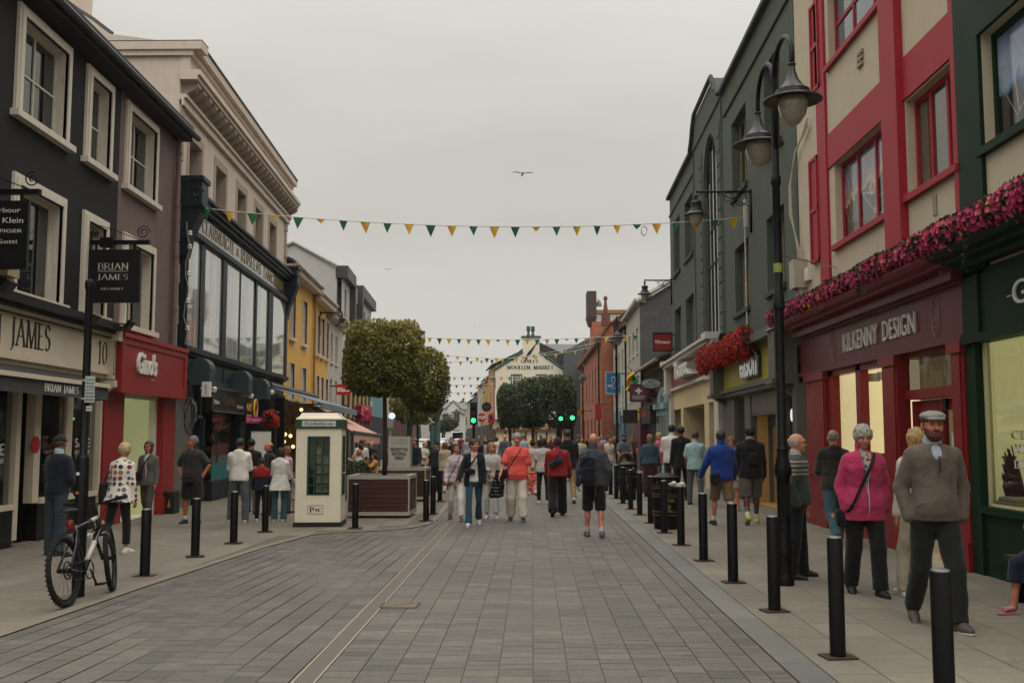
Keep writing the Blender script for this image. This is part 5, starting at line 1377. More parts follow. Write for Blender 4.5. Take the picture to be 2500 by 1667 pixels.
# yellow houses and beyond
YEL=M('#d6a655',.85,.12,2.5,.1,60,streak=.2)
def row_house(label,F,Y0,Y1,h,wm,rows,holes_w=.9,d=.2,roof=True,sillm=None,rise=2.2,glass=None,trimm=None,name='house',cat='house',eave=None,sur=0,cols=1,shop=2.9,frame=None):
 t=thing(name,label,cat,(F.X(Y0),(Y0+Y1)/2,0));hs_=[]
 for(z0,z1,ys_)in rows:
  for y in ys_:hs_.append((y-holes_w/2,y+holes_w/2,z0,z1))
 mb=MB();wall(mb,F,Y0,Y1,shop,h,hs_,d);body(F,mb,Y0,Y1,shop,h,d);mb.build('wall',wm,t,fixn=False)
 for w in hs_:window(F,t,*w,d=d,cols=cols,rows=2,sill=.1,frame=frame or TRIM,glass=glass,surm=sillm or TRIM,sur=sur)
 if roof:roof_slope(F,t,Y0,Y1,h,4.5,rise,.3);
 if eave:
  mb=MB();F.box(mb,Y0,Y1,h-.28,h-.02,0,.36);mb.build('eaves_board',eave,t);gutter(F,t,Y0,Y1,h-.03,.42,.06,eave)
 return t
def ysl(*pxs):return[F2.Y(p,5.6,0)for p in pxs]
EAV=M('#b9ad9e',.7,.2,4,.05,streak=.5)
hy=row_house('broad yellow rendered house with cream window reveals beside the cream building',F2,34.92,40.9,7.6,YEL,[(5.1,6.75,ysl(712,741)),(2.95,4.2,ysl(712,741))],.85,.25,eave=EAV,sur=.02)
pipe(F2,hy,40.85,2.9,7.3,.1,.05,M('#8a6a3a',.7))
# ground floor of the teal front's far bay, the bar with its lights, and the yellow house's front
mb=MB();F2.box(mb,35.62,40.9,0,2.9,-3,-.9);mb.build('bar_front',M('#2a2018',.8,.3),hy)
room(F2,hy,35.7,40.8,.02,2.85,.85,M('#4a3418',.7,.3,emit=.25),.02)
goods(F2,hy,35.8,40.6,(.9,1.5,2.1),.7,21,['#4a3018','#8a6a34','#20140c','#6a2418','#b08a4a','#2a3a2a'],sz=(.1,.4))
for k,(px,py)in enumerate(((722,1090),(703,1060),(716,1064),(700,1078),(742,1000))):
 q=F2.at(px,py,.1);mb=MB();mb.lathe([(0,-.07),(.05,-.04),(.07,0),(.05,.05),(0,.07)],F2.P(q[0],max(q[1],.9),.0),10);mb.build('bulb',M('#ffd890',.4,0,bump=0,emit=2.2),hy)
hy2=row_house('narrow yellow house with a curved cream eaves band, beyond the downpipe',F2,40.92,45.2,7.4,YEL,[(5.0,6.6,ysl(774,785,796)),(2.95,4.1,ysl(774,785,796))],.75,.25,sur=.02,eave=M('#c4b8a6',.6,.15,4,streak=.3))
mb=MB();F2.box(mb,40.92,45.2,0,2.9,-3,-.02);mb.build('ground_floor',M('#3a2c22',.8,.3),hy2)
hw=row_house('small white house with slate roof, below the white gable wall',F2,45.22,49.45,7.15,M('#b9b2aa',.8,.1,3,streak=.3),[(5.0,6.3,[46.4,48.0]),(3.0,4.2,[46.4,48.0])],.8,.15,eave=EAV)
mb=MB();F2.box(mb,45.22,49.45,0,2.9,-3,-.02);mb.build('ground_floor',M('#3c3a38',.8,.3),hw)
# modern white block with zinc-edged boxy attic
md=thing('building','modern white clad block with dark zinc parapet frames and tall windows','building',(F2.X(56),56,0))
WCL=M('#b7b3ae',.6,.06,2,.03,streak=.12);ZN=M('#3e3b3a',.5,.25,5,.05,streak=.3)
Ya,Yb=49.5,63.5
hl_=[(50.6,51.4,7.2,9.0),(53.0,54.6,6.6,8.3),(55.4,56.2,7.2,8.9),(57.6,58.4,7.2,8.9),(59.4,60.2,7.2,8.9),(61.4,62.2,7.2,8.9),(50.4,52.2,3.2,6.0),(54,56,3.2,6.0),(58,60.5,3.2,6.0)]
mb=MB();wall(mb,F2,Ya,Yb,3.0,9.7,hl_,.25);body(F2,mb,Ya,Yb,0,9.7)
gx=[F2.X(Ya),F2.X(Ya)-2.4,F2.X(Ya)-9]
mb.prism([(gx[0]-.3,Ya,0),(gx[0]-.3,Ya,9.85),(gx[1],Ya,11.05),(gx[2],Ya,8.4),(gx[2],Ya,0)],(0,0,0),(0,.3,0))
mb.build('wall',WCL,md,fixn=False)
for w in hl_:window(F2,md,*w,d=.25,cols=2 if w[1]-w[0]>1.2 else 1,rows=1,sill=.05,frame=ZN,surm=ZN,fr=.09)
mb=MB();F2.box(mb,Ya-.05,53.0,9.35,9.95,-.3,.3);F2.box(mb,52.7,53.2,7.5,9.6,-.3,.3);F2.box(mb,53.0,56.3,7.3,7.8,-.3,.25);F2.box(mb,56.1,56.6,7.5,9.9,-.3,.3);F2.box(mb,56.4,Yb+.1,9.4,10.0,-.3,.3)
F2.box(mb,53.2,56.1,7.8,9.5,-1.5,-.9);mb.build('zinc_frame',ZN,md)
mb=MB();mb.tube([(gx[0]-.2,Ya-.05,9.9),(gx[1],Ya-.05,11.1),(gx[2],Ya-.05,8.45)],.09,6);mb.build('coping',M('#8e8a86',.6),md)
mb=MB()
for k in range(7):
 y=Ya+.6+k*2.0;F2.box(mb,y,y+.25,0,5.4,0,.12)
mb.build('dark_column',ZN,md)
mb=MB()
for k in range(6):
 y=Ya+.9+k*2.0;F2.box(mb,y,y+1.65,2.6,4.9,0,.04)
mb.build('yellow_panel',M('#a98743',.8,.2,4),md)
mb=MB();F2.box(mb,Ya,Yb,0.2,2.6,0,.05);mb.build('shop_glazing',M('#23272a',.15,.3),md)
bl=row_house('pale blue house behind the trees with a small name plate',F2,63.6,74,8.0,M('#5f8792',.8,.1),[(5.2,6.8,[65.5,68.5,71.5])],1.0,.15)
mb=MB();F2.box(mb,63.6,74,0,2.9,-3,-.02);mb.build('ground_floor',M('#20282c',.8,.3),bl)
q=F2.at(909,986,.1);mb=MB();F2.box(mb,q[0]-.9,q[0]+.9,q[1]-.18,q[1]+.18,0,.06);mb.build('name_plate',M('#b0a58c',.6),bl)
cols_=[('#b5a184','sand coloured house with white windows far down the left side'),('#8d4a3a','rust red house far down the left side'),('#c3beb4','white house far down the left side between red and cream ones'),('#b89a62','ochre house, fourth of the far left row'),('#a9a59c','grey white house closing the far left row')]
y=74.1
for i,(c,lb)in enumerate(cols_):
 w_=9.5;hh_=8.2-.35*i
 o=row_house(lb,F2,y,y+w_,hh_,M(c,.85,.12),[(5.0,6.5,[y+1.6,y+4.6,y+7.8])],1.0,.15)
 mb=MB();F2.box(mb,y,y+w_,0,2.9,-3,-.02);mb.build('ground_floor',M(['#3a3430','#5a2420','#2c3236','#6a5a40','#3b3b3c'][i],.7,.4,1.5),o);y+=w_+.05
# blue canvas blind of the bar
t=thing('awning','slate blue canvas blind over the bar beside the teal shopfront','awning',tuple(F2.P(35,2.9,.3)))
P=F2.P;A0,A1=F2.Y(650,3.1,.35),39.5
q=[P(A0,3.12,.35),P(A1,3.12,.35),P(A1,2.62,2.0),P(A0+.1,2.62,2.0)]
mb=MB();mb.hexa([p-Vector((0,0,.02))for p in q]+q);mb.build('canvas',cloth('#77818d'),t)
mb=MB();mb.hexa([q[3]-Vector((0,0,.2)),q[2]-Vector((0,0,.2)),q[2]+Vector((.02,0,-.2)),q[3]+Vector((.02,0,-.2)),q[3],q[2],q[2]+Vector((.02,0,0)),q[3]+Vector((.02,0,0))]);mb.build('valance',cloth('#4e5560'),t)
mb=MB();mb.tube([q[0]+Vector((.1,0,.02)),q[1]+Vector((.1,0,.02))],.09);
for p,r in((q[0],q[3]),(q[1],q[2])):mb.tube([p-Vector((0,-.2,.15)),(p+r)/2-Vector((0,-.2,.3)),r-Vector((0,-.2,.05))],.025,6)
mb.build('arms',M('#26282b',.4),t)
# pink striped blind and its fringe
t=thing('awning','pale pink canvas blind with striped fringe over the cafe tables','awning',tuple(F2.P(45,2.6,.3)))
A0,A1=36.5,43.5
p0,p1=aty(842,1036,33.0),aty(927,1062,41.0)
q=[Vector((p0.x-1.6,34.5,2.65)),Vector((F2.X(44)+.2,44.5,2.75)),aty(927,1061,42.0),aty(862,1052,35.5)]
mb=MB();mb.hexa([p-Vector((0,0,.03))for p in q]+q);mb.build('canvas',cloth('#c8958a','hstripe','#b98b80'),t)
def pink():
 def f(nt,n,l,bs):
  tcn=n.new('ShaderNodeTexCoord');sp=n.new('ShaderNodeSeparateXYZ');l.new(tcn.outputs['Object'],sp.inputs[0]);m1=n.new('ShaderNodeMath');m1.operation='MULTIPLY';m1.inputs[1].default_value=9;l.new(sp.outputs['Y'],m1.inputs[0]);f1=n.new('ShaderNodeMath');f1.operation='FRACT';l.new(m1.outputs[0],f1.inputs[0])
  rp=n.new('ShaderNodeValToRGB');rp.color_ramp.interpolation='CONSTANT';rp.color_ramp.elements[0].color=(*lin('#b5584f'),1);rp.color_ramp.elements[1].position=.5;rp.color_ramp.elements[1].color=(*lin('#cfb9ac'),1);l.new(f1.outputs[0],rp.inputs[0]);l.new(rp.outputs[0],bs.inputs['Base Color']);bs.inputs['Roughness'].default_value=.9
 return ramp_mat('pinkstripe',f)
mb=MB();mb.tube([q[3]-Vector((0,0,.04)),q[2]-Vector((0,0,.04))],.07);mb.build('roller',M('#3d3b3a',.5),t)
mb=MB();a,c_=q[3]-Vector((0,0,.1)),q[2]-Vector((0,0,.1));d_=Vector((.02,0,0));dn_=Vector((0,0,-.28))
mb.hexa([a+dn_,c_+dn_,c_+dn_+d_,a+dn_+d_,a,c_,c_+d_,a+d_]);mb.build('fringe',pink(),t)
mb=MB();mb.tube([q[3]-Vector((0,0,.1)),(q[3].x,q[3].y,0)],.03);mb.tube([q[2]-Vector((0,0,.1)),(q[2].x,q[2].y,0)],.03);mb.build('post',M('#3d3b3a',.5),t)
# red and white EBS sign
a,c_=aty(821,964,46),aty(856,938,46)
t=thing('sign','red square hanging sign with white EBS lettering on the left row','sign',(a.x,46,a.z))
mb=MB();mb.box(a.x,c_.x,46,46.12,a.z,c_.z);mb.build('panel',M('#a81f1f',.4,.05,bump=0,emit=.1),t)
mb=MB();letters(mb,'EBS',((a.x+c_.x)/2,45.999,(a.z+c_.z)/2),(1,0,0),(0,0,1),width=(c_.x-a.x)*.82,height=(c_.z-a.z)*.38,thick=.006,bold=.03);mb.build('lettering',M('#e0ddd6',.4,0,bump=0,emit=.1),t,fixn=False)
mb=MB();mb.tube([(F2.X(46),46.06,c_.z-.08),(a.x,46.06,c_.z-.08)],.03);mb.build('bracket',BLK,t)
# backing so nothing shows through between the rows, with the lower side street far away
# RIGHT SIDE
F3=Fac(5.28,20,0.0,-1)
F4=Fac(5.28,20.1,.018,-1)
def tx(F,mb,s,pl,pr,z,w,**k):
 ya,yb=F.Y(pl,z,w),F.Y(pr,z,w);F.text(mb,s,(ya+yb)/2,z,w,width=abs(ya-yb),**k)
# red and cream gift shop
KR=M('#9a2230',.55,.12,3,.05,60,streak=.15,spec=.25);KRD=M('#791a1e',.4,.14,3,.02,streak=.15,spec=.3);KC=M('#c4b79f',.9,.08,2,.35,140,streak=.1)
k=thing('building','cream rendered building with red painted bands above the KILKENNY DESIGN shopfront','building',(5.28,16,0))
Yn,Yf_=12.42,20.05
ww=[(F3.Y(2168,5.5),F3.Y(2040,5.5),4.9,6.33),(F3.Y(2336,5.5),F3.Y(2216,5.5),4.95,6.3),(F3.Y(2168,8.6),F3.Y(2022,8.6),8.15,9.6),(F3.Y(2336,8.6),F3.Y(2216,8.6),8.15,9.6)]
mb=MB();wall(mb,F3,Yn,Yf_,3.5,10.6,ww,.22);body(F3,mb,Yn,Yf_,3.5,10.6,.22);mb.build('wall',KC,k,fixn=False)
mb=MB()
pils=[(F3.Y(2196,5.5,.1),F3.Y(2158,5.5,.1)),(Yn+.004,F3.Y(2334,5.5)),(F3.Y(2027,5.5),F3.Y(2006,5.5))]
for i,(a,c)in enumerate(pils):F3.box(mb,a,c,3.5,10.6,0,.12 if i==0 else .05)
for z0,z1 in((6.33,6.93),(9.6,10.2)):F3.box(mb,pils[0][1],pils[2][0],z0,z1,0,.03);F3.box(mb,pils[1][1],pils[0][0],z0,z1,0,.035)
mb.build('red_bands',KR,k)
def art(seed):
 def f(nt,n,l,bs):
  t=n.new('ShaderNodeTexCoord');sp=n.new('ShaderNodeSeparateXYZ');l.new(t.outputs['Object'],sp.inputs[0])
  nz=n.new('ShaderNodeTexNoise');nz.inputs['Scale'].default_value=1.6;nz.inputs['Detail'].default_value=7;nz.inputs['Distortion'].default_value=.6;l.new(t.outputs['Object'],nz.inputs['Vector'])
  ad=n.new('ShaderNodeMath');ad.operation='MULTIPLY_ADD';ad.inputs[1].default_value=1.1;l.new(nz.outputs['Fac'],ad.inputs[0]);l.new(sp.outputs['Z'],ad.inputs[2])
  rp=n.new('ShaderNodeValToRGB');e=rp.color_ramp.elements;m1=n.new('ShaderNodeMapRange');m1.inputs['From Min'].default_value=5.2+.2*seed;m1.inputs['From Max'].default_value=7.1;l.new(ad.outputs[0],m1.inputs['Value']);l.new(m1.outputs[0],rp.inputs[0])
  cs=[(0,'#1a1210'),(.3,'#241c1c'),(.48,'#191b1c'),(.52,'#b48a5e' if seed else '#2a4a7c'),(.62,'#6a5f72' if seed else '#8c9aae'),(1,'#4c4a66' if seed else '#2c4a80')]
  for i,(p,c)in enumerate(cs):
   q=e[i]if i<2 else e.new(p);q.position=p;q.color=(*lin(c),1)
  vo=n.new('ShaderNodeTexVoronoi');vo.feature='DISTANCE_TO_EDGE';vo.inputs['Scale'].default_value=1.7;l.new(t.outputs['Object'],vo.inputs['Vector'])
  lt=n.new('ShaderNodeMath');lt.operation='LESS_THAN';lt.inputs[1].default_value=.012;l.new(vo.outputs['Distance'],lt.inputs[0])
  mx=n.new('ShaderNodeMix');mx.data_type='RGBA';m4=n.new('ShaderNodeMath');m4.operation='MULTIPLY';m4.inputs[1].default_value=.6;l.new(lt.outputs[0],m4.inputs[0]);l.new(m4.outputs[0],mx.inputs[0]);l.new(rp.outputs[0],mx.inputs[6]);mx.inputs[7].default_value=(.4,.37,.33,1)
  l.new(mx.outputs[2],bs.inputs['Base Color']);bs.inputs['Roughness'].default_value=.12;bs.inputs['Coat Weight'].default_value=.3
 return ramp_mat('art%d'%seed,f)
WNG=glass_pane('#4a4236',.0,.03)
for i,w in enumerate(ww):
 window(F3,k,*w,d=.2,cols=3,rows=1 if i<2 else 2,sill=.09,frame=KR,glass=art(1)if i==0 else WNG if i==1 else glass_pane('#55606a',0,.02),fr=.07,bar=.07)
mb=MB()
for z0,z1 in((4.8,6.75),(7.95,9.6)):
 a,c=F3.Y(2005,(z0+z1)/2),F3.Y(1986,(z0+z1)/2);F3.box(mb,a,c,z0,z1,0,.05)
 zm=(z0+z1)/2
 for q0,q1 in((z0,z0+.06),(zm-.04,zm+.04),(z1-.06,z1)):F3.box(mb,a,c,q0,q1,.05,.075)
 F3.box(mb,a,a+.06,z0,z1,.05,.08);F3.box(mb,c-.06,c,z0,z1,.05,.08)
mb.build('shutter',KR,k)
mb=MB()
for i in range(3):
 q=F3.at(2103,130+i*14,0);F3.box(mb,q[0]-.12,q[0]+.12,q[1]-.03,q[1]+.03,0,.04)
q=F3.at(2284,500,0);F3.box(mb,q[0]-.06,q[0]+.06,q[1]-.14,q[1]+.12,0,.015);mb.build('vent',M('#8d8370',.7),k)
# shopfront
mb=MB()
F3.box(mb,Yn,Yf_,2.82,3.50,-.1,.04);F3.box(mb,Yn,Yf_,3.46,3.52,.04,.10);F3.box(mb,Yn,Yf_,2.76,2.83,-.1,.10)
F3.box(mb,Yn,Yf_,3.50,3.60,-.1,.20)
mb.build('fascia',M('#5a1a22',.4,.08,3,.02),k)
mb=MB()
P=F3.P
prof=[(0,3.60),(.14,3.60),(.17,3.64),(.30,3.66),(.33,3.69),(.45,3.71),(.50,3.76),(.50,3.80),(0,3.90)]
mb.prism([P(Yn+.0,z,w)for w,z in prof],P(Yn,0,0),P(Yf_+.1,0,0))
for kk in range(4):yy=Yn+.8+kk*2.1;mb.tube([P(yy,3.62,.1),P(yy,3.75,.48)],.012,5)
mb.build('cornice',KRD,k)
LET=M('#c9c4bb',.35,.03,bump=0)
mb=MB();tx(F3,mb,'KILKENNY',2061,2145,3.16,.042,height=.30,thick=.03);tx(F3,mb,'DESIGN',2158,2237,3.16,.042,height=.30,thick=.03);mb.build('lettering',LET,k,fixn=False)
LN=M('#a08a80',.5,0,bump=0)
for pc in(2035,2285):
 yc=F3.Y(pc,3.15,.04);mb=MB()
 mb.tube([P(yc+.125*math.cos(t),3.16+.27*math.sin(t),.045)for t in np.linspace(0,2*PI,25)],.005,4)
 for a,c,z in((-.1,.1,3.1),(-.11,.11,3.18),(-.08,.08,3.26),(-.09,.09,3.02)):mb.tube([P(yc+a,z,.045),P(yc+c,z,.045)],.004,4)
 for a in(-.08,-.04,0,.04,.08):mb.tube([P(yc+a,3.10,.045),P(yc+a,3.17,.045)],.004,4)
 mb.tube([P(yc-.08,3.26,.045),P(yc,3.34,.045),P(yc+.08,3.26,.045)],.004,4);mb.tube([P(yc,3.34,.045),P(yc,3.40,.045)],.006,4)
 mb.build('oval_crest',LN,k)
pp={n_:F3.Y(n_,1.6,.05)for n_ in(1975,2022,2033,2090,2102,2163,2200,2210,2334,2372)}
mb=MB()
def pil(a,c):
 F3.box(mb,a,c,.0,2.8,-.1,.08);F3.box(mb,a+.08,c-.08,.9,2.6,.08,.10);F3.box(mb,a-.02,c+.02,.0,.35,-.1,.12);F3.box(mb,a-.02,c+.02,2.62,2.76,-.1,.13)
pil(pp[2022],pp[1975]if pp[1975]<Yf_ else Yf_-.02);pil(pp[2200],pp[2163]);pil(Yn+.01,pp[2334])
F3.box(mb,pp[2163],pp[2022],.0,.78,-.3,.02);F3.box(mb,pp[2163]+.1,pp[2090]-.1,.2,.66,.02,.04);F3.box(mb,pp[2102],pp[2090],.78,2.76,-.1,.03);F3.box(mb,pp[2163],pp[2022],.78,.85,-.1,.07);F3.box(mb,pp[2033],pp[2022],.85,2.76,-.1,.03);F3.box(mb,pp[2163],pp[2022],2.66,2.76,-.1,.03)
mb.build('shop_frame',KRD,k)
dy0,dy1=pp[2334],pp[2200]
mb=MB();F3.box(mb,dy0,dy1,2.12,2.25,-.3,-.02);F3.box(mb,dy0,dy1,2.70,2.78,-.3,-.02)
dm=(dy0+dy1)/2
for a,c in((dy0,dm-.01),(dm+.01,dy1)):
 F3.box(mb,a,a+.12,0,2.1,-.2,-.12);F3.box(mb,c-.12,c,0,2.1,-.2,-.12);F3.box(mb,a+.12,c-.12,1.95,2.1,-.2,-.122);F3.box(mb,a+.12,c-.12,0,.5,-.2,-.122)
mb.build('double_door',KRD,k)
CREAMIN=M('#dbcda6',.7,.08,1.2,emit=.95,bump=0)  # display room walls glow by themselves, no lamps inside
room(F3,k,dy0,dy1,.02,2.72,1.4,M('#a08b68',.7,.2,1.2,emit=.5),.25)
room(F3,k,pp[2163],pp[2022],.8,2.72,1.0,CREAMIN,.12)
goods(F3,k,dy0+.1,dy1-.1,(.5,.9,1.3),1.0,12,['#8a7a60','#3a3a38','#b8a888','#5a4a38','#2a3038'],sz=(.1,.3))
pane(F3,k,dy0,dy1,2.25,2.70,-.08,GLS,'transom_pane');pane(F3,k,dy0+.1,dy1-.1,.5,1.95,-.16,GLC,'door_pane');pane(F3,k,pp[2163],pp[2022],.85,2.66,-.06,GLC,'shop_window')
for q_ in((2130,890),(2060,905),(2150,872)):
 c=F3.at(*q_,-.4);mb=MB();F3.box(mb,c[0]-.07,c[0]+.07,min(c[1],2.6)-.08,min(c[1],2.6)+.05,-.5,-.35);mb.build('spotlight',M('#8a8478',.5),k)
mb=MB();F3.box(mb,F3.Y(2163,1.3,-.1),F3.Y(2138,1.3,-.1),.9,1.35,-.12,-.10);mb.build('sale_banner',KR,k)
mb=MB();tx(F3,mb,'SUMMER',2176,2141,1.2,-.098,height=.09,thick=.003);mb.build('banner_lettering',LET,k,fixn=False)
mb=MB();c=F3.at(2308,985,-.1);F3.box(mb,c[0]-.05,c[0]+.05,c[1]-.07,c[1]+.07,-.12,-.08);mb.build('intercom',BLK,k)
mb=MB();c=F3.at(2325,1080,-.1);F3.box(mb,c[0]-.08,c[0]+.08,c[1]-.14,c[1]+.12,-.14,-.13);mb.build('notice',M('#b8bcc0',.6),k)
# dark green gift shop at the right edge
gs=thing('building','dark green shop with cream upper wall and a lit window at the right edge','building',(5.28,10,0))
DG=M('#0a2816',.55,.2,3,.03,streak=.1,spec=.15)
a1=F3.Y(2400,5.6);wg=[(F3.Y(2560,5.5),a1,4.95,6.3)]
mb=MB();wall(mb,F3,5.0,Yn,3.5,10.6,wg,.22);body(F3,mb,5.0,Yn,3.5,10.6,.22);mb.build('wall',KC,gs,fixn=False)
mb=MB();F3.box(mb,a1,Yn,3.5,10.6,0,.05);F3.box(mb,5,a1,6.3,7.0,0,.05);mb.build('green_bands',DG,gs)
window(F3,gs,*wg[0],d=.2,cols=1,rows=1,sill=.1,frame=DG,glass=art(0),fr=.08)
mb=MB();F3.box(mb,5,Yn,2.78,3.55,-.1,.05);F3.box(mb,5,Yn-.01,2.70,2.80,-.1,.12);mb.prism([P(5,z,w)for w,z in prof],P(5,0,0),P(Yn-.01,0,0))
F3.box(mb,Yn-.45,Yn-.01,2.8,3.5,.05,.08);mb.build('fascia',DG,gs)
mb=MB();tx(F3,mb,'Gifts',2475,2590,3.15,.052,height=.26,thick=.02,serif=False);F3.box(mb,F3.Y(2470,3.1,.05),F3.Y(2460,3.1,.05),3.13,3.14,.05,.06);mb.build('lettering',LET,gs,fixn=False)
yg=F3.Y(2400,1.7,.0)
mb=MB();F3.box(mb,yg,Yn-.01,0,2.75,-.1,.06);F3.box(mb,5,yg,0,.72,-.4,.02);F3.box(mb,5,yg,.72,.80,-.1,.08);F3.box(mb,5.2,yg-.15,.15,.6,.02,.04);mb.build('shop_frame',DG,gs)
room(F3,gs,5,yg,.76,2.7,1.1,M('#b0aa7c',.7,.12,1.0,emit=.75,bump=0),.1)
pane(F3,gs,5,yg,.8,2.7,-.05,GLC,'shop_window')
mb=MB();F3.box(mb,yg-.06,yg,.8,2.7,-.09,-.03);F3.box(mb,5,yg,.76,.83,-.5,-.04);mb.build('window_edge',M('#c9bf9a',.6),gs)
mb=MB();tx(F3,mb,'CEAD',2560,2468,1.62,-.045,height=.10,thick=.002,serif=True,weight=.2);mb.build('faded_lettering',M('#a9ab7c',.6),gs,fixn=False)
for s_,z,p_ in(('MILE',1.47,2535),('FAILTE',1.30,2548)):
 mb=MB();ya_,yb_=F3.Y(2466,z,0),F3.Y(2466,z,0)-.42;F3.text(mb,s_,(ya_+yb_)/2,z,-.045,width=.42,height=.10,thick=.002,serif=True,weight=.24)
 if s_=='FAILTE':F3.box(mb,ya_-.13,ya_-.09,1.375,1.39,-.045,-.043)
 mb.build('window_lettering',WHL,gs,fixn=False)
c=F3.at(2450,852,-.5);mb=MB();mb.tube([F3.P(c[0],c[1]+.1,-.5),F3.P(c[0]+.12,c[1]+.02,-.35)],.05,10);mb.build('spotlight',WHITE,gs);mb=MB();mb.lathe([(0,-.04),(.045,-.03),(.045,.0),(0,.01)],F3.P(c[0]+.14,c[1]+.0,-.32),10);mb.build('bulb',M('#fff4d8',.4,0,bump=0,emit=9),gs)
t=thing('twig_broom','tall bundle of dark twigs leaning inside the lit green window','broom',tuple(F3.P(10.6,.83,-.3)))
rr=random.Random(3);mb=MB();b0=F3.P(F3.Y(2485,.9,-.3),.84,-.3);b1=F3.P(F3.Y(2415,2.1,-.3),2.15,-.28)
for i in range(260):
 a=rr.uniform(0,2*PI);r=rr.random()**.5;s=b0+Vector((.10*r*math.cos(a),.14*r*math.sin(a),0));e_=b1+Vector((.03*math.cos(a),.055*math.sin(a)*r,rr.uniform(-.45,.1)))
 m_2=(s+e_)/2+Vector((.04*math.cos(a)*r,.07*math.sin(a)*r,0));mb.tube([s,m_2,e_],[.008,.008,.006],4)
mb.build('twigs',M('#4a241a',.8,.4,20),t)
mb=MB();mb.tube([b0.lerp(b1,.4)+Vector((.12*math.cos(q),.14*math.sin(q),0))for q in np.linspace(0,2*PI,12)],.012,5);mb.build('binding',M('#5a3a20',.8),t)
t=thing('folded_cloth','folded pale tweed cloth on the sill of the lit green window','cloth',tuple(F3.P(9.9,.83,-.2)));mb=MB();c=F3.at(2478,1255,-.2)
mb.box(5.35,5.65,c[0]-.35,c[0]+.2,.83,.87);mb.box(5.36,5.64,c[0]-.34,c[0]+.18,.872,.92,.02);o=mb.build('folds',cloth('#a39c8a','knit'),t,bevel=.015)
# big grey green building
gb=thing('building','large grey green rendered building with shaped parapet and tall arched window','building',(5.5,31,0))
GG=M('#555b53',.88,.16,1.6,.15,90,streak=.4,spec=.2);GG2=M('#343935',.8,.15,3,.1)
Ga,Gb=20.1,41.6;HP=11.3
def yy4(px,z):return F4.Y(px,z,0)
gw=[]
for pl,pr,z0,z1 in((1660,1645,7.95,10.05),(1692,1672,7.95,10.05),(1822,1787,7.95,10.0),(1905,1866,7.95,10.0),(1663,1648,4.85,6.55),(1694,1675,4.85,6.55),(1829,1795,4.82,6.55),(1916,1873,4.82,6.5)):
 gw.append((yy4(pl,(z0+z1)/2),yy4(pr,(z0+z1)/2),z0,z1))
ya0,ya1=F4.Y(1753,7,0),F4.Y(1720,7,0);ym=(ya0+ya1)/2;ra=(ya1-ya0)/2
mb=MB();wall(mb,F4,Ga,Gb,3.4,HP,gw+[(ya0,ya1,4.2,10.9)],.28);body(F4,mb,Ga,Gb,3.4,HP,.3);F4.box(mb,Ga,Gb,0,3.39,-9,-3)
# arch corners over the tall window
for s in(1,-1):
 pts=[F4.P(ym+s*ra,10.9-1.6,0)]+[F4.P(ym+s*ra*math.cos(q),9.3+1.6*math.sin(q),0)for q in np.linspace(0,PI/2,9)]+[F4.P(ym+s*ra,10.9,0)]
 mb.prism(pts,(0,0,0),(.28,0,0))
# shaped gable
y0_,y1_=28.6,34.6;yc_=(y0_+y1_)/2
gp=[(y0_,HP),(y0_+.3,HP+.25),(y0_+.7,HP+.38),(y0_+1.2,HP+.95),(y1_-1.2,HP+.95),(y1_-.7,HP+.62),(y1_-.45,HP+.3),(y1_,HP)]
mb.prism([F4.P(y,z,.05)for y,z in gp],(0,0,0),(.45,0,0))
mb.build('wall',GG,gb,fixn=False)
mb=MB();F4.box(mb,Ga,y0_,HP,HP+.12,-.4,.14);F4.box(mb,y1_,Gb+.1,HP,HP+.12,-.4,.14);F4.box(mb,Ga,y0_-.3,HP-.75,HP-.68,0,.05);F4.box(mb,y1_+.2,Gb,HP-.75,HP-.68,0,.05)
mb.tube([F4.P(y,z+.04,.12)for y,z in gp],.075,6)
mb.box(F4.X(Ga),F4.X(Ga)+9,Ga,Ga+.3,HP,HP+.12)
mb.build('coping',GG2,gb)
mb=MB()
for k_ in range(15):
 z=4.3+.43*k_
 for a,c in((ya1+.15,ya1+.75),(ya0-.75,ya0-.15)):
  mb.hexa([F4.P(a,z,0),F4.P(a,z,.03),F4.P(c,z+.0,.03),F4.P(c,z,0),F4.P(a,z+.38,0),F4.P(a,z+.38,.03),F4.P(c,z+.38,.03),F4.P(c,z+.38,0)])
F4.box(mb,y0_+.1,y0_+.2,3.6,HP-.1,0,.04);F4.box(mb,y1_-.2,y1_-.1,3.6,HP-.1,0,.04)
mb.build('rustic_block',GG,gb)
WD=M('#8f8269',.6,.15,4)
for w in gw:
 window(F4,gb,*w,d=.3,cols=3,rows=1,sill=.12,frame=WD,glass=glass_pane('#1d211f',0,.03),surm=GG2,fr=.045,bar=.035)
aw_=MB()
for i in range(5):
 y=ya0+(ya1-ya0)*i/4;y=min(max(y,ya0+.04),ya1-.04);zt=9.3+1.6*math.sqrt(max(0,1-((y-ym)/ra)**2));F4.box(aw_,y-.035,y+.035,4.2,zt,-.2,-.12)
for z in(6.9,8.0):F4.box(aw_,ya0,ya1,z,z+.06,-.2,-.115)
aw_.tube([F4.P(ym+ra*.97*math.cos(q),9.3+1.56*math.sin(q),-.1)for q in np.linspace(0,PI,15)],.06,6)
o=aw_.build('arched_window',GG2,gb);mb=MB()
for i in range(4):
 a=ya0+(ya1-ya0)*(i+.2)/4;c=ya0+(ya1-ya0)*(i+.62)/4;F4.box(mb,a,c,4.2,9.6+(.9 if i in(1,2)else 0),-.21,-.15)
mb.build('white_blinds',M('#9d9f9b',.3,.1),o);pane(F4,o,ya0,ya1,4.2,10.9,-.25,glass_pane('#202422',0,.02))
pipe(F4,gb,25.3,3.9,7.1,.06,.02,M('#b8b2a6',.6),6)
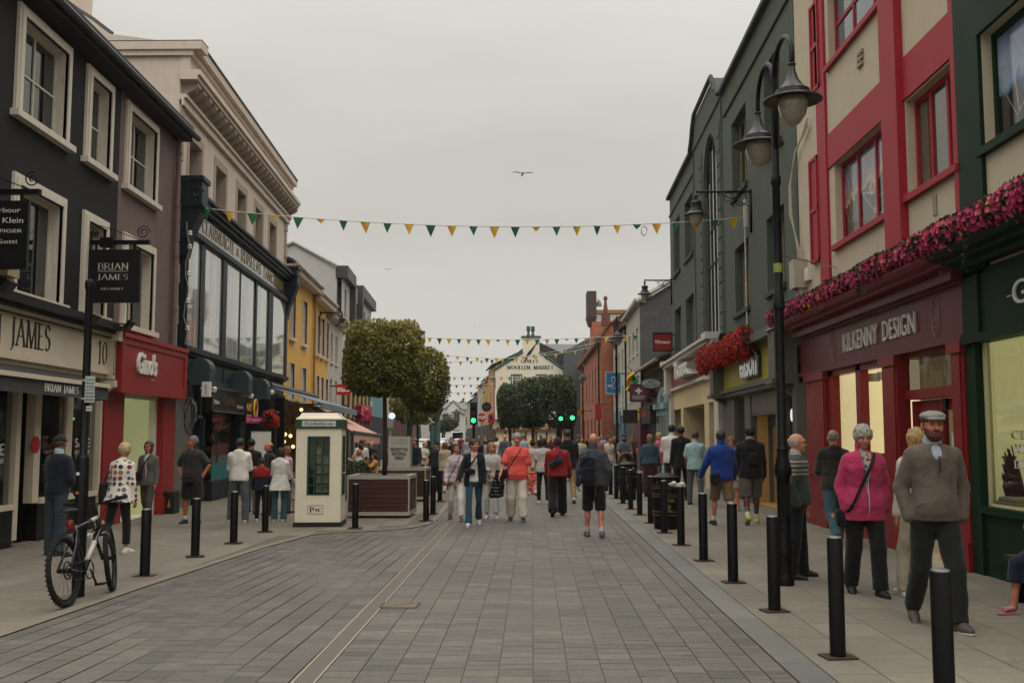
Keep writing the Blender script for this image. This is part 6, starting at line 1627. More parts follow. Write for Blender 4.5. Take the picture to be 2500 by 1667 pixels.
mb=MB();F4.box(mb,25.24,25.36,6.8,7.5,0,.08);mb.build('junction_box',M('#b8b2a6',.6),gb)
# cream corner strip between the two and its cables
t=thing('cables','cream painted cables and junction box on the corner of the gift shop','cables',tuple(F3.P(19.9,4,.1)))
for dx in(0,.07,.14):
 mb=MB();mb.tube([F3.P(19.95-dx,3.8,.06),F3.P(19.9-dx,5.2,.08),F3.P(20.0+dx,6.0,.16),F3.P(20.15+dx,6.6,.12),F3.P(19.95-dx,7.2,.08),F3.P(19.0,7.45+dx,.07)],.016,5);mb.build('cable',M('#a39a88',.7),t,smooth='all')
mb=MB();F3.box(mb,19.55,19.95,4.45,5.0,0,.25);F3.box(mb,19.6,19.9,4.2,4.45,0,.15);mb.build('junction_box',M('#a79d8c',.7),t)
mb=MB();F3.box(mb,19.25,19.5,4.55,4.8,0,.08);mb.build('alarm_box',WHITE,t)
# bookshop front (yellow fascia)
es=thing('shopfront','grey painted bookshop front with mustard yellow eason fascia','shopfront',tuple(F4.P(25,0,0)))
GY=M('#57534a',.55,.12,3,.04,streak=.2);YF=M('#938a22',.5,.1,2.5,.03,streak=.15)
Ea,Eb=20.25,29.0
mb=MB();F4.box(mb,Ea+.9,Eb-.7,2.86,3.72,-.1,.16);mb.build('fascia',YF,es)
mb=MB();F4.box(mb,Ea+.6,Eb-.3,2.76,2.86,-.1,.26);F4.box(mb,Ea+.6,Eb-.3,2.66,2.76,-.1,.2);F4.box(mb,Ea+.6,Eb-.4,3.72,3.9,-.1,.4);F4.box(mb,Ea+.3,Eb-.2,2.62,2.66,-.1,.1);mb.build('moulding',GY,es)
mb=MB()
for a in(Ea+.25,Eb-.68):
 F4.box(mb,a,a+.6,2.75,3.75,0,.45);F4.box(mb,a-.05,a+.65,2.66,2.76,0,.52);P4=F4.P
 mb.add([P4(a-.05,3.75,0),P4(a-.05,3.75,.5),P4(a+.65,3.75,.5),P4(a+.65,3.75,0),P4(a+.3,4.2,0),P4(a+.3,4.15,.2)],[(0,1,5,4),(1,2,5),(2,3,4,5),(0,3,2,1)])
 mb.prism([P4(a+.1,2.66,0),P4(a+.1,2.66,.4),P4(a+.1,2.4,0)],P4(a+.1,0,0),P4(a+.5,0,0))
mb.build('console',GY,es)
mb=MB();tx(F4,mb,'eason',1815,1857,3.28,.17,height=.55,thick=.10,bold=.03);mb.build('lettering',M('#b9c0bd',.15,.05,bump=0,metal=.6),es,fixn=False)
mb=MB();tx(F4,mb,'eason',1817,1859,3.26,.162,height=.60,thick=.08,bold=.05);mb.build('letter_rims',M('#16201f',.3,0,bump=0),es,fixn=False)
e={n_:F4.Y(n_,1.6,.05)for n_ in(1765,1797,1820,1834,1846,1896,1905,1918,1942,1955)}
mb=MB();F4.box(mb,e[1797],Eb,0,2.66,-.1,.08);F4.box(mb,e[1834],e[1820],0,2.66,-.1,.06);F4.box(mb,e[1918],e[1896],0,2.66,-.1,.06);F4.box(mb,Ea,e[1942],0,2.66,-.1,.1);F4.box(mb,e[1820],e[1797],0,.5,-.3,.03);F4.box(mb,e[1942],e[1918],0,.5,-.3,.03);F4.box(mb,e[1896],e[1834],2.15,2.66,-.3,.03)
F4.box(mb,e[1896],e[1834],2.1,2.15,-.8,.02)
mb.build('shop_frame',GY,es)
room(F4,es,e[1896],e[1834],.02,2.14,2.2,M('#9a7440',.6,.3,2,emit=.14),.1);goods(F4,es,e[1896]+.05,e[1834]-.3,(.2,.6,1.0,1.4),1.6,31,['#5a2a14','#c98a3a','#2a2018','#e0b070','#8a3a20','#3a3a3a'],sz=(.15,.32),shelf=M('#3a2414',.7))
mb=MB();F4.box(mb,e[1834]-.35,e[1834]-.28,.05,2.1,-.4,-.3);F4.box(mb,e[1896],e[1896]+.1,.05,2.1,-.4,-.3);F4.box(mb,e[1896],e[1834]-.3,1.85,2.1,-.42,-.32);mb.build('inner_door_frame',GY,es)
room(F4,es,e[1942],e[1918],.5,2.6,1.0,M('#7a6a4a',.6,.3,2,emit=.12),.1);room(F4,es,e[1820],e[1797],.5,2.6,.5,M('#8a7a64',.6,.3,2,emit=.15),.1)
goods(F4,es,e[1942],e[1918],(.6,1.0,1.4,1.9),.7,33,['#2a2018','#b0a080','#1c1c1c','#c98a3a'],sz=(.15,.3))
pane(F4,es,e[1942],e[1918],.5,2.6,-.05,GLS,'shop_window');pane(F4,es,e[1820],e[1797],.5,2.6,-.05,GLS,'shop_window')
c=F4.at(1933,1013,.0);mb=MB();mb.lathe([(0,0),(.13,0),(.13,.03),(0,.03)],(0,0,0),22);mb.v=[tuple(F4.P(c[0],c[1],-.03)+Vector((-v[2],v[0],v[1])))for v in mb.v];mb.build('round_lamp',M('#c9d6e8',.4,0,bump=0,emit=.9),es)
# clothes shop front (red fascia)
tk=thing('shopfront','cream and white shopfront with faded red TK maxx fascia','shopfront',tuple(F4.P(35,0,0)))
Ta,Tb=29.3,41.4
WT=M('#c4bfb8',.6,.08,3,.04,streak=.2);CT=M('#c9b590',.8,.06,2,.06,streak=.08)
tt=[F4.Y(n_,1.3,0)for n_ in(1750,1736,1725,1673,1667,1648)]
th_=[(tt[1]-1.0,tt[1],0,2.65),(tt[2],tt[3],0,2.65),(tt[4],tt[5],0,2.65)]
mb=MB();wall(mb,F4,Ta+.6,Tb,0,3.45,th_,1.0,.05);mb.build('wall',CT,tk,fixn=False)
mb=MB();F4.box(mb,Ta+1,Tb-.6,3.47,4.3,0,.12);mb.build('fascia',M('#7e2f28',.35,.15,2,.02,streak=.1),tk)
mb=MB();F4.box(mb,Ta+.6,Tb,3.38,3.47,0,.2);F4.box(mb,Ta+.3,Tb+.1,4.3,4.42,0,.4);F4.box(mb,Ta+.3,Tb+.1,4.42,4.5,0,.5)
for a,c in((Ta,Ta+.8),(Tb-.6,Tb+.1)):F4.box(mb,a,c,3.3,4.4,0,.35);F4.box(mb,a-.03,c+.03,4.4,4.6,0,.5);F4.box(mb,a,c,0,3.3,0,.16);F4.box(mb,a-.03,c+.03,3.25,3.33,0,.4)
mb.build('white_frame',WT,tk)
mb=MB();tx(F4,mb,'TKmaxx',1667,1703,3.95,.125,height=.6,thick=.35,bold=.03);mb.build('lettering',M('#cfcbc4',.5,.03,bump=0),tk,fixn=False)
def shut():
 def f(nt,n,l,bs):
  t_=n.new('ShaderNodeTexCoord');sp=n.new('ShaderNodeSeparateXYZ');l.new(t_.outputs['Object'],sp.inputs[0]);m1=n.new('ShaderNodeMath');m1.operation='MULTIPLY';m1.inputs[1].default_value=90;l.new(sp.outputs['Z'],m1.inputs[0]);s1=n.new('ShaderNodeMath');s1.operation='SINE';l.new(m1.outputs[0],s1.inputs[0])
  bp=n.new('ShaderNodeBump');bp.inputs['Distance'].default_value=.03;l.new(s1.outputs[0],bp.inputs['Height']);l.new(bp.outputs[0],bs.inputs['Normal']);bs.inputs['Base Color'].default_value=(.07,.065,.055,1);bs.inputs['Roughness'].default_value=.5
 return ramp_mat('shutter',f)
for h_ in th_:
 mb=MB();F4.box(mb,h_[0],h_[1],0,2.65,-1.0,-.9);mb.build('roller_shutter',shut(),tk)
# hanging red sign
a,c=aty(1593,858,40.5),aty(1641,812,40.5)
t=thing('sign','square red hanging sign with white TK maxx lettering in a black frame','sign',(a.x,40.5,a.z))
mb=MB();mb.box(a.x+.04,c.x-.04,40.44,40.56,a.z+.04,c.z-.04);mb.build('panel',M('#84151a',.4,.05,bump=0),t)
mb=MB()
for q in((a.x,c.x,a.z,a.z+.04),(a.x,c.x,c.z-.04,c.z),(a.x,a.x+.04,a.z+.04,c.z-.04),(c.x-.04,c.x,a.z+.04,c.z-.04)):mb.box(q[0],q[1],40.42,40.58,q[2],q[3])
mb.build('frame',BLK,t)
mb=MB();letters(mb,'TKmaxx',((a.x+c.x)/2,40.439,(a.z+c.z)/2),(1,0,0),(0,0,1),width=(c.x-a.x)*.8,height=.13,thick=.004,bold=.03);mb.build('lettering',WHL,t,fixn=False)
mb=MB();mb.tube([(c.x,40.5,c.z-.1),(F4.X(40.5),40.5,c.z-.1)],.025);mb.tube([(c.x,40.5,a.z+.1),(F4.X(40.5),40.5,a.z+.1)],.025);mb.build('bracket',BLK,t)
# low dark-roofed gallery and pub
F5=Fac(5.66,43,.0,-1)
ag=thing('building','low old building with slate eaves over a pale blue gallery front','building',(5.66,47,0))
mb=MB();F5.box(mb,41.75,52,0,5.0,-8,0);mb.build('wall',M('#7b6448',.8,.3,3,.2),ag)
mb=MB();F5.box(mb,41.75,52,3.0,4.6,0,.03);mb.build('upper_front',M('#3a2f26',.8,.3,2),ag)
roof_slope(F5,ag,41.75,52,4.75,4,2.0,.6,M('#57534e',.8,.3,5,.3));gutter(F5,ag,41.75,52,4.75,.6,.08,M('#8d867b',.6))
LB=M('#8fa9ae',.6,.12,3,streak=.2)
mb=MB();F5.box(mb,41.8,45.4,0,2.9,0,.2);F5.box(mb,41.8,45.4,2.75,3.0,.2,.35)
mb.prism([F5.P(41.9,2.9,.02),F5.P(45.3,2.9,.02)]+[F5.P(43.6+1.7*math.cos(q),2.9+.8*math.sin(q),.02)for q in np.linspace(0,PI,9)][1:-1],(0,0,0),(-.15,0,0));mb.build('blue_front',LB,ag)
mb=MB();
for i in range(3):F5.box(mb,42.0+i*1.15,42.9+i*1.15,.6,2.5,.2,.22)
mb.build('shop_window',M('#41555a',.2,.3),ag)
mb=MB();F5.box(mb,45.6,52,0,2.8,0,.15);F5.box(mb,45.6,49.3,2.2,3.0,.15,.45);mb.build('pub_front',M('#17110d',.5,.3,2),ag)
PUR=M('#4f2030',.5,.2,3)
mb=MB();F5.box(mb,49.4,52.0,0,3.0,.15,.5);mb.build('purple_pier',PUR,ag)
mb=MB();q=F5.at(1572,1006,.5);F5.box(mb,49.7,51.6,2.4,3.0,.5,.52);mb.build('gold_panel',M('#a07a2a',.5,.3,8,emit=.2),ag)
# white house with slate hung gable
wb=thing('house','white rendered house with slate hung side gable rising above the gallery','house',(5.5,57,0))
F6=Fac(5.5,52,.012,-1);WR=M('#a8a399',.85,.08,2,.08,streak=.3)
rows=[(6.0,7.3,[53.8,56.2,58.6]),(3.6,4.8,[53.8,56.2,58.6])];hh_=[(y-.45,y+.45,a,c)for a,c,ys_ in rows for y in ys_]
mb=MB();wall(mb,F6,52,61,2.9,8.4,hh_,.2);body(F6,mb,52,61,0,8.4,.2);mb.build('wall',WR,wb,fixn=False)
for w in hh_:window(F6,wb,*w,d=.18,cols=1,rows=2,sill=.08)
mb=MB();mb.prism([(5.5,52,0),(5.5,52,8.4),(10.5,52,11.4),(15.5,52,8.4),(15.5,52,0)],(0,-.15,0),(0,.1,0));
def slate():
 def f(nt,n,l,bs):
  t_=n.new('ShaderNodeTexCoord');mp_=n.new('ShaderNodeMapping');mp_.inputs['Rotation'].default_value=(math.radians(90),0,0);l.new(t_.outputs['Object'],mp_.inputs[0]);br=n.new('ShaderNodeTexBrick');br.inputs['Scale'].default_value=1;br.inputs['Brick Width'].default_value=.5;br.inputs['Row Height'].default_value=.32;br.inputs['Mortar Size'].default_value=.008
  br.inputs['Color1'].default_value=(*lin('#4a4a4a'),1);br.inputs['Color2'].default_value=(*lin('#414142'),1);br.inputs['Mortar'].default_value=(.03,.03,.03,1);l.new(mp_.outputs[0],br.inputs[0]);l.new(br.outputs[0],bs.inputs['Base Color']);bs.inputs['Roughness'].default_value=.7
 return ramp_mat('slate',f)
mb.build('slate_gable',slate(),wb)
mb=MB();mb.tube([(5.3,51.85,8.45),(10.5,51.85,11.55)],.14,6);F6.box(mb,51.9,61,8.4,8.6,-.3,.3);mb.build('coping',M('#9c978d',.7,.2),wb)
mb=MB();F6.box(mb,52,61,0,2.9,-.01,.08);mb.build('shop_glazing',M('#1d1512',.4,.4),wb)
F7=Fac(5.5,61,.0,-1)
w2=row_house('lower white house beside the brick building with a pale blue shop',F7,61.05,69.5,8.0,M('#b0aba1',.85,.08,2,streak=.3),[(5.6,6.9,[62.5,65,67.5]),(3.5,4.7,[62.5,65,67.5])],.9,.18)
mb=MB();F7.box(mb,61.05,69.5,0,2.9,-3,-.02);mb.build('ground_floor',M('#3b4a55',.5,.4),w2)
mb=MB();F7.box(mb,61.2,63.5,.2,2.5,-.02,.05);mb.build('bright_blue_door',M('#1f5f8c',.5),w2)
mb=MB();F7.box(mb,64,68.5,2.4,3.2,0,.1);mb.build('pale_sign',M('#5f86a6',.5),w2)
# brick bank with belfry
bk=thing('building','red brick building with slate belfry, stone finials and tiled ridge','building',(4.7,80,0))
def brick():
 def f(nt,n,l,bs):
  t_=n.new('ShaderNodeTexCoord');sp=n.new('ShaderNodeSeparateXYZ');l.new(t_.outputs['Object'],sp.inputs[0]);ad=n.new('ShaderNodeMath');l.new(sp.outputs['X'],ad.inputs[0]);l.new(sp.outputs['Y'],ad.inputs[1]);cb_=n.new('ShaderNodeCombineXYZ');l.new(ad.outputs[0],cb_.inputs['X']);l.new(sp.outputs['Z'],cb_.inputs['Y'])
  br=n.new('ShaderNodeTexBrick');br.inputs['Scale'].default_value=1;br.inputs['Brick Width'].default_value=.24;br.inputs['Row Height'].default_value=.085;br.inputs['Mortar Size'].default_value=.010
  br.inputs['Color1'].default_value=(*lin('#b25a38'),1);br.inputs['Color2'].default_value=(*lin('#93452b'),1);br.inputs['Mortar'].default_value=(*lin('#8a7a6a'),1);l.new(cb_.outputs[0],br.inputs[0])
  nz=n.new('ShaderNodeTexNoise');nz.inputs['Scale'].default_value=1.2;nz.inputs['Detail'].default_value=6;l.new(t_.outputs['Object'],nz.inputs['Vector']);r_=n.new('ShaderNodeMapRange');r_.inputs['From Min'].default_value=.3;r_.inputs['From Max'].default_value=.7;r_.inputs['To Min'].default_value=.7;r_.inputs['To Max'].default_value=1.1;l.new(nz.outputs['Fac'],r_.inputs['Value'])
  mx=n.new('ShaderNodeMix');mx.data_type='RGBA';mx.blend_type='MULTIPLY';mx.inputs[0].default_value=1;l.new(br.outputs[0],mx.inputs[6]);l.new(r_.outputs[0],mx.inputs[7]);l.new(mx.outputs[2],bs.inputs['Base Color']);bs.inputs['Roughness'].default_value=.85
 return ramp_mat('brick',f)
F8=Fac(4.72,70,-.006,-1)
bw=[(y,y+1.0,4.4,6.8)for y in(72,75.5,79,83,87)]+[(y,y+1.6,.8,3.0)for y in(72,76,80,85,90)]
mb=MB();wall(mb,F8,70,98,0,8.2,bw,.2);body(F8,mb,70,98,0,8.2,.2)
mb.prism([(4.72,70,0),(4.72,70,8.2),(5.3,70,9.3),(6.2,70,9.4),(7.5,70,11.3),(12,70,9),(12,70,0)],(0,-.1,0),(0,.2,0))
mb.box(4.75,6.4,81,84,0,10.7);mb.box(4.6,5.15,82,84,10.7,11.3)
mb.build('wall',brick(),bk,fixn=False)
for w in bw:window(F8,bk,*w,d=.2,rows=2,frame=M('#5a2320',.5),sill=.1,surm=M('#8a6450',.7))
ST=M('#6f4536',.85,.3,6,.2)
mb=MB();F8.box(mb,69.9,98,8.0,8.4,0,.35);mb.tube([(4.6,69.9,8.3),(5.3,69.9,9.4),(6.2,69.9,9.5)],.12,6);mb.build('stone_cornice',ST,bk)
mb=MB();q=aty(1479,800,70);mb.box(q.x-.28,q.x+.28,69.8,70.4,9.2,9.9);mb.lathe([(.32,9.9),(.32,9.98),(.2,10.0),(.08,10.9),(.12,11.0),(.15,11.12),(.08,11.24),(0,11.26)],(q.x,70.1,0),8);mb.build('finial',ST,bk)
mb=MB();q=aty(1427,835,95);mb.lathe([(.3,8.4),(.3,9.3),(.1,9.9),(.16,10.1),(.1,10.3),(0,10.35)],(q.x,95,0),8);mb.build('finial',ST,bk)
p0,p1=aty(1430,780,83),aty(1455,716,83)
mb=MB();mb.hexa([(p0.x+.2,81.8,p0.z-.6),(p1.x-.2,81.8,p0.z-.6),(p1.x-.2,83.4,p0.z-.6),(p0.x+.2,83.4,p0.z-.6),(p0.x,81.6,p0.z+.1),(p1.x,81.6,p0.z+.1),(p1.x,83.6,p0.z+.1),(p0.x,83.6,p0.z+.1)]);mb.box(p0.x+.05,p1.x-.05,81.6,83.6,p0.z+.1,p1.z);mb.build('belfry',M('#4a3f3c',.8,.25,5,.2),bk)
q=aty(1462,740,82);mb=MB();mb.lathe([(.27,-.25),(.25,-.2),(.16,.1),(.08,.2),(0,.22)],q,12);mb.tube([(p1.x,82,q.z+.3),(q.x,82,q.z+.3),(q.x,82,q.z+.15)],.03);mb.build('bell',M('#5c6258',.6,metal=.3),bk,smooth=True)
mb=MB();mb.add([(5.2,72,9.4),(5.2,97,9.4),(9,97,12.2),(9,72,12.2)],[(0,1,2,3)]);mb.build('roof',M('#6e6b68',.8,.2,4,.2),bk)
mb=MB();mb.hexa([(5.2,83.9,9.5),(9.6,83.9,9.5),(9.6,88,12),(5.2,88,12),(5.2,84,9.7),(9.6,84,9.7),(9.6,88,12.2),(5.2,88,12.2)]);mb.build('cross_roof',M('#77736e',.8,.2,4,.2),bk)
mb=MB();mb.box(5.2,9.6,87.8,88.1,12.2,12.5);mb.build('ridge_tiles',M('#9a6a44',.8,.3,6),bk)
pipe(F8,bk,71.2,0,8,.1,.06,BLK)
# the woollen shop facing us at the bend, and the rows round it
YQ=100.0
def q_(px,py,Y=YQ):return aty(px,py,Y)
wl,wr_,pk=q_(1208,904),q_(1376,904),q_(1296,826)
qb=thing('building','cream gabled woollen shop with green trim and chimney facing down the street','building',((wl.x+wr_.x)/2,YQ,0))
QC=M('#e2dac6',.85,.06,.8,.05,streak=.1);QG=M('#37524e',.6,.1)
cl,cr_,ct=q_(1276,860),q_(1317,860),q_(1296,824)
mb=MB();mb.prism([(wl.x,YQ,0),(wl.x,YQ,wl.z),(cl.x,YQ,cl.z),(cl.x,YQ,ct.z),(cr_.x,YQ,ct.z),(cr_.x,YQ,cr_.z),(wr_.x,YQ,wr_.z),(wr_.x,YQ,0)],(0,0,0),(0,.6,0));mb.box(wl.x,wr_.x,YQ+.61,YQ+14,0,wl.z-.1)
mb.build('wall',QC,qb)
mb=MB();mb.tube([(wl.x-.15,YQ-.03,wl.z),(cl.x,YQ-.03,cl.z+.05)],.13,6);mb.tube([(wr_.x+.15,YQ-.03,wr_.z),(cr_.x,YQ-.03,cr_.z+.05)],.13,6);mb.box(cl.x-.15,cr_.x+.15,YQ-.15,YQ+.8,ct.z,ct.z+.16)
for px in(1208,1376):pass
mb.build('green_trim',QG,qb)
for px in(1290,1301):
 q=q_(px,824);mb=MB();mb.lathe([(.17,0),(.17,.18),(.11,.22),(.11,.45),(.19,.5),(.19,.95),(.16,.98),(0,.98)],(q.x,YQ+.3,ct.z+.16),10);mb.build('chimney_pot',QG,qb)
mb=MB();mb.add([(cl.x,YQ+.6,ct.z-1),(wl.x,YQ+.6,wl.z),(wl.x,YQ+14,wl.z),(cl.x,YQ+14,ct.z-1)],[(0,1,2,3)]);mb.add([(cl.x,YQ+.6,ct.z-1),(wr_.x,YQ+.6,wr_.z),(wr_.x,YQ+14,wr_.z),(cl.x,YQ+14,ct.z-1)],[(0,1,2,3)]);mb.build('roof',M('#4a4a4c',.8,.2),qb)
INKQ=M('#1c1c1e',.6,0,bump=0)
for s_,l_,r_2,yt,yb in(('QUILLS',1271,1314,878,887),('WOOLLEN',1236,1295,892,902),('MARKET',1302,1351,892,902)):
 a,c=q_(l_,yb),q_(r_2,yt);mb=MB();letters(mb,s_,((a.x+c.x)/2,YQ-.005,(a.z+c.z)/2),(1,0,0),(0,0,1),width=c.x-a.x,height=c.z-a.z,thick=.01,serif=True,weight=.2);mb.build('lettering',INKQ,qb,fixn=False)
mb=MB();mb.tube([q_(1286,870,YQ-.02),q_(1292,862,YQ-.02),q_(1300,852,YQ-.02),q_(1311,835,YQ-.02)],[.05,.16,.10,.02],5);mb.tube([q_(1284,870,YQ-.02),q_(1290,860,YQ-.02)],.03,5);mb.build('quill_emblem',INKQ,qb)
for px in(1261,1322):
 a,c=q_(px-11,938),q_(px+11,917);mb=MB();mb.box(a.x-.12,c.x+.12,YQ-.06,YQ,a.z,c.z+.15);w_=mb.build('window',QG,qb);mb=MB();mb.box(a.x+.08,c.x-.08,YQ-.09,YQ-.06,a.z+.1,c.z);mb.build('pane',M('#6a7076',.2,.2),w_);mb=MB();mb.box(a.x+.02,c.x-.02,YQ-.11,YQ-.09,(a.z+c.z)/2-.03,(a.z+c.z)/2+.03);mb.box(a.x,a.x+.08,YQ-.1,YQ-.06,a.z,c.z);mb.box(c.x-.08,c.x,YQ-.1,YQ-.06,a.z,c.z);mb.build('sash_bars',WHITE,w_)
mb=MB()
a,c=q_(1196,1050),q_(1390,1026);mb.box(a.x,c.x,YQ-.4,YQ-.01,a.z,c.z+.1);mb.build('orange_board',M('#8a4520',.6,.2),qb)
a,c=q_(1203,1047),q_(1385,1029);mb=MB();mb.box(a.x,c.x,YQ-.42,YQ-.4,a.z,c.z);mb.build('cream_board',M('#c3b698',.6),qb)
mb=MB();a=q_(1211,1034);letters(mb,'QUILLS',(a.x+.5,YQ-.421,a.z),(1,0,0),(0,0,1),width=1.3,height=.3,thick=.01,serif=True,weight=.2);letters(mb,'IRISH MARKET',(2.0,YQ-.421,a.z-.28),(1,0,0),(0,0,1),width=2.6,height=.22,thick=.01,serif=True,weight=.2);letters(mb,'IRISH',(a.x+.5,YQ-.421,a.z-.4),(1,0,0),(0,0,1),width=.9,height=.2,thick=.01,serif=True,weight=.2);mb.build('lettering',INKQ,qb,fixn=False)
mb=MB();a,c=q_(1208,1092),q_(1385,1052);mb.box(a.x,c.x,YQ-.05,YQ-.01,.4,a.z+1.0 if a.z+1>1.4 else 2.0);mb.build('lit_window',M('#b99a66',.5,.6,2.2,emit=.45),qb)
mb=MB()
for i in range(8):
 x=a.x+(c.x-a.x)*i/7;mb.box(x-.1,x+.1,YQ-.12,YQ-.05,0,2.1)
mb.build('shop_mullion',M('#6a5238',.7),qb)
goods(Fac(0,0,0,1),qb,0,.01,(0,),.1,1,['#000','#000'])if False else None
F9=Fac(wl.x,YQ,-.105,-1)
for i,(lb,c,w_,h_)in enumerate((('salmon house round the corner of the woollen shop','#b98a6a',9,8.6),('yellow house on the bend beyond the salmon one','#b5924a',10,7.9),('white house on the bend with dark gable','#aaa69e',12,7.7),('slate blue house near the far end of the right row','#4d5c60',14,7.2),('cream house closing the right row','#a89f8c',20,6.8))):
 Y0_=YQ+1+sum((9,10,12,14)[:i]);o=row_house(lb,F9,Y0_,Y0_+w_-.05,h_,M(c,.85,.1),[(4.8,6.2,[Y0_+2,Y0_+5.5])],1.0,.15)
 mb=MB();F9.box(mb,Y0_,Y0_+w_-.05,0,2.9,-3,.0);mb.build('ground_floor',M('#2b2623',.7,.5,1.5),o)
sb=thing('building','dark slate roofed buildings stepping up between the woollen shop and the brick one','building',(4,99,0))
a,c=q_(1376,905,98),q_(1432,905,98)
mb=MB();mb.box(a.x,c.x+2,98.7,112,0,a.z+.2);mb.build('wall',M('#3d3b39',.8,.3),sb)
g1,g2_=q_(1330,840,108),q_(1386,872,108);mb=MB();mb.add([(g1.x,108,g1.z),(g2_.x+1,108,g1.z),(g2_.x+1,106,g2_.z),(g1.x,106,g2_.z)],[(0,1,2,3)]);mb.box(g1.x,g2_.x+1,106.2,112,0,g2_.z-.1);mb.build('roof',M('#6d6d70',.8,.2,3,.2),sb)
h0,h1=q_(1376,860,98.6),q_(1440,823,98.6);mb=MB();mb.prism([(h0.x,98.6,0),(h0.x,98.6,h0.z+.2),(h0.x+1,98.6,h0.z+.6),(h1.x,98.6,h1.z),(h1.x,98.6,0)],(0,0,0),(0,5,0));mb.build('standing_seam_wall',M('#4d5359',.6,.2,3),sb)
# far end of the street
fe=Fac(0,0,0,-1)
def far_house(label,px0,px1,ytop,yeave,Y,col,gable=True,roofc='#6e6a6a'):
 a,c=aty(px0,yeave,Y),aty(px1,yeave,Y);pk_=aty((px0+px1)/2,ytop,Y);t=thing('house',label,'house',((a.x+c.x)/2,Y,0))
 mb=MB()
 if gable:mb.prism([(a.x,Y,0),(a.x,Y,a.z),(pk_.x,Y,pk_.z),(c.x,Y,c.z),(c.x,Y,0)],(0,0,0),(0,12,0))
 else:mb.box(a.x,c.x,Y,Y+9,0,a.z)
 mb.build('wall',M(col,.85,.1,.5),t)
 mb=MB()
 if gable:mb.prism([(a.x-.3,Y-.2,a.z),(pk_.x,Y-.2,pk_.z+.15),(c.x+.3,Y-.2,c.z),(pk_.x,Y-.2,pk_.z-.1)],(0,0,0),(0,12,0))
 else:mb.prism([(a.x-.2,Y-.3,a.z),(a.x-.2,Y+4.5,pk_.z),(a.x-.2,Y+9.3,a.z)],(0,0,0),(c.x-a.x+.4,0,0))
 mb.build('roof',M(roofc,.8,.15),t)
 mb=MB();n_=max(1,int((c.x-a.x)/3.2))
 for i in range(n_):
  x=a.x+(c.x-a.x)*(i+.5)/n_
  for z in(1.2,4.2):mb.box(x-.5,x+.5,Y-.05,Y,z,z+1.5)
 mb.build('windows',M('#39404a',.3,.2),t)
far_house('long pale house with grey slate roof closing the street',1000,1092,981,996,215,'#a9a6a0',False)
far_house('white gabled house at the far end of the street',1092,1121,978,997,205,'#c4c2bd')
far_house('grey roofed house right of the white gable',1121,1165,981,999,222,'#a59a92',False)
far_house('small cream house below the white gable',1068,1108,1003,1012,180,'#b5b0a0',False)
far_house('white porch building with blue canopy at the bend',1105,1125,1000,1008,172,'#bcbab2')
mb=MB();a,c=aty(1072,1030,165),aty(1112,1024,165);t=thing('canopy','dark blue petrol canopy on thin posts far down the street','canopy',(a.x,165,0));mb.box(a.x,c.x,165,169,a.z,c.z);mb.build('roof',M('#27405f',.6),t)
for x in(a.x+.3,c.x-.3):
 mb=MB();mb.tube([(x,165.2,0),(x,165.2,a.z)],.12);mb.build('post',WHITE,t)
# STREET FURNITURE, PLANTS, BUNTING
IRON=M('#060606',.48,.2,8,.03,60,spec=.22);STEEL=M('#9a9894',.35,.15,20,.02,metal=.8);RUST=M('#3c2c22',.9,.45,20,.2)
def bollard_proto(h,label,group,p):
 t=thing('bollard',label,'bollard',(p[0],p[1],0),0,group)
 mb=MB();mb.lathe([(.057,.0),(.057,h-.02),(.052,h-.008)],(0,0,0),22);mb.build('post',IRON,t,world=False,smooth=True)
 mb=MB();mb.lathe([(.052,h-.008),(.050,h),(.03,h+.006),(0,h+.008)],(0,0,0),22);mb.build('cap',STEEL,t,world=False,smooth=True)
 mb=MB();mb.box(-.115,.115,-.095,.095,.0,.0155);mb.build('base_plate',RUST,t,world=False);return t
b0=None
rb=[(2310,1785),(2046,1605),(1891,1492),(1790,1422),(1718,1369),(1663,1331),(1622,1301),(1589,1277),(1562,1257),(1540,1243),(1521,1229),(1505,1217),(1491,1207),(1480,1198)]
near=['nearest the camera, cut by the bottom of the picture','second from the camera on the right kerb, scuffed below its cap','third from the camera, left of the lamp post base','fourth from the camera, left of the lamp post','fifth from the camera on the right kerb','standing in front of the nearer litter bin, right of it','directly in front of the nearer litter bin','just left of the nearer litter bin','eighth back, between the two litter bins','ninth back, right in front of the far litter bin','tenth back, before the far litter bin','eleventh back, left edge of the far litter bin','beside the far street lamp','last one seen on the right kerb']
for i,(px,py)in enumerate(rb):
 g=ground(px,py);lb='black bollard '+near[i]
 if b0 is None:b0=bollard_proto(.87,lb,'black bollards along the right kerb',g);b0.rotation_euler=(0,0,.1)
 else:copy_thing(b0,(g.x,g.y,0),.1+.05*(i%3),lb)
b1=None
for i,(px,py,w_)in enumerate(((353,1407,'nearest on the left, right of the bicycle'),(476,1361,'in front of the man in the body warmer'),(570,1328,'in front of the white hooded sweatshirt'),(647,1300,'in front of the boy in red and navy'),(867,1291,'in front of the brown planter'),(1040,1273,'nearest of three beside the planters'),(1057,1256,'middle of three beside the planters'),(1074,1225,'farthest of three beside the planters'))):
 g=ground(px,py);lb='black bollard '+w_
 if b1 is None:b1=bollard_proto(.77,lb,'black bollards along the left pavement edge',g)
 else:copy_thing(b1,(g.x,g.y,.012),.4*(i%2),lb)
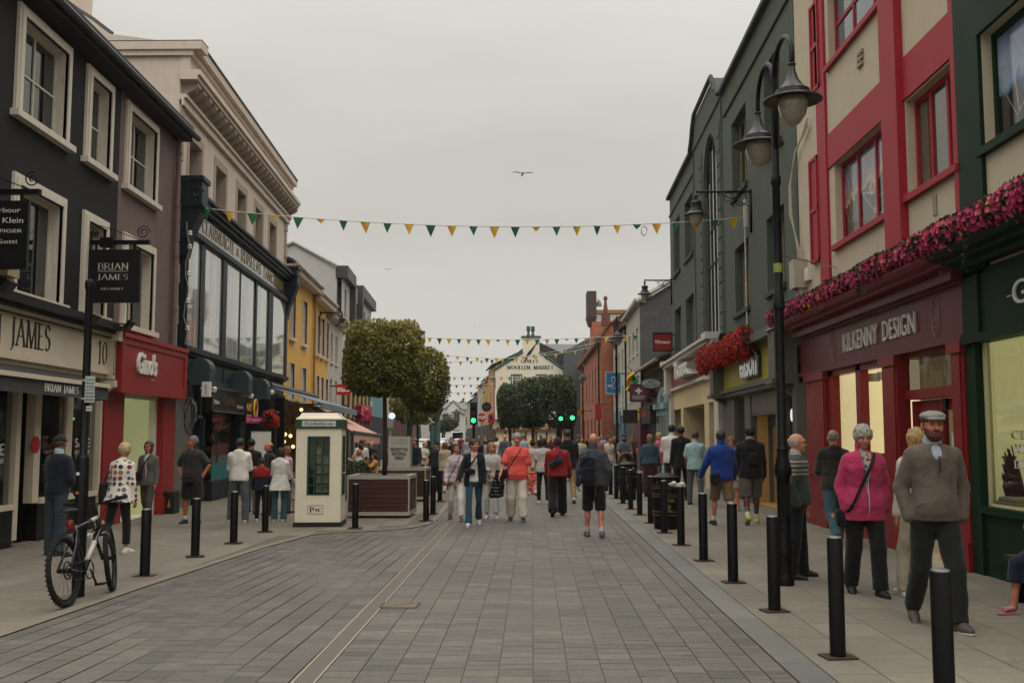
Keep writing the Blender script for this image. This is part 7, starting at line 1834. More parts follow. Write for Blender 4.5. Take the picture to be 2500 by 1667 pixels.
# litter bins
def bin_(px,py,label,sc=1.0):
 g=ground(px,py);t=thing('litter_bin',label,'litter bin',(g.x,g.y,0),0,'round black litter bins')
 mb=MB();mb.lathe([(.215,0),(.215,.22),(.235,.24),(.24,.72),(.24,.78)],g,28)
 mb.lathe([(.24,.84),(.245,.84),(.25,.90),(.24,.905),(.10,.965),(0,.975)],g,28)
 for a in range(4):q=a*PI/2+.35;mb.tube([(g.x+.225*math.cos(q),g.y+.225*math.sin(q),.70),(g.x+.225*math.cos(q),g.y+.225*math.sin(q),.9)],.03,6)
 mb.build('drum',IRON,t,smooth=True)
 for z in(.24,.30,.56,.60,.70,.735,.85):
  mb=MB();mb.lathe([(.239,z),(.246,z+.004),(.246,z+.009),(.239,z+.012)],g,28);mb.build('gold_band',M('#8d7a4c',.4,.2,metal=.6),t)
 mb=MB();letters(mb,'LITTER',(g.x,g.y-.244,.50),(1,0,0),(0,0,1),width=.24,height=.05,thick=.006);mb.build('lettering',M('#8d8468',.5),t,fixn=False)
 mb=MB();mb.tube([(g.x+.05*math.sin(q*2),g.y-.246,.36+.05*math.cos(q))for q in np.linspace(0,2*PI,18)],.006,5);mb.build('emblem',M('#8d8468',.5),t)
 return t,g
t,g=bin_(1627,1290,'round black litter bin with gold bands and a torn white bag, nearer the camera')
bin_(1533,1219,'round black litter bin with gold bands farther along the right kerb')
s_=SDF(Vector((g.x+.03,g.y-.38,.70)),Vector((g.x+.33,g.y-.1,.9)),.012)
for i in range(7):s_.ell((g.x+.12+.035*i-.05,g.y-.25-.02*math.sin(i*2),.775+.02*math.sin(i*1.7)),(.045,.03,.035),k=.02)
V,F_=s_.mesh();o=np_obj('plastic_bag',[(wrinkle(V,F_,.012,70,4),F_)],M('#c9c6c0',.4,.05,bump=0));tag(o,'torn white plastic bag hanging out of the nearer litter bin','bag')
# lamps
def shade(t,c,s=1.0,wall=False):
 mb=MB()
 if wall:pr=[(0,.62),(.02,.6),(.03,.5),(.06,.47),(.035,.44),(.035,.34),(.12,.33),(.14,.29),(.12,.25),(.12,.16),(.16,.13),(.17,.08),(.30,.0),(.305,-.01),(.17,.03)]
 else:pr=[(.028,.40),(.045,.385),(.03,.36),(.04,.30),(.065,.22),(.12,.135),(.175,.10),(.18,.05),(.30,.0),(.305,-.012),(.2,.02),(.15,.03)]
 mb.lathe([(r*s,z*s)for r,z in pr],c,30);mb.build('lamp_shade',M('#232323',.42,.25,12,.03),t,smooth=True)
 mb=MB();mb.lathe([(.155*s,.03*s),(.158*s,-.05*s),(.13*s,-.16*s),(.07*s,-.25*s),(.015*s,-.285*s),(0,-.287*s)],c,24)
 mb.build('lamp_glass',M('#8a8272',.12,.25,18,.0,coat=.5)if not wall else M('#a39880',.2,.15,10,0,coat=.3),t,smooth='all')
def column_lamp(x,y,label,zr=5.15,sc=1.0,arm=.8,rot=0.0):
 t=thing('street_lamp',label,'street lamp',(x,y,0),0,'twin-armed black street lamps')
 mb=MB();mb.lathe([(.092,0),(.095,.05),(.085,.09),(.075,.12),(.082,.34),(.086,.38),(.070,.42),(.070,1.15),(.094,1.2),(.094,1.25),(.068,1.36),(.058,1.44),(.066,1.47),(.050,1.50),(.048,3.0),(.066,3.02),(.066,3.08),(.058,3.10),(.058,3.18),(.045,3.2),(.042,4.4),(.055,4.42),(.055,4.5),(.042,4.52),(.04,zr+.1)],(x,y,0),24);mb.build('post',IRON,t,smooth=True)
 for s in(1,-1):
  A=[]
  for i in range(19):
   a=PI*i/18;A.append((x,y+s*(arm/2-arm/2*math.cos(a)),zr+.45+.36*math.sin(a)))
  A=[(x,y+s*.02,zr-.3),(x,y+s*.02,zr+.3)]+A+[(x,y+s*arm,zr+.38)]
  if rot:A=[(x+(p[1]-y)*math.sin(rot),y+(p[1]-y)*math.cos(rot),p[2])for p in A]
  mb=MB();mb.tube(A,.027,10);mb.build('arm',IRON,t,smooth='all')
  c=A[-1];shade(t,(c[0],c[1],zr),sc)
 return t
lp=column_lamp(2.74,11.35,'tall black twin-armed street lamp nearest on the right pavement',5.12,1.0,.82)
mb=MB();mb.tube([(2.86,11.35,3.55),(5.3,11.9,3.5)],.01,5)if False else mb.tube([(2.76,11.35,3.62),(5.28,17.8,4.55)],.008,5);mb.build('stay_rod',STEEL,lp)
mb=MB();mb.lathe([(.0495,3.42),(.0495,3.52)],(2.74,11.35,0),20);mb.build('sticker',M('#8a9440',.5,.5,40,0),lp)
mb=MB();mb.box(2.69,2.79,11.27,11.285,.75,1.08);mb.build('access_door',IRON,lp)
column_lamp(3.08,37.5,'black twin-armed street lamp in front of the blue sign, farther down',5.15,1.0,.8)
column_lamp(2.95,60,'small distant twin-armed street lamp before the red brick building',5.0,1.0,.7)
column_lamp(-1.3,74,'distant black street lamp standing before the clipped trees',4.9,1.0,.01)
def wall_lamp(F,Y,out,z,label):
 t=thing('wall_lamp',label,'wall lamp',tuple(F.P(Y,z,0)),0,'black wall lamps on scrolled brackets');P=F.P;c=P(Y,z,out)
 mb=MB();mb.tube([P(Y,z+.56,.0),P(Y,z+.56,out)],.028,8);mb.tube([P(Y,z+.62,.03),P(Y,z-.45,.03)],.03,8);mb.tube([P(Y,z+.54,out*.62),P(Y,z+.2,.05)],.012,6)
 for q,r in((.2,.16),(.42,.11)):mb.tube([P(Y,z+.54-r+r*math.sin(a),out*q+r*math.cos(a))for a in np.linspace(0,2*PI,14)],.012,5)
 mb.build('bracket',IRON,t,smooth='all');shade(t,c,1.0,True)
wall_lamp(F4,24.7,1.35,7.0,'black wall lamp on the grey green front, nearer the camera')
wall_lamp(F4,41.2,1.1,7.35,'black wall lamp at the far corner of the grey green building')
wall_lamp(F2,42.7,.95,6.25,'black wall lamp on the yellow house')
wall_lamp(Fac(aty(1210,935,98).x,98,0,-1),98,.9,6.6,'small wall lamp beside the woollen shop')
# pole with plates next to the bicycle
g=ground(190,1458);t=thing('pole','plain black pole with parking plates beside the bicycle','pole',(g.x,g.y,0))
mb=MB();mb.lathe([(.062,0),(.062,1.38),(.055,1.40),(.04,1.42),(.038,3.1),(.046,3.12),(.05,3.17),(.04,3.2),(.0,3.215)],(g.x,g.y,0),20);mb.build('post',IRON,t,smooth=True)
p0,p1=aty(206,982,g.y-.1),aty(232,918,g.y-.1)
mb=MB();mb.box(p0.x,p1.x,g.y-.1,g.y-.092,p0.z,p1.z);mb.build('plate',M('#9aa09c',.5,.08,9,0),t)
mb=MB();mb.box(p0.x-.04,p1.x,g.y-.09,g.y-.06,p1.z-.05,p1.z-.03);mb.box(p0.x-.04,p1.x,g.y-.09,g.y-.06,p0.z+.03,p0.z+.05);mb.build('clamp',STEEL,t)
mb=MB()
for i,s in enumerate(('Na Ceantair Siopa','Uimhir 5 Limits','Luan Sathairn','11.00 17.00','MONDAY SATURDAY','EXCEPT TAXIS AND','COMMERCIAL VEHICLES')):letters(mb,s,((p0.x+p1.x)/2,g.y-.101,p1.z-.035-.034*i),(1,0,0),(0,0,1),width=(p1.x-p0.x)*.84,height=.017,thick=.001)
mb.build('lettering',INK,t,fixn=False)
q0,q1=aty(210,1003,g.y-.1),aty(224,991,g.y-.1);mb=MB();mb.box(q0.x,q1.x,g.y-.1,g.y-.094,q0.z,q1.z);mb.build('arrow_plate',M('#b5b5b0',.5),t)
mb=MB();zc=(q0.z+q1.z)/2;xc=(q0.x+q1.x)/2
for s in(1,-1):mb.prism([(xc+s*.004,g.y-.101,zc-.012),(xc+s*.004,g.y-.101,zc+.012),(xc+s*.024,g.y-.101,zc)],(0,0,0),(0,.001,0))
mb.build('arrow_marks',INK,t)
for z,c in((1.23,'#c5c8cc'),(1.04,'#a0483c')):
 mb=MB();mb.lathe([(0,0),(.017,0),(.017,.002),(0,.002)],(0,0,0),14);mb.v=[(g.x-.02+v[0],g.y-.0625-v[2],z+v[1])for v in mb.v];mb.build('sticker',M(c,.5,.2,60,0),t)
# bicycle
def bicycle(rx,ry,fx,fy):
 d=Vector((fx-rx,fy-ry,0));ang=math.atan2(d.y,d.x)
 t=thing('bicycle','black mountain bicycle leaning against the pole with plates','bicycle',(rx,ry,.012),ang)
 LEAN=math.radians(7);T=Matrix.Rotation(-LEAN,4,'X');R_=.335;L0=1.04
 def b(mb,name,mat,parent=t,smooth='all'):mb.v=[tuple(T@Vector(v))for v in mb.v];return mb.build(name,mat,parent,world=False,smooth=smooth)
 rub=M('#141414',.85,.3,30,.1);alu=M('#1c1c1e',.3,.1,metal=.6);frm=M('#121316',.25,.1,coat=.5);wht=M('#b5b2ac',.35,.1);sil=M('#6e6c6a',.35,.2,metal=.8)
 def wheel(cx,steer=0.0):
  S=Matrix.Translation((cx,0,R_))@Matrix.Rotation(steer,4,'Z');W=MB();W.T=S
  ring=lambda r,rr,n,seg=40:W.tube([(r*math.cos(2*PI*i/seg),0,r*math.sin(2*PI*i/seg))for i in range(seg+1)],rr,n,caps=False)
  ring(R_-.028,.026,8)
  for i in range(44):
   a=2*PI*i/44;c,s=math.cos(a),math.sin(a)
   for w in(-.016,.016):W.hexa([((R_-.008)*c-.006*s*k,w+.008*m_,(R_-.008)*s+.006*c*k)for k,m_ in((-1,-1),(1,-1),(1,1),(-1,1))]+[((R_+.002)*c-.006*s*k,w+.008*m_,(R_+.002)*s+.006*c*k)for k,m_ in((-1,-1),(1,-1),(1,1),(-1,1))])
  o=b(W,'wheel',rub,smooth=False);W=MB();W.T=S
  W.tube([((R_-.06)*math.cos(2*PI*i/36),0,(R_-.06)*math.sin(2*PI*i/36))for i in range(37)],.012,6,caps=False);b(W,'rim',alu,o)
  W=MB();W.T=S
  for i in range(26):
   a=2*PI*i/26;W.tube([(.02*math.cos(a+1),.025*(1 if i%2 else-1),.02*math.sin(a+1)),((R_-.06)*math.cos(a),0,(R_-.06)*math.sin(a))],.0014,3)
  b(W,'spokes',sil,o);W=MB();W.T=S
  W.tube([(0,-.05,0),(0,.05,0)],.022,10);W.tube([(.08*math.cos(2*PI*i/20),-.035,.08*math.sin(2*PI*i/20))for i in range(21)],.008,4);b(W,'hub',alu,o)
 wheel(0);wheel(L0,.28)
 bb=(.43,0,.29);st=(.30,0,.74);hd=(.80,0,.80);hd2=(.84,0,.66);ra=(0,0,R_)
 mb=MB();mb.tube([bb,st],.018);mb.tube([hd,(.845,0,.62)],.024);mb.tube([bb,hd2],.026);mb.tube([(.305,0,.70),(.81,0,.77)],.021)
 for s in(1,-1):mb.tube([bb,(.2,s*.04,.30),(0,s*.065,R_)],.012,6);mb.tube([(.31,0,.68),(.2,s*.04,.55),(0,s*.065,R_)],.011,6)
 b(mb,'frame',frm)
 mb=MB();mb.tube([(.50,-.0,.372),(.70,-.0,.535)],.0275);mb.tube([(.66,0,.75),(.79,0,.77)],.0225);b(mb,'white_decals',wht)
 mb=MB()
 for s in(1,-1):mb.tube([(.86,s*.065,.60),(L0-.03,s*.065,R_)],.019)
 mb.tube([(.855,-.065,.60),(.855,.065,.60)],.022);b(mb,'fork',frm)
 mb=MB();mb.tube([st,(.26,0,.86)],.014);b(mb,'seat_post',alu)
 S_=SDF(vec((.05,-.12,.82)),vec((.45,.12,.95)),.008);S_.ell((.18,0,.885),(.10,.075,.022),k=0).cap((.2,0,.885),(.36,0,.88),.035,.018,.02);V_,Fq_=S_.mesh();V_=(np.array(T)[:3,:3]@V_.T).T;np_obj('saddle',[(V_,Fq_)],M('#101010',.4,.1),t)
 mb=MB();mb.tube([(.80,0,.80),(.79,0,.88),(.84,0,.91)],.016);mb.tube([(.80,-.32,.945),(.83,-.2,.94),(.845,-.06,.91),(.845,.06,.91),(.83,.2,.94),(.80,.32,.945)],.013);b(mb,'handlebar',alu)
 for s in(1,-1):
  mb=MB();mb.tube([(.81,s*.21,.943),(.80,s*.33,.947)],.019);b(mb,'grip',rub);mb=MB();mb.tube([(.84,s*.17,.93),(.92,s*.24,.92),(.915,s*.29,.915)],.006,5);b(mb,'brake_lever',sil)
 mb=MB();mb.tube([(.43+.09*math.cos(a),-.05,.29+.09*math.sin(a))for a in np.linspace(0,2*PI,22)],.007,4);mb.tube([(.43,-.06,.29),(.50,-.075,.13)],.012,6);mb.tube([(.43,.06,.29),(.36,.075,.45)],.012,6);b(mb,'crank',alu)
 for p in((.50,-.12,.13),(.36,.12,.45)):mb=MB();mb.box(p[0]-.045,p[0]+.045,p[1]-.045,p[1]+.045,p[2]-.01,p[2]+.01);b(mb,'pedal',alu,smooth=False)
 mb=MB();mb.tube([(.42,-.045,.38),(.0,-.045,R_+.045)],.004,4);mb.tube([(.42,-.045,.20),(.05,-.05,.24),(0,-.045,R_-.045)],.004,4);mb.tube([(.05*math.cos(a),-.05,R_+.05*math.sin(a))for a in np.linspace(0,2*PI,14)],.010,4);b(mb,'chain',M('#3a2f28',.5,metal=.5))
 mb=MB();mb.lathe([(.02,-.05),(.035,-.03),(.035,.05),(.02,.06)],(.20,0,.74),10);b(mb,'rear_light',M('#6d0f14',.3))
 mb=MB();mb.tube([(.83,.1,.93),(.93,.05,.86),(.9,0,.7),(.86,0,.6)],.004,4);mb.tube([(.83,-.1,.93),(.92,-.05,.84),(.84,0,.74),(.6,0,.6)],.004,4);b(mb,'brake_cables',rub)
r_,f_=ground(163,1484),ground(268,1446);bicycle(r_.x,r_.y,f_.x,f_.y)
# projecting tailor's signs
def hang_sign(Y,F,out0,w,zt,zb,lines,label,far=0):
 x0=F.X(Y)+out0;t=thing('hanging_sign',label,'hanging sign',(x0,Y,zb))
 mb=MB();mb.box(x0,x0+w,Y-.03,Y+.03,zb,zt);mb.build('board',M('#0b0b0c',.4,.2),t)
 mb=MB();mb.box(x0-.1,x0+w+.14,Y-.04,Y+.04,zt+.09,zt+.16);mb.tube([(x0-.06,Y,zt-.1),(x0-.06,Y,zt+.55)],.04,6);mb.tube([(x0-.06,Y,zt+.5),(x0+w*.5,Y,zt+.34),(x0+w+.0,Y,zt+.15)],.008,5)
 for cx,cz,r in((x0+.03,zt+.38,.12),(x0+w+.02,zt+.30,.12),(x0+.14,zt+.26,.05)):mb.tube([(cx+r*(1-a/14)*math.cos(a),Y,cz+r*(1-a/14)*math.sin(a))for a in np.linspace(0,11,34)],.010,5)
 for x in(x0+.15,x0+w-.12):mb.tube([(x,Y,zt),(x,Y,zt+.09)],.02,5)
 mb.box(x0+.25,x0+.48,Y-.1,Y+.06,zt+.04,zt+.2);mb.build('bracket',IRON,t)
 mb=MB()
 for s,fx,fz,fw_,fh,ser in lines:
  if s=='_':mb.box(x0+w*(fx-fw_/2),x0+w*(fx+fw_/2),Y-.033,Y-.03,zb+(zt-zb)*fz,zb+(zt-zb)*(fz+.008))
  else:letters(mb,s,(x0+w*fx,Y-.031,zb+(zt-zb)*fz),(1,0,0),(0,0,1),width=w*fw_,height=(zt-zb)*fh,thick=.003,serif=ser,weight=.10)
 mb.build('lettering',WHL,t,fixn=False)
hang_sign(17.25,F1,.03,.94,4.80,3.88,[('BRIAN',.5,.68,.56,.13,True),('_',.5,.585,.56,0,0),('JAMES',.5,.47,.56,.13,True),('KILLARNEY',.5,.26,.42,.045,True)],'square black hanging sign reading BRIAN JAMES on a scrolled bracket')
p=aty(71,545,13.6);hang_sign(13.6,F1,p.x-F1.X(13.6)-.94,.94,4.80,3.86,[('Barbour',.66,.86,.44,.07,False),('Klein',.78,.71,.30,.08,False),('HILFIGER',.66,.555,.52,.05,False),('Gotti',.7,.40,.3,.06,False)],'black hanging sign with a list of clothing names cut by the left edge')
for i,(px,py)in enumerate(((20,700),(228,780),(315,793))):
 c=F1.at(px,py,.5);t=thing('floodlight',['black floodlight below the list sign at the left edge','black floodlight behind the pole above the white fascia','black floodlight above the number ten'][i],'floodlight',tuple(F1.P(c[0],c[1],.5)),0,'small black floodlights over the tailor shop')
 mb=MB();q=F1.P(c[0],c[1],.5);mb.tube([F1.P(c[0],3.62,.3),q],.012,5);mb.T=Matrix.Translation(q)@Matrix.Rotation(-.9,4,'Y');mb.box(-.1,.1,-.1,.1,-.04,.04,.02);mb.build('housing',M('#20211f',.4),t)
c=F1.at(22,655,.1);t=thing('alarm_box','weathered cream alarm box beneath the list sign','alarm box',tuple(F1.P(c[0],c[1],.1)));mb=MB();F1.box(mb,c[0]-.16,c[0]+.2,c[1]-.12,c[1]+.16,0,.16);mb.build('case',M('#a3977a',.7,.3,12,streak=.4),t)
t=thing('stand','low black box with a flame mark beside the red front','box',tuple(F1.P(22.15,0,.5)));mb=MB();p=ground(410,1254);mb.box(p.x-.17,p.x+.17,p.y-.15,p.y+.2,.01,.47);mb.build('case',M('#161615',.5,.2),t);mb=MB();mb.prism([(p.x+.03,p.y-.152,.15),(p.x+.1,p.y-.152,.15),(p.x+.07,p.y-.152,.32)],(0,0,0),(0,.002,0));mb.build('flame_mark',M('#b0782a',.5),t)
# telephone kiosk with defibrillator
kx,ky=-4.22,18.30;KA=math.radians(4.5)
t=thing('kiosk','cream and green telephone kiosk with a black plinth and DEFIBRILLATOR panel','kiosk',(kx,ky,.01),KA)
KCm=M('#dcd2bd',.45,.06,3,.03,streak=.1);KG=M('#17401f',.4,.1,5,.03);W_=.80
def kb(mb,n_,m,par=t,**k_):return mb.build(n_,m,par,world=False,**k_)
mb=MB();mb.box(-.03,W_+.03,-.03,W_+.03,0,.08);kb(mb,'plinth',M('#141414',.5,.2))
holes=[(.20,.60,.56,1.60)]
mb=MB();e=.05
for(x0,x1,z0,z1)in((0,.20,.08,1.74),(.60,W_,.08,1.74),(.20,.60,.08,.56),(.20,.60,1.60,1.74)):mb.box(x0,x1,0,e,z0,z1)
for(y0,y1,z0,z1)in((e,.20,.08,1.74),(.60,W_,.08,1.74),(.20,.60,.08,.56),(.20,.60,1.60,1.74)):mb.box(W_-e,W_,y0,y1,z0,z1)
mb.box(0,e,e,W_,.08,1.74);mb.box(e,W_-e,W_-e,W_,.08,1.74);mb.box(e,W_-e,e,W_-e,1.70,1.74)
kb(mb,'shell',KCm)
mb=MB();mb.box(-.02,W_+.02,-.02,W_+.02,1.74,1.90);mb.box(-.03,W_+.03,-.03,W_+.03,1.745,1.765);kb(mb,'green_band',KG)
mb=MB();a,c=-.01,W_+.01;pr=[(a,1.90),(a+.01,1.93),(a+.05,1.95),(a+.075,1.99),(a+.09,2.02)]
for i in range(len(pr)-1):
 p_,q_1=pr[i],pr[i+1];A_,B_=p_[0],q_1[0];A1,B1=c-(A_-a),c-(B_-a)
 mb.add([(A_,A_,p_[1]),(A1,A_,p_[1]),(A1,A1,p_[1]),(A_,A1,p_[1]),(B_,B_,q_1[1]),(B1,B_,q_1[1]),(B1,B1,q_1[1]),(B_,B1,q_1[1])],[(0,1,5,4),(1,2,6,5),(2,3,7,6),(3,0,4,7)]+([(4,5,6,7)]if i==3 else[]))
kb(mb,'roof',KCm,smooth=True);mb=MB();mb.box(.12,W_-.12,.12,W_-.12,2.02,2.045);kb(mb,'roof_cap',M('#1d1b19',.6))
mb=MB();mb.box(.10,.70,-.026,-.02,1.775,1.875);kb(mb,'sign_panel',M('#b9bab6',.4,.05))
mb=MB();letters(mb,['d0','e0','f0','i0','b0','r0','i0','l0','l0','a0','t0','o0','r0'],(.40,-.027,1.825),(1,0,0),(0,0,1),width=.50,height=.07,thick=.002,serif=True,weight=.13);kb(mb,'lettering',INK,fixn=False)
mb=MB();letters(mb,['p0','g0','t0'],(.36,-.003,.30),(1,0,0),(0,0,1),width=.22,height=.10,thick=.002,serif=True,weight=.16)
for q in((.22,.50,.225,.231),(.22,.50,.372,.378),(.22,.226,.231,.372),(.494,.50,.231,.372)):mb.box(q[0],q[1],-.004,-.001,q[2],q[3])
kb(mb,'emblem',INK,fixn=False)
mb=MB()
for i in range(4):x=.20+.4*i/3;mb.box(x-(.014 if 0<i<3 else .0),x+(.014 if i<3 else 0)+(.02 if i==0 else 0)-(0),-.012,.03,.56,1.60)
for i in range(7):z=.56+1.04*i/6;mb.box(.20,.60,-.010,.028,z-.012*(i>0),z+.012*(i<6))
mb.box(.58,.60,-.012,.03,.56,1.6)
wf=kb(mb,'window_frame',KG);mb=MB();mb.box(.2,.6,.034,.038,.56,1.6);kb(mb,'pane',GLC,wf)
mb=MB()
for i in range(3):y=.20+.4*i/2;mb.box(W_-.03,W_+.012,y-.014,y+.014,.56,1.60)
for i in range(7):z=.56+1.04*i/6;mb.box(W_-.028,W_+.010,.2,.6,z-.012,z+.012)
wf=kb(mb,'window_frame',KG);mb=MB();mb.box(W_-.042,W_-.036,.2,.6,.56,1.6);kb(mb,'pane',GLC,wf)
mb=MB();mb.tube([(W_+.02,.14,.95),(W_+.06,.14,.95),(W_+.06,.2,.95)],.01);kb(mb,'door_handle',STEEL)
mb=MB();mb.box(.22,.34,.3,.5,1.0,1.42);kb(mb,'orange_case',M('#a5742a',.5,.2));
rr=random.Random(9)
for i in range(9):x=.36+(i%2)*.12;z=.6+(i//2)*.17;mb=MB();mb.box(x,x+.10,.055,.06,z,z+.13);kb(mb,'notice',M(['#b9b9b2','#b5b060','#b9b9b2','#a9b0b5'][i%4],.6))
mb=MB();mb.box(.06,.74,.7,.74,.1,1.7);kb(mb,'dark_back',M('#1d1a18',.8,.3))
# planters and their trees
WOOD=M('#3c1f15',.5,.25,6,.12,30,streak=.2);SILV=M('#9c958a',.5,.15,14,.05,streak=.2)
def planter(x0,x1,y0,h,label,rot=0):
 t=thing('planter',label,'planter',((x0+x1)/2,y0,0),0,'large timber clad tree planters');D=(x1-x0);y1=y0+D
 for i in range(7):
  z0,z1=.13+i*(h-.2)/7,.13+(i+1)*(h-.2)/7-.008
  mb=MB();mb.box(x0+.03,x1-.03,y0+.012,y0+.04,z0,z1);mb.box(x1-.04,x1-.012,y0+.045,y1,z0,z1);mb.box(x0+.012,x0+.04,y0+.045,y1,z0,z1);mb.build('plank',WOOD,t)
 mb=MB();mb.box(x0,x1,y0,y0+.1,h-.07,h);mb.box(x0,x1,y1-.1,y1,h-.07,h);mb.box(x0,x0+.1,y0+.1,y1-.1,h-.07,h-.001);mb.box(x1-.1,x1,y0+.1,y1-.1,h-.07,h-.001)
 mb.box(x0,x1,y0-.002,y0+.05,.06,.13);mb.box(x1-.05,x1+.002,y0+.05,y1,.06,.13);mb.box(x0-.002,x0+.02,y0+.05,y1,.06,.13)
 for x in(x0,x1-.03):mb.box(x,x+.03,y0-.001,y0+.03,.13,h-.07)
 mb.box(x1-.03,x1+.001,y1-.05,y1,.13,h-.07);mb.build('metal_trim',SILV,t)
 mb=MB()
 for x in(x0+.25,x0+.75):mb.box(x,x+.06,y0+.05,y0+.2,0,.06);mb.box(x,x+.06,y1-.2,y1-.05,0,.06)
 mb.build('feet',IRON,t);mb=MB();mb.box(x0+.1,x1-.1,y0+.1,y1-.1,.2,h-.12);mb.build('soil',M('#17120e',.95,.4,20,.4),t);return t
planter(-3.66,-2.42,20.3,.84,'large timber clad planter with silver trim, nearest the kiosk');planter(-3.86,-2.64,25.5,.84,'timber clad planter behind the first, carrying the sign box')
def leaf_mesh(name,C,N_,S,vals,mat,parent,curl=.3,asp=.6):
 """pointed leaves: four-cornered blades"""
 C=np.asarray(C);n=len(C);rs=np.random.RandomState(n)
 a=rs.normal(size=(n,3));a[:,2]-=.5;a/=np.linalg.norm(a,axis=1)[:,None];N_=N_/np.linalg.norm(N_,axis=1)[:,None]
 b_=np.cross(a,N_);b_/=np.linalg.norm(b_,axis=1)[:,None]+1e-9;S=np.asarray(S)[:,None]
 V=np.stack([C-a*S*.5,C+b_*S*asp*.5-N_*S*curl*.2,C+a*S*.6-N_*S*curl*.3,C-b_*S*asp*.5-N_*S*curl*.2],1).reshape(-1,3)
 return attr_mesh(name,V,np.arange(4*n).reshape(-1,4),vals,mat,parent)
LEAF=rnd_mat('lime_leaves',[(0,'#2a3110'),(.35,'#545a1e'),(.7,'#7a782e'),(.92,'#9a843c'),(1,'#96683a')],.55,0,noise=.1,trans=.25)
HEDGE=rnd_mat('hornbeam_leaves',[(0,'#141c0b'),(.5,'#2a3716'),(.85,'#465226'),(1,'#5f6030')],.55,0,noise=.1,trans=.2)
def tree(name,label,x,y,z0,trunk_h,c,r,nl,ls,mat,seed,tr=.045,sq=3.2,group=None,holes=.30,lean=0.0):
 t=thing(name,label,'tree',(x,y,z0),0,group);rs=np.random.RandomState(seed);rr=random.Random(seed)
 mb=MB();top=Vector((x+lean,y,c[2]))
 mb.tube([(x,y,z0),(x+lean*.3+.01,y,z0+(trunk_h-z0)*.5),(x+lean*.7,y,trunk_h),tuple(top)],[tr,tr*.92,tr*.8,tr*.45],10)
 for i in range(16):
  a=rr.uniform(0,2*PI);zz=trunk_h+(c[2]+r[2]*.7-trunk_h)*rr.random();s=Vector((x+lean*.8,y,min(zz,c[2])));e_=Vector((c[0]+r[0]*.85*math.cos(a),c[1]+r[1]*.85*math.sin(a),zz+rr.uniform(.0,.6)*r[2]))
  e_.z=min(e_.z,c[2]+r[2]*.85);m_2=(s+e_)/2+Vector((0,0,.05));mb.tube([s,m_2,e_],[tr*.4,tr*.22,tr*.08],5)
 mb.build('trunk',M('#3a3026',.9,.3,14,.3,60),t,smooth='all')
 P_=rs.uniform(-1,1,(nl*3,3));q=(np.abs(P_)**sq).sum(1)**(1/sq)
 an=np.sin(P_@rs.normal(size=(3,3))*5+rs.rand(3)*6).sum(1);cl=np.sin(P_@rs.normal(size=(3,4))*9+rs.rand(4)*6).sum(1)
 lim=1+.07*an/2;ok=(q<lim)&(rs.rand(len(q))<np.where(q>.72,1,.35))&(cl>-1.9+holes*1.2)
 P_=P_[ok][:nl];q=q[ok][:nl];cl=cl[ok][:nl]
 C=P_*np.array(r)+np.array(c);Nn=P_+rs.normal(size=P_.shape)*.55;Nn[:,2]+=.5
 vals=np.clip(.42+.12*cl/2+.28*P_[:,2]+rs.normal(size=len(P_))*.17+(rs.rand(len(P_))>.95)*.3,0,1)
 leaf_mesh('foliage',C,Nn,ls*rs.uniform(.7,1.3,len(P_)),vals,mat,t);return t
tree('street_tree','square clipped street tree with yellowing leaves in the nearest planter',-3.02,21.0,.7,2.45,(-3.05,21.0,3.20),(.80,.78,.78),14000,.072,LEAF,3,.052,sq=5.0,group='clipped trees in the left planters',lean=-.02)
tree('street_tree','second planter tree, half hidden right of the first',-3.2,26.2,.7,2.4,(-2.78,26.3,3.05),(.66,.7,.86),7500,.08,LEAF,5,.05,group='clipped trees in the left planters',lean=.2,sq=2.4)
tree('street_tree','thin sparse street tree beyond the sign box',-4.7,42,0,2.3,(-4.6,42,2.9),(.8,.9,.85),2600,.11,LEAF,8,.06,holes=.5,sq=2.0)
tree('street_tree','slender street tree behind the planters, far left row',-6.3,52,0,2.6,(-6.2,52,3.2),(1.1,1,1.0),2600,.14,LEAF,9,.07,holes=.4,sq=2.0)
for i,(px,Y,hw,top,lb)in enumerate(((1245,66,32,934,'left clipped hedge tree before the woollen shop'),(1301,62,40,921,'middle clipped hedge tree before the woollen shop'),(1362,58,46,916,'right clipped hedge tree, largest of the three'))):
 c=aty(px,980,Y);tp_=aty(px,top,Y);bt_=aty(px,1046,Y);rz=(tp_.z-bt_.z)/2
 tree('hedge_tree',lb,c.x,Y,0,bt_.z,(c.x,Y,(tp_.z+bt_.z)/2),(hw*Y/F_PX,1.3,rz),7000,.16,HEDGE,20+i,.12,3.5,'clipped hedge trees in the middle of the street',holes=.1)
for i,(px,Y,w_,top,bt)in enumerate(((1062,150,22,1030,1058),(1080,140,16,1028,1056),(1095,135,20,1018,1052),(1108,155,18,1022,1044))):
 c=aty(px,(top+bt)/2,Y);a_=aty(px,top,Y);b_2=aty(px,bt,Y);tree('small_tree',['small clipped tree far down the street, leftmost','second small clipped tree far down the street','rounded clipped tree far down the street in front of the cars','small clipped tree nearest the blue canopy'][i],c.x,Y,0,b_2.z,(c.x,Y,c.z),(w_*Y/F_PX/2*1.3,1.2,(a_.z-b_2.z)/2),900,.3,HEDGE,40+i,.1,2.5)
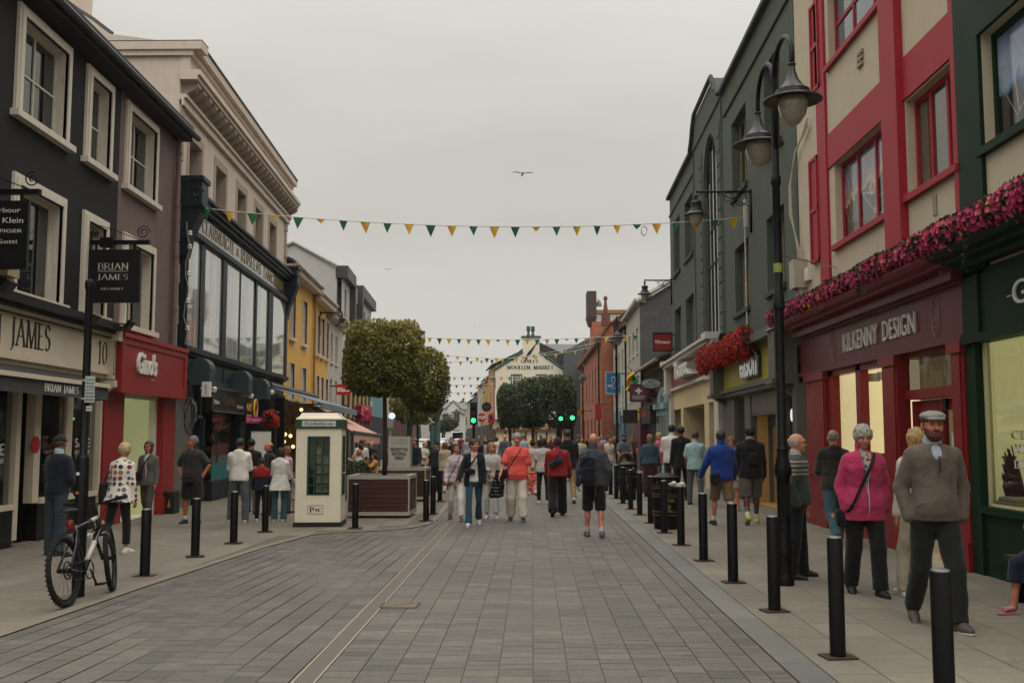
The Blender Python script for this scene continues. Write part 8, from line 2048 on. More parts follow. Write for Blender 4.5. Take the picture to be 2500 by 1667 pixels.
# far woodland behind the roofs
rs=np.random.RandomState(4);C=[]
for px,top,wd_ in((1072,972,12),(1095,973,16),(1130,975,12),(1160,984,18),(1020,976,20)):
 a_=aty(px,top,250);n_=900;C.append(np.array([a_.x,250,a_.z-4])+rs.normal(size=(n_,3))*np.array([wd_*.035,2,1.4])*1.0*[1,1,1])
C=np.concatenate(C);tag(leaf_mesh('distant_woodland',C,rs.normal(size=C.shape),np.full(len(C),1.0),rs.rand(len(C)),HEDGE,None),'dark tree tops showing above the far roofs','trees',kind='stuff')
# sign box on the second planter
a,c=aty(948,1137,25.62),aty(1001,1065,25.62);t=thing('sign_box','pale grey sign box reading PROTECT THE NATIONAL PARK standing on the planter','sign box',((a.x+c.x)/2,25.6,.78))
mb=MB();mb.box(a.x,c.x,25.62,26.1,.78,c.z);mb.build('box',M('#a8a399',.6,.08,6,.02),t)
mb=MB();xm=(a.x+c.x)/2;w_=c.x-a.x
for s,fz,fw_,fh in(('PROTECT THE',.60,.78,.095),('NATIONAL',.47,.68,.10),('PARK!',.34,.40,.10)):letters(mb,s,(xm,25.615,.80+(c.z-.8)*fz),(1,0,0),(0,0,1),width=w_*fw_,height=(c.z-.8)*fh,thick=.003,bold=.03)
mb.build('lettering',M('#1a2c28',.6,0,bump=0),t,fixn=False)
mb=MB()
for s,fx,fz,fw_ in(('KILLARNEY IS A',.66,.92,.5),('SINGLE USE',.66,.86,.42),('COFFEE CUP FREE',.66,.79,.52),('LOVE OUR PARK',.26,.14,.3),('BRING A CUP',.74,.14,.3)):letters(mb,s,(a.x+w_*fx,25.615,.80+(c.z-.8)*fz),(1,0,0),(0,0,1),width=w_*fw_,height=.022,thick=.002)
mb.tube([(a.x+w_*(.22+.1*math.cos(q)),25.612,.8+(c.z-.8)*.88+.05*math.sin(q))for q in np.linspace(0,6.3,14)],.003,4);mb.build('small_lettering',M('#8b887f',.6,0,bump=0),t,fixn=False)
# flowers
PET=rnd_mat('petunia',[(0,'#8a2440'),(.5,'#c03566'),(.9,'#d75a86'),(1,'#d9a83c')],.6,0,noise=.1,trans=.3);REDF=rnd_mat('begonia',[(0,'#7c120c'),(.5,'#b82012'),(1,'#d03a34')],.6,0,noise=.1,trans=.3);FGR=rnd_mat('flower_leaves',[(0,'#141f10'),(1,'#33421f')],.6,0,noise=.1,trans=.2)
def blooms(name,C,Nn,S,vals,mat,parent):
 C=np.asarray(C);n=len(C);Nn=Nn/np.linalg.norm(Nn,axis=1)[:,None];u_=np.cross(Nn,[0.1,.2,1]);u_/=np.linalg.norm(u_,axis=1)[:,None];v_=np.cross(Nn,u_);S=np.asarray(S)[:,None]
 V=[C-Nn*S*.35]
 for k_ in range(6):a_=PI*k_/3;V.append(C+(u_*math.cos(a_)+v_*math.sin(a_))*S*.5+Nn*S*(.12 if k_%2 else 0))
 V=np.stack(V,1).reshape(-1,3);F_=np.array([[0,1+k_,1+(k_+1)%6]for k_ in range(6)]);F_=(F_[None]+7*np.arange(n)[:,None,None]).reshape(-1,3)
 return attr_mesh(name,V,F_,np.repeat(vals,6),mat,parent,n=3)
def trough(label,F,Y0,Y1,z,w,hh_,n,fm,seed,trail=3,fs=.07,box_=True,group='flower troughs over the right shopfronts',sides=None,gn=None):
 t=thing('flower_trough',label,'flowers',tuple(F.P((Y0+Y1)/2,z,w)),0,group);rs=np.random.RandomState(seed)
 if box_:mb=MB();F.box(mb,Y0+.05,Y1-.05,z-.02,z+.14,w-.1,w+.08);mb.build('trough',M('#141414',.6),t)
 y=rs.uniform(Y0,Y1,n);den=np.sin(y*3.1+seed)*.5+np.sin(y*7.7)*.3;a_=rs.uniform(0,2*PI,n);r_1=rs.rand(n)**.4
 h_=hh_*(1+.25*den);C=np.stack([F.x0+F.k*(y-F.y0)+F.side*(w+.02+.20*r_1*np.cos(a_)),y,z+.10+h_*.5*(1+.0*den)*r_1*np.sin(a_)-.03],1)
 Nn=np.stack([F.side*(np.cos(a_)+.5),rs.normal(size=n)*.5-.5,np.sin(a_)+.2],1);blooms('blooms',C,Nn,fs*rs.uniform(.7,1.25,n),rs.rand(n)**1.3,fm,t)
 m_3=gn or n*2;y=rs.uniform(Y0,Y1,m_3);a_=rs.uniform(0,2*PI,m_3);r_1=rs.rand(m_3)**.5;h_=hh_*(1+.25*(np.sin(y*3.1+seed)*.5+np.sin(y*7.7)*.3))
 C=np.stack([F.x0+F.k*(y-F.y0)+F.side*(w+.19*r_1*np.cos(a_)),y,z+.10+h_*.48*r_1*np.sin(a_)],1);leaf_mesh('leaves',C,rs.normal(size=C.shape),.055*rs.uniform(.7,1.3,m_3),rs.rand(m_3),FGR,t)
 C=[]
 for i in range(trail):
  yy=rs.uniform(Y0,Y1);L1=rs.uniform(.2,.5)
  for j in range(26):C.append(tuple(F.P(yy+.02*math.sin(j),z-L1*j/26,w+.14+.02*math.sin(j*1.7))))
 if C:C=np.array(C);leaf_mesh('trailing_stems',C,rs.normal(size=C.shape),np.full(len(C),.035),rs.rand(len(C)),FGR,t)['kind']='stuff'
trough('pink petunias trailing over the red shop cornice',F3,Yn+.1,Yf_+.4,3.86,.44,.33,2600,PET,1,12,.055,gn=9000);trough('pink petunias over the dark green shop at the right edge',F3,9.2,Yn-.05,3.86,.44,.35,1200,PET,2,4,.062,gn=4200)
trough('scarlet begonias hanging over the mustard yellow fascia',F4,23.2,30.6,3.72,.42,.72,3000,REDF,3,0,.068,gn=5000)
trough('fuchsia flowers on the canopy beyond the pink blind',F2,47.5,52,2.62,1.1,.75,1100,PET,4,0,.14,group='flowers on the left row');trough('red flowers in a basket beneath the blue blind',F2,F2.Y(650,2.3,.9),F2.Y(650,2.3,.9)+1.0,2.0,.9,.5,260,REDF,6,0,.1,group='flowers on the left row')
trough('small red flowers in the next basket before the bar',F2,37.3,38.0,1.95,.9,.4,130,REDF,7,0,.1,group='flowers on the left row')
trough('pink flower boxes over the door of the woollen shop',Fac(-3.4,99.2,0,-1),98,99.8,3.3,.6,1.1,300,PET,9,0,.3,group='flowers on the far shops');trough('purple hanging flowers beside the gallery sign',F5,43,44.6,3.4,.6,.8,200,rnd_mat('purple',[(0,'#2a1426'),(1,'#6a2a4a')],.6,0),10,0,.12,group='flowers on the far shops')
t=thing('awning','folded black awning box over the green shop flowers','awning box',tuple(F3.P(15.6,4.2,.3)))
mb=MB();c=F3.at(2130,640,.3);mb.T=Matrix.Translation(F3.P(c[0],c[1],.3));mb.box(-.12,.12,-.35,.35,-.05,.05,.03);mb.build('casing',M('#121312',.4),t)
t['label']='black floodlight casing half buried in the pink petunias';t['category']='floodlight'
# bunting
YF_,GF_=cloth('#c79a2e',rough=.7),cloth('#1c5a34',rough=.7)
def bunting(p0,p1,sag,n,size,label,seed,off=.5,first=0):
 p0,p1=Vector(p0),Vector(p1);t=thing('bunting',label,'bunting',tuple(p0),0,'strings of green and yellow pennants');rr=random.Random(seed)
 pt=lambda u_:p0.lerp(p1,u_)-Vector((0,0,sag*4*u_*(1-u_)))
 mb=MB();mb.tube([pt(i/40)for i in range(41)],.007+.00012*p0.y,5);mb.build('cord',M('#b9b6b0',.6),t,smooth='all')
 d=(p1-p0).normalized()
 for i in range(n):
  c=pt((i+off)/n);s=size*rr.uniform(.85,1.1);hh_=s*(1.15 if rr.random()>.15 else .5);tw=rr.uniform(-.5,.5);e1=Vector((d.x*math.cos(tw)-d.y*math.sin(tw),d.x*math.sin(tw)+d.y*math.cos(tw),d.z))*s*.5;dn_=Vector((rr.uniform(-.06,.06),rr.uniform(-.12,.12),-1))*hh_;nn=e1.cross(dn_).normalized()
  a_,b_3=c-e1,c+e1;m1,m2=a_.lerp(c+dn_,.5)+nn*s*.05,b_3.lerp(c+dn_,.5)-nn*s*.05
  mb=MB();V=[a_,c,b_3,m1,(m1+m2)/2,m2,c+dn_];V=V+[v+nn*.004 for v in V];T_=[(0,1,4,3),(1,2,5,4),(3,4,6),(4,5,6)];mb.add(V,T_+[tuple(k_+7 for k_ in reversed(f))for f in T_]);mb.build('pennant',YF_ if(i+first)%2==0 else GF_,t,fixn=False)
 return t
A_=aty(418,499,22.3);B_=F4.P(25.3,7.05,.1);bt=bunting(A_,B_,.36,27,.225,'nearest string of green and yellow pennants across the street',2,.5)
mb=MB();u_=.81;c=A_.lerp(B_,u_)-Vector((0,0,.42*4*u_*(1-u_)+.12));mb.tube([c+Vector((.07*math.cos(q),.01*q,.11*math.sin(q)))for q in np.linspace(0,12.5,40)],.005,4);mb.build('cable_loop',M('#20201f',.6),bt)
for i,(px0,y0_,px1,y1_2,Y,sg,n_,sz,lb)in enumerate(((800,806,1563,817,50,.35,32,.30,'second string of pennants, in front of the woollen shop chimney'),(1010,853,1440,848,62,.6,18,.3,'third string, sagging across the woollen shop roof'),(1010,882,1470,832,70,.5,18,.3,'fourth string, slanting up to the brick building'),(985,918,1330,918,80,.1,18,.32,'fifth string, level with the shop windows'),(985,938,1210,937,95,.1,13,.34,'sixth string left of the woollen shop'),(1000,958,1190,955,115,.1,12,.36,'farthest string of small pennants'))):
 bunting(aty(px0,y0_,Y),aty(px1,y1_2,Y),sg,n_,sz*.85,lb+' of green and yellow' if 'pennants' in lb else lb+' of pennants',30+i)
# birds
def bird(px,py,Y,span,label,up=.0,bank=0.0,glide=True):
 p=aty(px,py,Y);t=thing('bird',label,'bird',tuple(p),bank,'black birds in the sky');s=SDF(vec((-.6,-.3,-.2))*span,vec((.6,.3,.2))*span,span*.012)
 s.cap((0,-.14*span,0),(0,.1*span,0),.035*span,.028*span,0).cap((0,.08*span,0),(0,.24*span,-.01*span),.022*span,.035*span,.02*span).ell((0,-.18*span,.01*span),(.03*span,.04*span,.028*span),k=.01*span)
 for q in(1,-1):s.ell((q*.17*span,-.02*span,up*span*.5),(.16*span,.06*span,.012*span),np.array(rotm('Y',-q*math.degrees(math.atan(up*2.2)))),.02*span).ell((q*.36*span,.02*span,up*span*.75),(.16*span,.04*span,.010*span),np.array(rotm('Y',q*8)),.02*span)
 V,F_=s.mesh();np_obj('body',[(V,F_)],M('#15130f',.7),t)
bird(1276,425,30,.66,'large black crow gliding above the bunting',.10,.15);bird(700,445,36,.4,'black bird leaving the cornice of the cream building',.3,1.0);bird(948,658,60,.55,'small distant bird low in the sky',.12,.2);bird(1160,796,80,.3,'tiny bird perched by the woollen shop aerial',.0,1.5)
# traffic lights and the STOP sign
def signal(px,ytop,ybot,Y,label,gr=True):
 a_,b_4=aty(px,ytop,Y),aty(px,ybot,Y);t=thing('traffic_light',label,'traffic light',(a_.x,Y,0),0,'traffic lights showing green');h_=a_.z-b_4.z
 mb=MB();mb.box(a_.x-.15,a_.x+.15,Y,Y+.25,b_4.z,a_.z);mb.build('housing',IRON,t);mb=MB();mb.tube([(a_.x,Y+.2,0),(a_.x,Y+.2,b_4.z+.2)],.06);mb.build('post',IRON,t)
 for i,c in enumerate(('#160808','#1c0f08','#2ee87a')):
  z=a_.z-h_*(.2+.3*i);mb=MB();mb.lathe([(0,0),(.10,0),(.10,.02),(0,.03)],(0,0,0),18);mb.v=[(a_.x+v[0],Y-.005-v[2],z+v[1])for v in mb.v];mb.build('lens',M(c,.3,0,bump=0,emit=2.6 if i==2 else 0),t)
  mb=MB();mb.tube([(a_.x+.12*math.cos(q),Y-.12,z+.12*math.sin(q))for q in np.linspace(0,PI,9)],.015,4);mb.build('hood',IRON,t)
signal(1156,982,1037,44,'traffic light with a bright green lamp, left of the STOP sign');signal(1369,980,1032,50,'traffic light showing green before the hedge tree, left of two');signal(1397,978,1030,46,'traffic light showing green before the hedge tree, right of two')
p=aty(1176,1019,50);t=thing('stop_sign','octagonal red STOP sign beside the green traffic light','sign',(p.x,50,0));mb=MB();R8=lambda r:[(p.x+r*math.cos(PI/8+k_*PI/4),49.9,p.z+r*math.sin(PI/8+k_*PI/4))for k_ in range(8)]
mb.prism(R8(.26),(0,0,0),(0,.02,0));mb.build('white_rim',WHITE,t);mb=MB();mb.prism([(a_[0],a_[1]-.01,a_[2])for a_ in R8(.235)],(0,0,0),(0,.008,0));mb.build('red_face',M('#a01f1f',.4,.05,bump=0),t);mb=MB();letters(mb,'STOP',(p.x,49.885,p.z),(1,0,0),(0,0,1),width=.40,height=.16,thick=.003,bold=.03);mb.build('lettering',WHL,t,fixn=False);mb=MB();mb.tube([(p.x,49.95,0),(p.x,49.95,p.z)],.035);mb.build('post',STEEL,t)
p=aty(1188,993,60);t=thing('round_sign','round black hanging sign with gold lettering above the STOP sign','sign',tuple(p));mb=MB();mb.lathe([(0,0),(.28,0),(.28,.08),(0,.08)],(0,0,0),26);mb.v=[(p.x+v[0],60-v[2],p.z+v[1])for v in mb.v];mb.build('disc',M('#12120f',.4),t);mb=MB();letters(mb,'TATLER',(p.x,59.91,p.z),(1,0,0),(0,0,1),width=.34,height=.07,thick=.003);mb.build('lettering',GOLD,t,fixn=False)
# small signs on the right row
def plate(px0,px1,y0,y1,Y,col,lines,label,name='sign',shape=None,lc=None,frame=None):
 a_,b_5=aty(px0,y1,Y),aty(px1,y0,Y);t=thing(name,label,'sign',(a_.x,Y,a_.z));mb=MB();xm,zm=(a_.x+b_5.x)/2,(a_.z+b_5.z)/2;w_,h_=b_5.x-a_.x,b_5.z-a_.z
 if shape=='oval':mb.prism([(xm+w_/2*math.cos(q),Y,zm+h_/2*math.sin(q))for q in np.linspace(0,2*PI,25)[:-1]],(0,0,0),(0,.05,0))
 else:mb.box(a_.x,b_5.x,Y,Y+.06,a_.z,b_5.z)
 mb.build('panel',M(col,.45,.08,5,0),t)
 if frame:
  mb=MB();f_2=.05
  for q in((a_.x-f_2,b_5.x+f_2,a_.z-f_2,a_.z),(a_.x-f_2,b_5.x+f_2,b_5.z,b_5.z+f_2),(a_.x-f_2,a_.x,a_.z,b_5.z),(b_5.x,b_5.x+f_2,a_.z,b_5.z)):mb.box(q[0],q[1],Y-.02,Y+.08,q[2],q[3])
  mb.build('frame',M(frame,.5),t)
 if lines:
  mb=MB()
  for s,fz,fw_,fh,ser in lines:letters(mb,s,(xm,Y-.001,zm+h_*fz),(1,0,0),(0,0,1),width=w_*fw_,height=h_*fh,thick=.004,serif=ser,weight=.2)
  mb.build('lettering',M(lc or '#c9c9c4',.5,0,bump=0),t,fixn=False)
 mb=MB();mb.tube([(b_5.x,Y+.03,b_5.z-.05),(b_5.x+.5,Y+.03,b_5.z-.05)],.02);mb.build('bracket',IRON,t);return t,xm,zm,w_,h_
t,xm,zm,w_,h_=plate(1481,1514,910,959,52,'#1d557d',[("MURPHY'S",-.14,.86,.12,True),('ICE CREAM',-.26,.4,.05,False)],"blue hanging sign with an ice cream cone reading MURPHY'S",frame='#7f97a5')
mb=MB();mb.tube([(xm+.1*math.cos(q),51.98,zm+h_*.2+.1*math.sin(q))for q in np.linspace(-.3,PI+.3,10)],.012,4);mb.tube([(xm-.1,51.98,zm+.15),(xm,51.98,zm-.07),(xm+.1,51.98,zm+.15)],.012,4);mb.build('cone_emblem',WHL,t)
t,xm,zm,w_,h_=plate(1541,1577,940,978,43.5,'#5c2c40',[("SHEAHAN'S",-.22,.82,.13,False),('PHARMACY',-.36,.82,.08,False)],"maroon hanging sign with a white cross reading SHEAHAN'S PHARMACY",frame='#4a1526')
mb=MB();mb.box(xm-.04,xm+.04,43.49,43.5,zm-.05,zm+.22);mb.box(xm-.14,xm-.041,43.49,43.5,zm+.05,zm+.13);mb.box(xm+.041,xm+.14,43.49,43.5,zm+.05,zm+.13);mb.build('cross_emblem',WHL,t)
plate(1567,1612,925,947,41.9,'#8f9a9a',[('ART',.18,.42,.34,False),('GALLERY',-.2,.8,.3,False)],'oval grey hanging sign reading ART GALLERY',shape='oval',lc='#141616');plate(1411,1426,1001,1014,60,'#b07a1a',[('ATM',0,.7,.5,False)],'orange ATM sign in front of the brick building',lc='#151515')
plate(1524,1554,1003,1030,44.5,'#1d130d',None,'dark brown projecting lantern sign of the pub',frame='#0d0a08');plate(1564,1582,998,1020,44,'#8a4a50',[('50',0,.6,.6,False)],'small pink and gold sign on the purple pier',lc='#d0a02a');plate(1453,1468,985,1025,66,'#9c1f1a',None,'plain bright red panel on the brick front')
a=aty(940,1015,44);t=thing('round_sign','round glowing white sign on a grey pole behind the trees','sign',(a.x-.1,44,0));mb=MB();a=aty(957,1015,44);mb.lathe([(0,0),(.14,0),(.14,.05),(0,.05)],(0,0,0),22);mb.v=[(a.x+v[0],44-v[2],a.z+v[1])for v in mb.v];mb.build('disc',M('#c3d3e6',.4,0,bump=0,emit=.9),t);mb=MB();a2=aty(952,1030,44);mb.box(a2.x-.15,a2.x+.1,44,44.3,a2.z-.25,a2.z+.15);mb.tube([(a2.x,44.1,0),(a2.x,44.1,a2.z)],.05);mb.build('pole',M('#8d8b85',.6),t)
# Kerry flag
p=aty(1531,893,45);q1=aty(1560,925,45);t=thing('flag','green and gold flag drooping from a slanted pole on the right row','flag',tuple(p));mb=MB();mb.tube([p,aty(1562,921,45.2)],.015);mb.build('flagpole',M('#6a5a3a',.6),t)
def ripple(nm,x0,x1,m):
 V=[];n1=10
 for i in range(n1+1):
  for j in range(9):f=x0+(x1-x0)*i/n1;g_2=p.lerp(Vector(q1),.25+.7*f);V.append((g_2.x+.06*math.sin(j*1.1+f*6)-.03*j,g_2.y+.08*math.sin(f*9+j),g_2.z-j*.10*(1.1-.3*f)))
 F_=[(i*9+j,(i+1)*9+j,(i+1)*9+j+1,i*9+j+1)for i in range(n1)for j in range(8)];mb=MB();mb.add(V,F_);mb.build(nm,m,t,smooth='all')
ripple('gold_cloth',0,.5,YF_);ripple('green_cloth',.5,1,GF_)
t=thing('loudspeaker','black loudspeaker on the white fascia corner beside the red begonias','loudspeaker',tuple(F4.P(30.2,4.6,.4)));mb=MB();c=F4.at(1764,829,.4);mb.T=Matrix.Translation(F4.P(c[0],c[1],.4))@Matrix.Rotation(.35,4,'Y');mb.box(-.14,.14,-.2,.2,-.13,.13);mb.build('case',BLK,t)
# bronze bird sculpture on two teal timber posts
p=aty(1048,1100,60);t=thing('sculpture','two teal weathered posts topped by a dark bronze winged figure','sculpture',(p.x,60,0))
for px,top in((1056,1046),(1069,1031)):a_=aty(px,top,60);mb=MB();mb.tube([(a_.x,60,0),(a_.x-.02,60,a_.z*.5),(a_.x,60,a_.z)],[.20,.17,.14],8);mb.build('post',M('#3c5f57',.8,.35,6,.2,streak=.3),t)
a_=aty(1068,1015,60);s=SDF(vec(a_)-.9,vec(a_)+.9,.04);s.cap(vec(a_)-vec((.05,0,.45)),vec(a_)-vec((0,0,.1)),.10,.14,.05).ell(vec(a_)+vec((.12,0,.18)),(.12,.08,.38),np.array(rotm('Y',35)),.1).ell(vec(a_)+vec((-.3,.2,-.1)),(.1,.06,.3),np.array(rotm('Y',-20)),.1).cap(vec(a_)-vec((.3,0,.5)),vec(a_)-vec((-.1,0,.45)),.05,.05,.05);V,F_=s.mesh();np_obj('bronze_figure',[((np.array(ROOT[t.name].inverted())[:3,:3]@V.T).T+np.array(ROOT[t.name].inverted())[:3,3],F_)],M('#2a2f2b',.6,.3),t)
# cars down the street
def car(px,py,Y,col,label,van=False,head=0.0):
 p=aty(px,py,Y);t=thing('car',label,'car',(p.x,Y,0),head,'cars in the far part of the street');L1,W1,H1=(4.2,1.75,1.45)if not van else(5.0,2.0,2.3)
 s=SDF(vec((-W1/2-.1,-L1/2-.1,0)),vec((W1/2+.1,L1/2+.1,H1+.2)),.07);zs=[.25,.5,.85,.95];s.loft((0,0,0),np.eye(3),zs,[W1/2*.94,W1/2,W1/2*.97,W1/2*.88],[L1/2*.97,L1/2,L1/2*.98,L1/2*.9],e=6,k=0)
 s.loft((0,0,0),np.eye(3),[.85,.95,H1-.1,H1],[W1*.47,W1*.46,W1*.38,W1*.33],[L1*(.34 if not van else .46),L1*(.33 if not van else .46),L1*(.24 if not van else .43),L1*(.2 if not van else .4)],e=5,k=.06);V,F_=s.mesh();np_obj('body',[(V,F_)],M(col,.3,.05,2,0,coat=.6),t)
 mb=MB()
 for sg in(1,-1):y=sg*L1*(.315 if not van else .46);mb.hexa([(-W1*.38,y-sg*.02,.93),(W1*.38,y-sg*.02,.93),(W1*.38,y,.93),(-W1*.38,y,.93),(-W1*.33,y-sg*(.35 if not van else .05),H1-.14),(W1*.33,y-sg*(.35 if not van else .05),H1-.14),(W1*.33,y-sg*(.25 if not van else 0),H1-.14),(-W1*.33,y-sg*(.25 if not van else 0),H1-.14)])
 mb.build('windscreen',M('#14181c',.1,0,bump=0),t,world=False)
 for x in(-1,1):
  for y in(-1,1):mb=MB();mb.lathe([(0,-.1),(.3,-.1),(.31,0),(.3,.1),(0,.1)],(0,0,0),16);mb.v=[(x*(W1/2-.1)+v[2],y*L1*.31+v[0],.31+v[1])for v in mb.v];mb.build('wheel',M('#101010',.8),t,world=False)
  mb=MB();mb.box(x*W1*.40-.15,x*W1*.40+.15,-L1/2-.01,-L1/2+.05,.6,.75);mb.build('headlight',M('#c8c4b8',.2,0,bump=0),t,world=False)
 mb=MB();mb.box(-.26,.26,-L1/2-.02,-L1/2,.4,.52);mb.build('number_plate',M('#b9b9ae',.5),t,world=False)
car(1038,1080,78,'#b4b6b8','silver car nearest, half hidden by the teal posts');car(1081,1062,130,'#c3c3c2','white car coming down the far street');car(1118,1075,82,'#8d9094','grey saloon car behind the walkers');car(1108,1055,135,'#bdbcb8','white van far down the street',True,.3);car(1125,1062,120,'#33373b','dark car far down beside the white van',False,.2);car(1022,1068,92,'#aeb1b4','pale taxi at the left kerb behind the thin tree',False,.2)
# hedge box and barrier by the cafe
g=ground(858,1222);t=thing('hedge_planter','grey box planter with a low green hedge beside the kiosk','planter',(g.x,g.y,0));mb=MB();mb.box(g.x-.55,g.x+.25,g.y-.05,g.y+1.6,.05,.6,-.03);mb.build('box',M('#34404a',.6,.2),t);rs=np.random.RandomState(2);C=rs.uniform([g.x-.5,g.y,.55],[g.x+.25,g.y+1.55,.98],(1800,3));leaf_mesh('hedge',C,rs.normal(size=C.shape),np.full(1800,.06),rs.rand(1800),HEDGE,t)
# PEOPLE
def T(col,**k):return dict(col=col,**k)
BK='#131315';NV='#151a26';JN='#34485a';WH='#d0cbc4';KH='#6e5a42'
# left pavement
person('man in black cap and dark navy jumper walking away beside the pole',138,1356,1064,158,skin='#9c6248',hair=('crop','#4a4038'),hat='cap',hatcol='#1d1a18',top=[T('#9fb6bd',off=.012,sleeve=0,collar='shirt'),T(NV,off=.026,hem=-.05,collar='crew',name='jumper')],bottom=T('#2d3a45',r=(.1,.08,.078)),arms=('hang','bag'),legs='stand',hyaw=22,shoes=BK,belly=.02)
i=person('woman in white blouse with coloured dots walking away with a black tote',292,1352,1081,163,'f',hair=('fluffy','#b39a70'),top=dict(mat=cloth('#d3cdc5','dots'),off=.04,hem=-.13,flare=.3,wr=.009),bottom=T(BK,len=.78,r=(.088,.066,.062)),arms=('bag','hang'),legs='kick',shoes='#c0bbb2',hyaw=22,skin='#b07a60',lean=6)
t=carry(i,'tote_bag','large black tote bag on the shoulder of the woman in the dotted blouse','bag');blob_bag(i,t,i['tp'](.25,.0,.02),(.05,.17,.20),cloth('#0e0e10'));mb=MB();mb.tube([Vector(i['tp'](.25,-.08,.2)),Vector(i['tp'](.19,-.02,.50)),Vector(i['tp'](.25,.10,.2))],.014,6);mb.build('strap',cloth('#0e0e10'),t,world=False)
i=person('woman in glasses and grey zip jacket walking towards the camera',362,1279,1075,-4,'f',hair=('bob','#4a2c20'),top=[T('#b9b6b0',off=.010,sleeve=0),T('#57544f',off=.026,hem=-.10,collar='stand',open=(.04,.0),name='jacket')],bottom=T('#47433d',r=(.09,.07,.062)),arms=('hang','hang'),legs='walk',glasses=True,shoes='#2a2622')
t=carry(i,'shoulder_bag','small dark shoulder bag of the woman in the grey zip jacket','bag');strap(i,t,-1,.12);blob_bag(i,t,surf(i,-.15,.10,False,.06),(.08,.04,.11),cloth('#1a1a1c'))
person('grey haired man in dark body warmer and shorts looking left',470,1279,1064,-8,build=1.08,belly=.03,skin='#a5694c',hair=('short','#6a645e'),hyaw=-48,top=[T('#2b3436',off=.018,hem=-.04,sleeve=.42),T('#2f2a29',off=.032,hem=-.10,sleeve=0,collar='stand',open=(.03,.0),name='body_warmer')],bottom=T('#1c1917',kind='shorts',short=.02),arms=('pocketw','pocketw'),legs='wide',shoes='#1b2430',socks='#c8c4bc')
person('man in white hooded sweatshirt and jeans seen from behind',583,1276,1070,184,build=1.0,skin='#8a5c44',hair=('short','#14100e'),top=T(WH,off=.034,hem=-.07,hood='down',wr=.009),bottom=T('#4a5055',r=(.1,.078,.072)),arms=('front','front'),legs='wide',shoes='#a89a84',hyaw=-10)
person('man in black t-shirt behind the white hooded sweatshirt',612,1256,1071,200,skin='#8a5c44',hair=('short','#100d0c'),top=T(BK,off=.022,sleeve=.42),bottom=T('#5a5650'),arms=('front','front'),shoes=BK)
person('boy in red and navy hooded top seen from behind',638,1272,1117,182,build=.9,skin='#a06a50',hair=('short','#2a1a14'),top=dict(mat=cloth('#8c1a1e','twotone','#161a28',z=1.22),off=.034,hem=-.1,hood='down',wr=.008),bottom=T(BK),arms=('bag','hang'),legs='stand',shoes='#b8b0a8')
person('balding man in black jacket facing left before the white panel',658,1258,1079,-62,skin='#b57c62',hair=('ring','#4a342a'),top=T('#1b1a1a',off=.03,hem=-.12,collar='shirt'),bottom=T('#1c1a1a'),arms=('front','hang'),shoes=BK)
person('woman with long black hair in white jacket and blue jeans',683,1273,1094,178,'f',skin='#b07a60',hair=('long','#1a1210'),top=T('#d0cdc8',off=.036,hem=-.2,hood='down',flare=.3,wr=.009),bottom=T('#3d5664',r=(.092,.066,.084)),arms=('front','front'),legs='stand',shoes='#bdb8b0')
person('red haired woman in pale pink jumper beside the kiosk',702,1254,1090,-75,'f',hair=('long','#7a4428'),top=T('#b5939a',off=.03,hem=-.05),bottom=T('#2c3a48'),arms=('front','hang'),shoes=BK)
person('small child in pale patterned dress beside the kiosk',713,1252,1152,150,'f',build=.9,hair=('long','#6a4a34'),top=T('#a89c98',off=.02,sleeve=.4),bottom=dict(kind='skirt',mat=cloth('#a89c98','tiedye','#6a7f90'),len=.35),shoes=BK)
person('child in grey trousers between the two men by the shop',603,1250,1130,175,build=.9,skin='#8a5c44',hair=('short','#14100e'),top=T('#4c5a68',off=.024,sleeve=.5),bottom=T('#5f5a52'),shoes=BK)
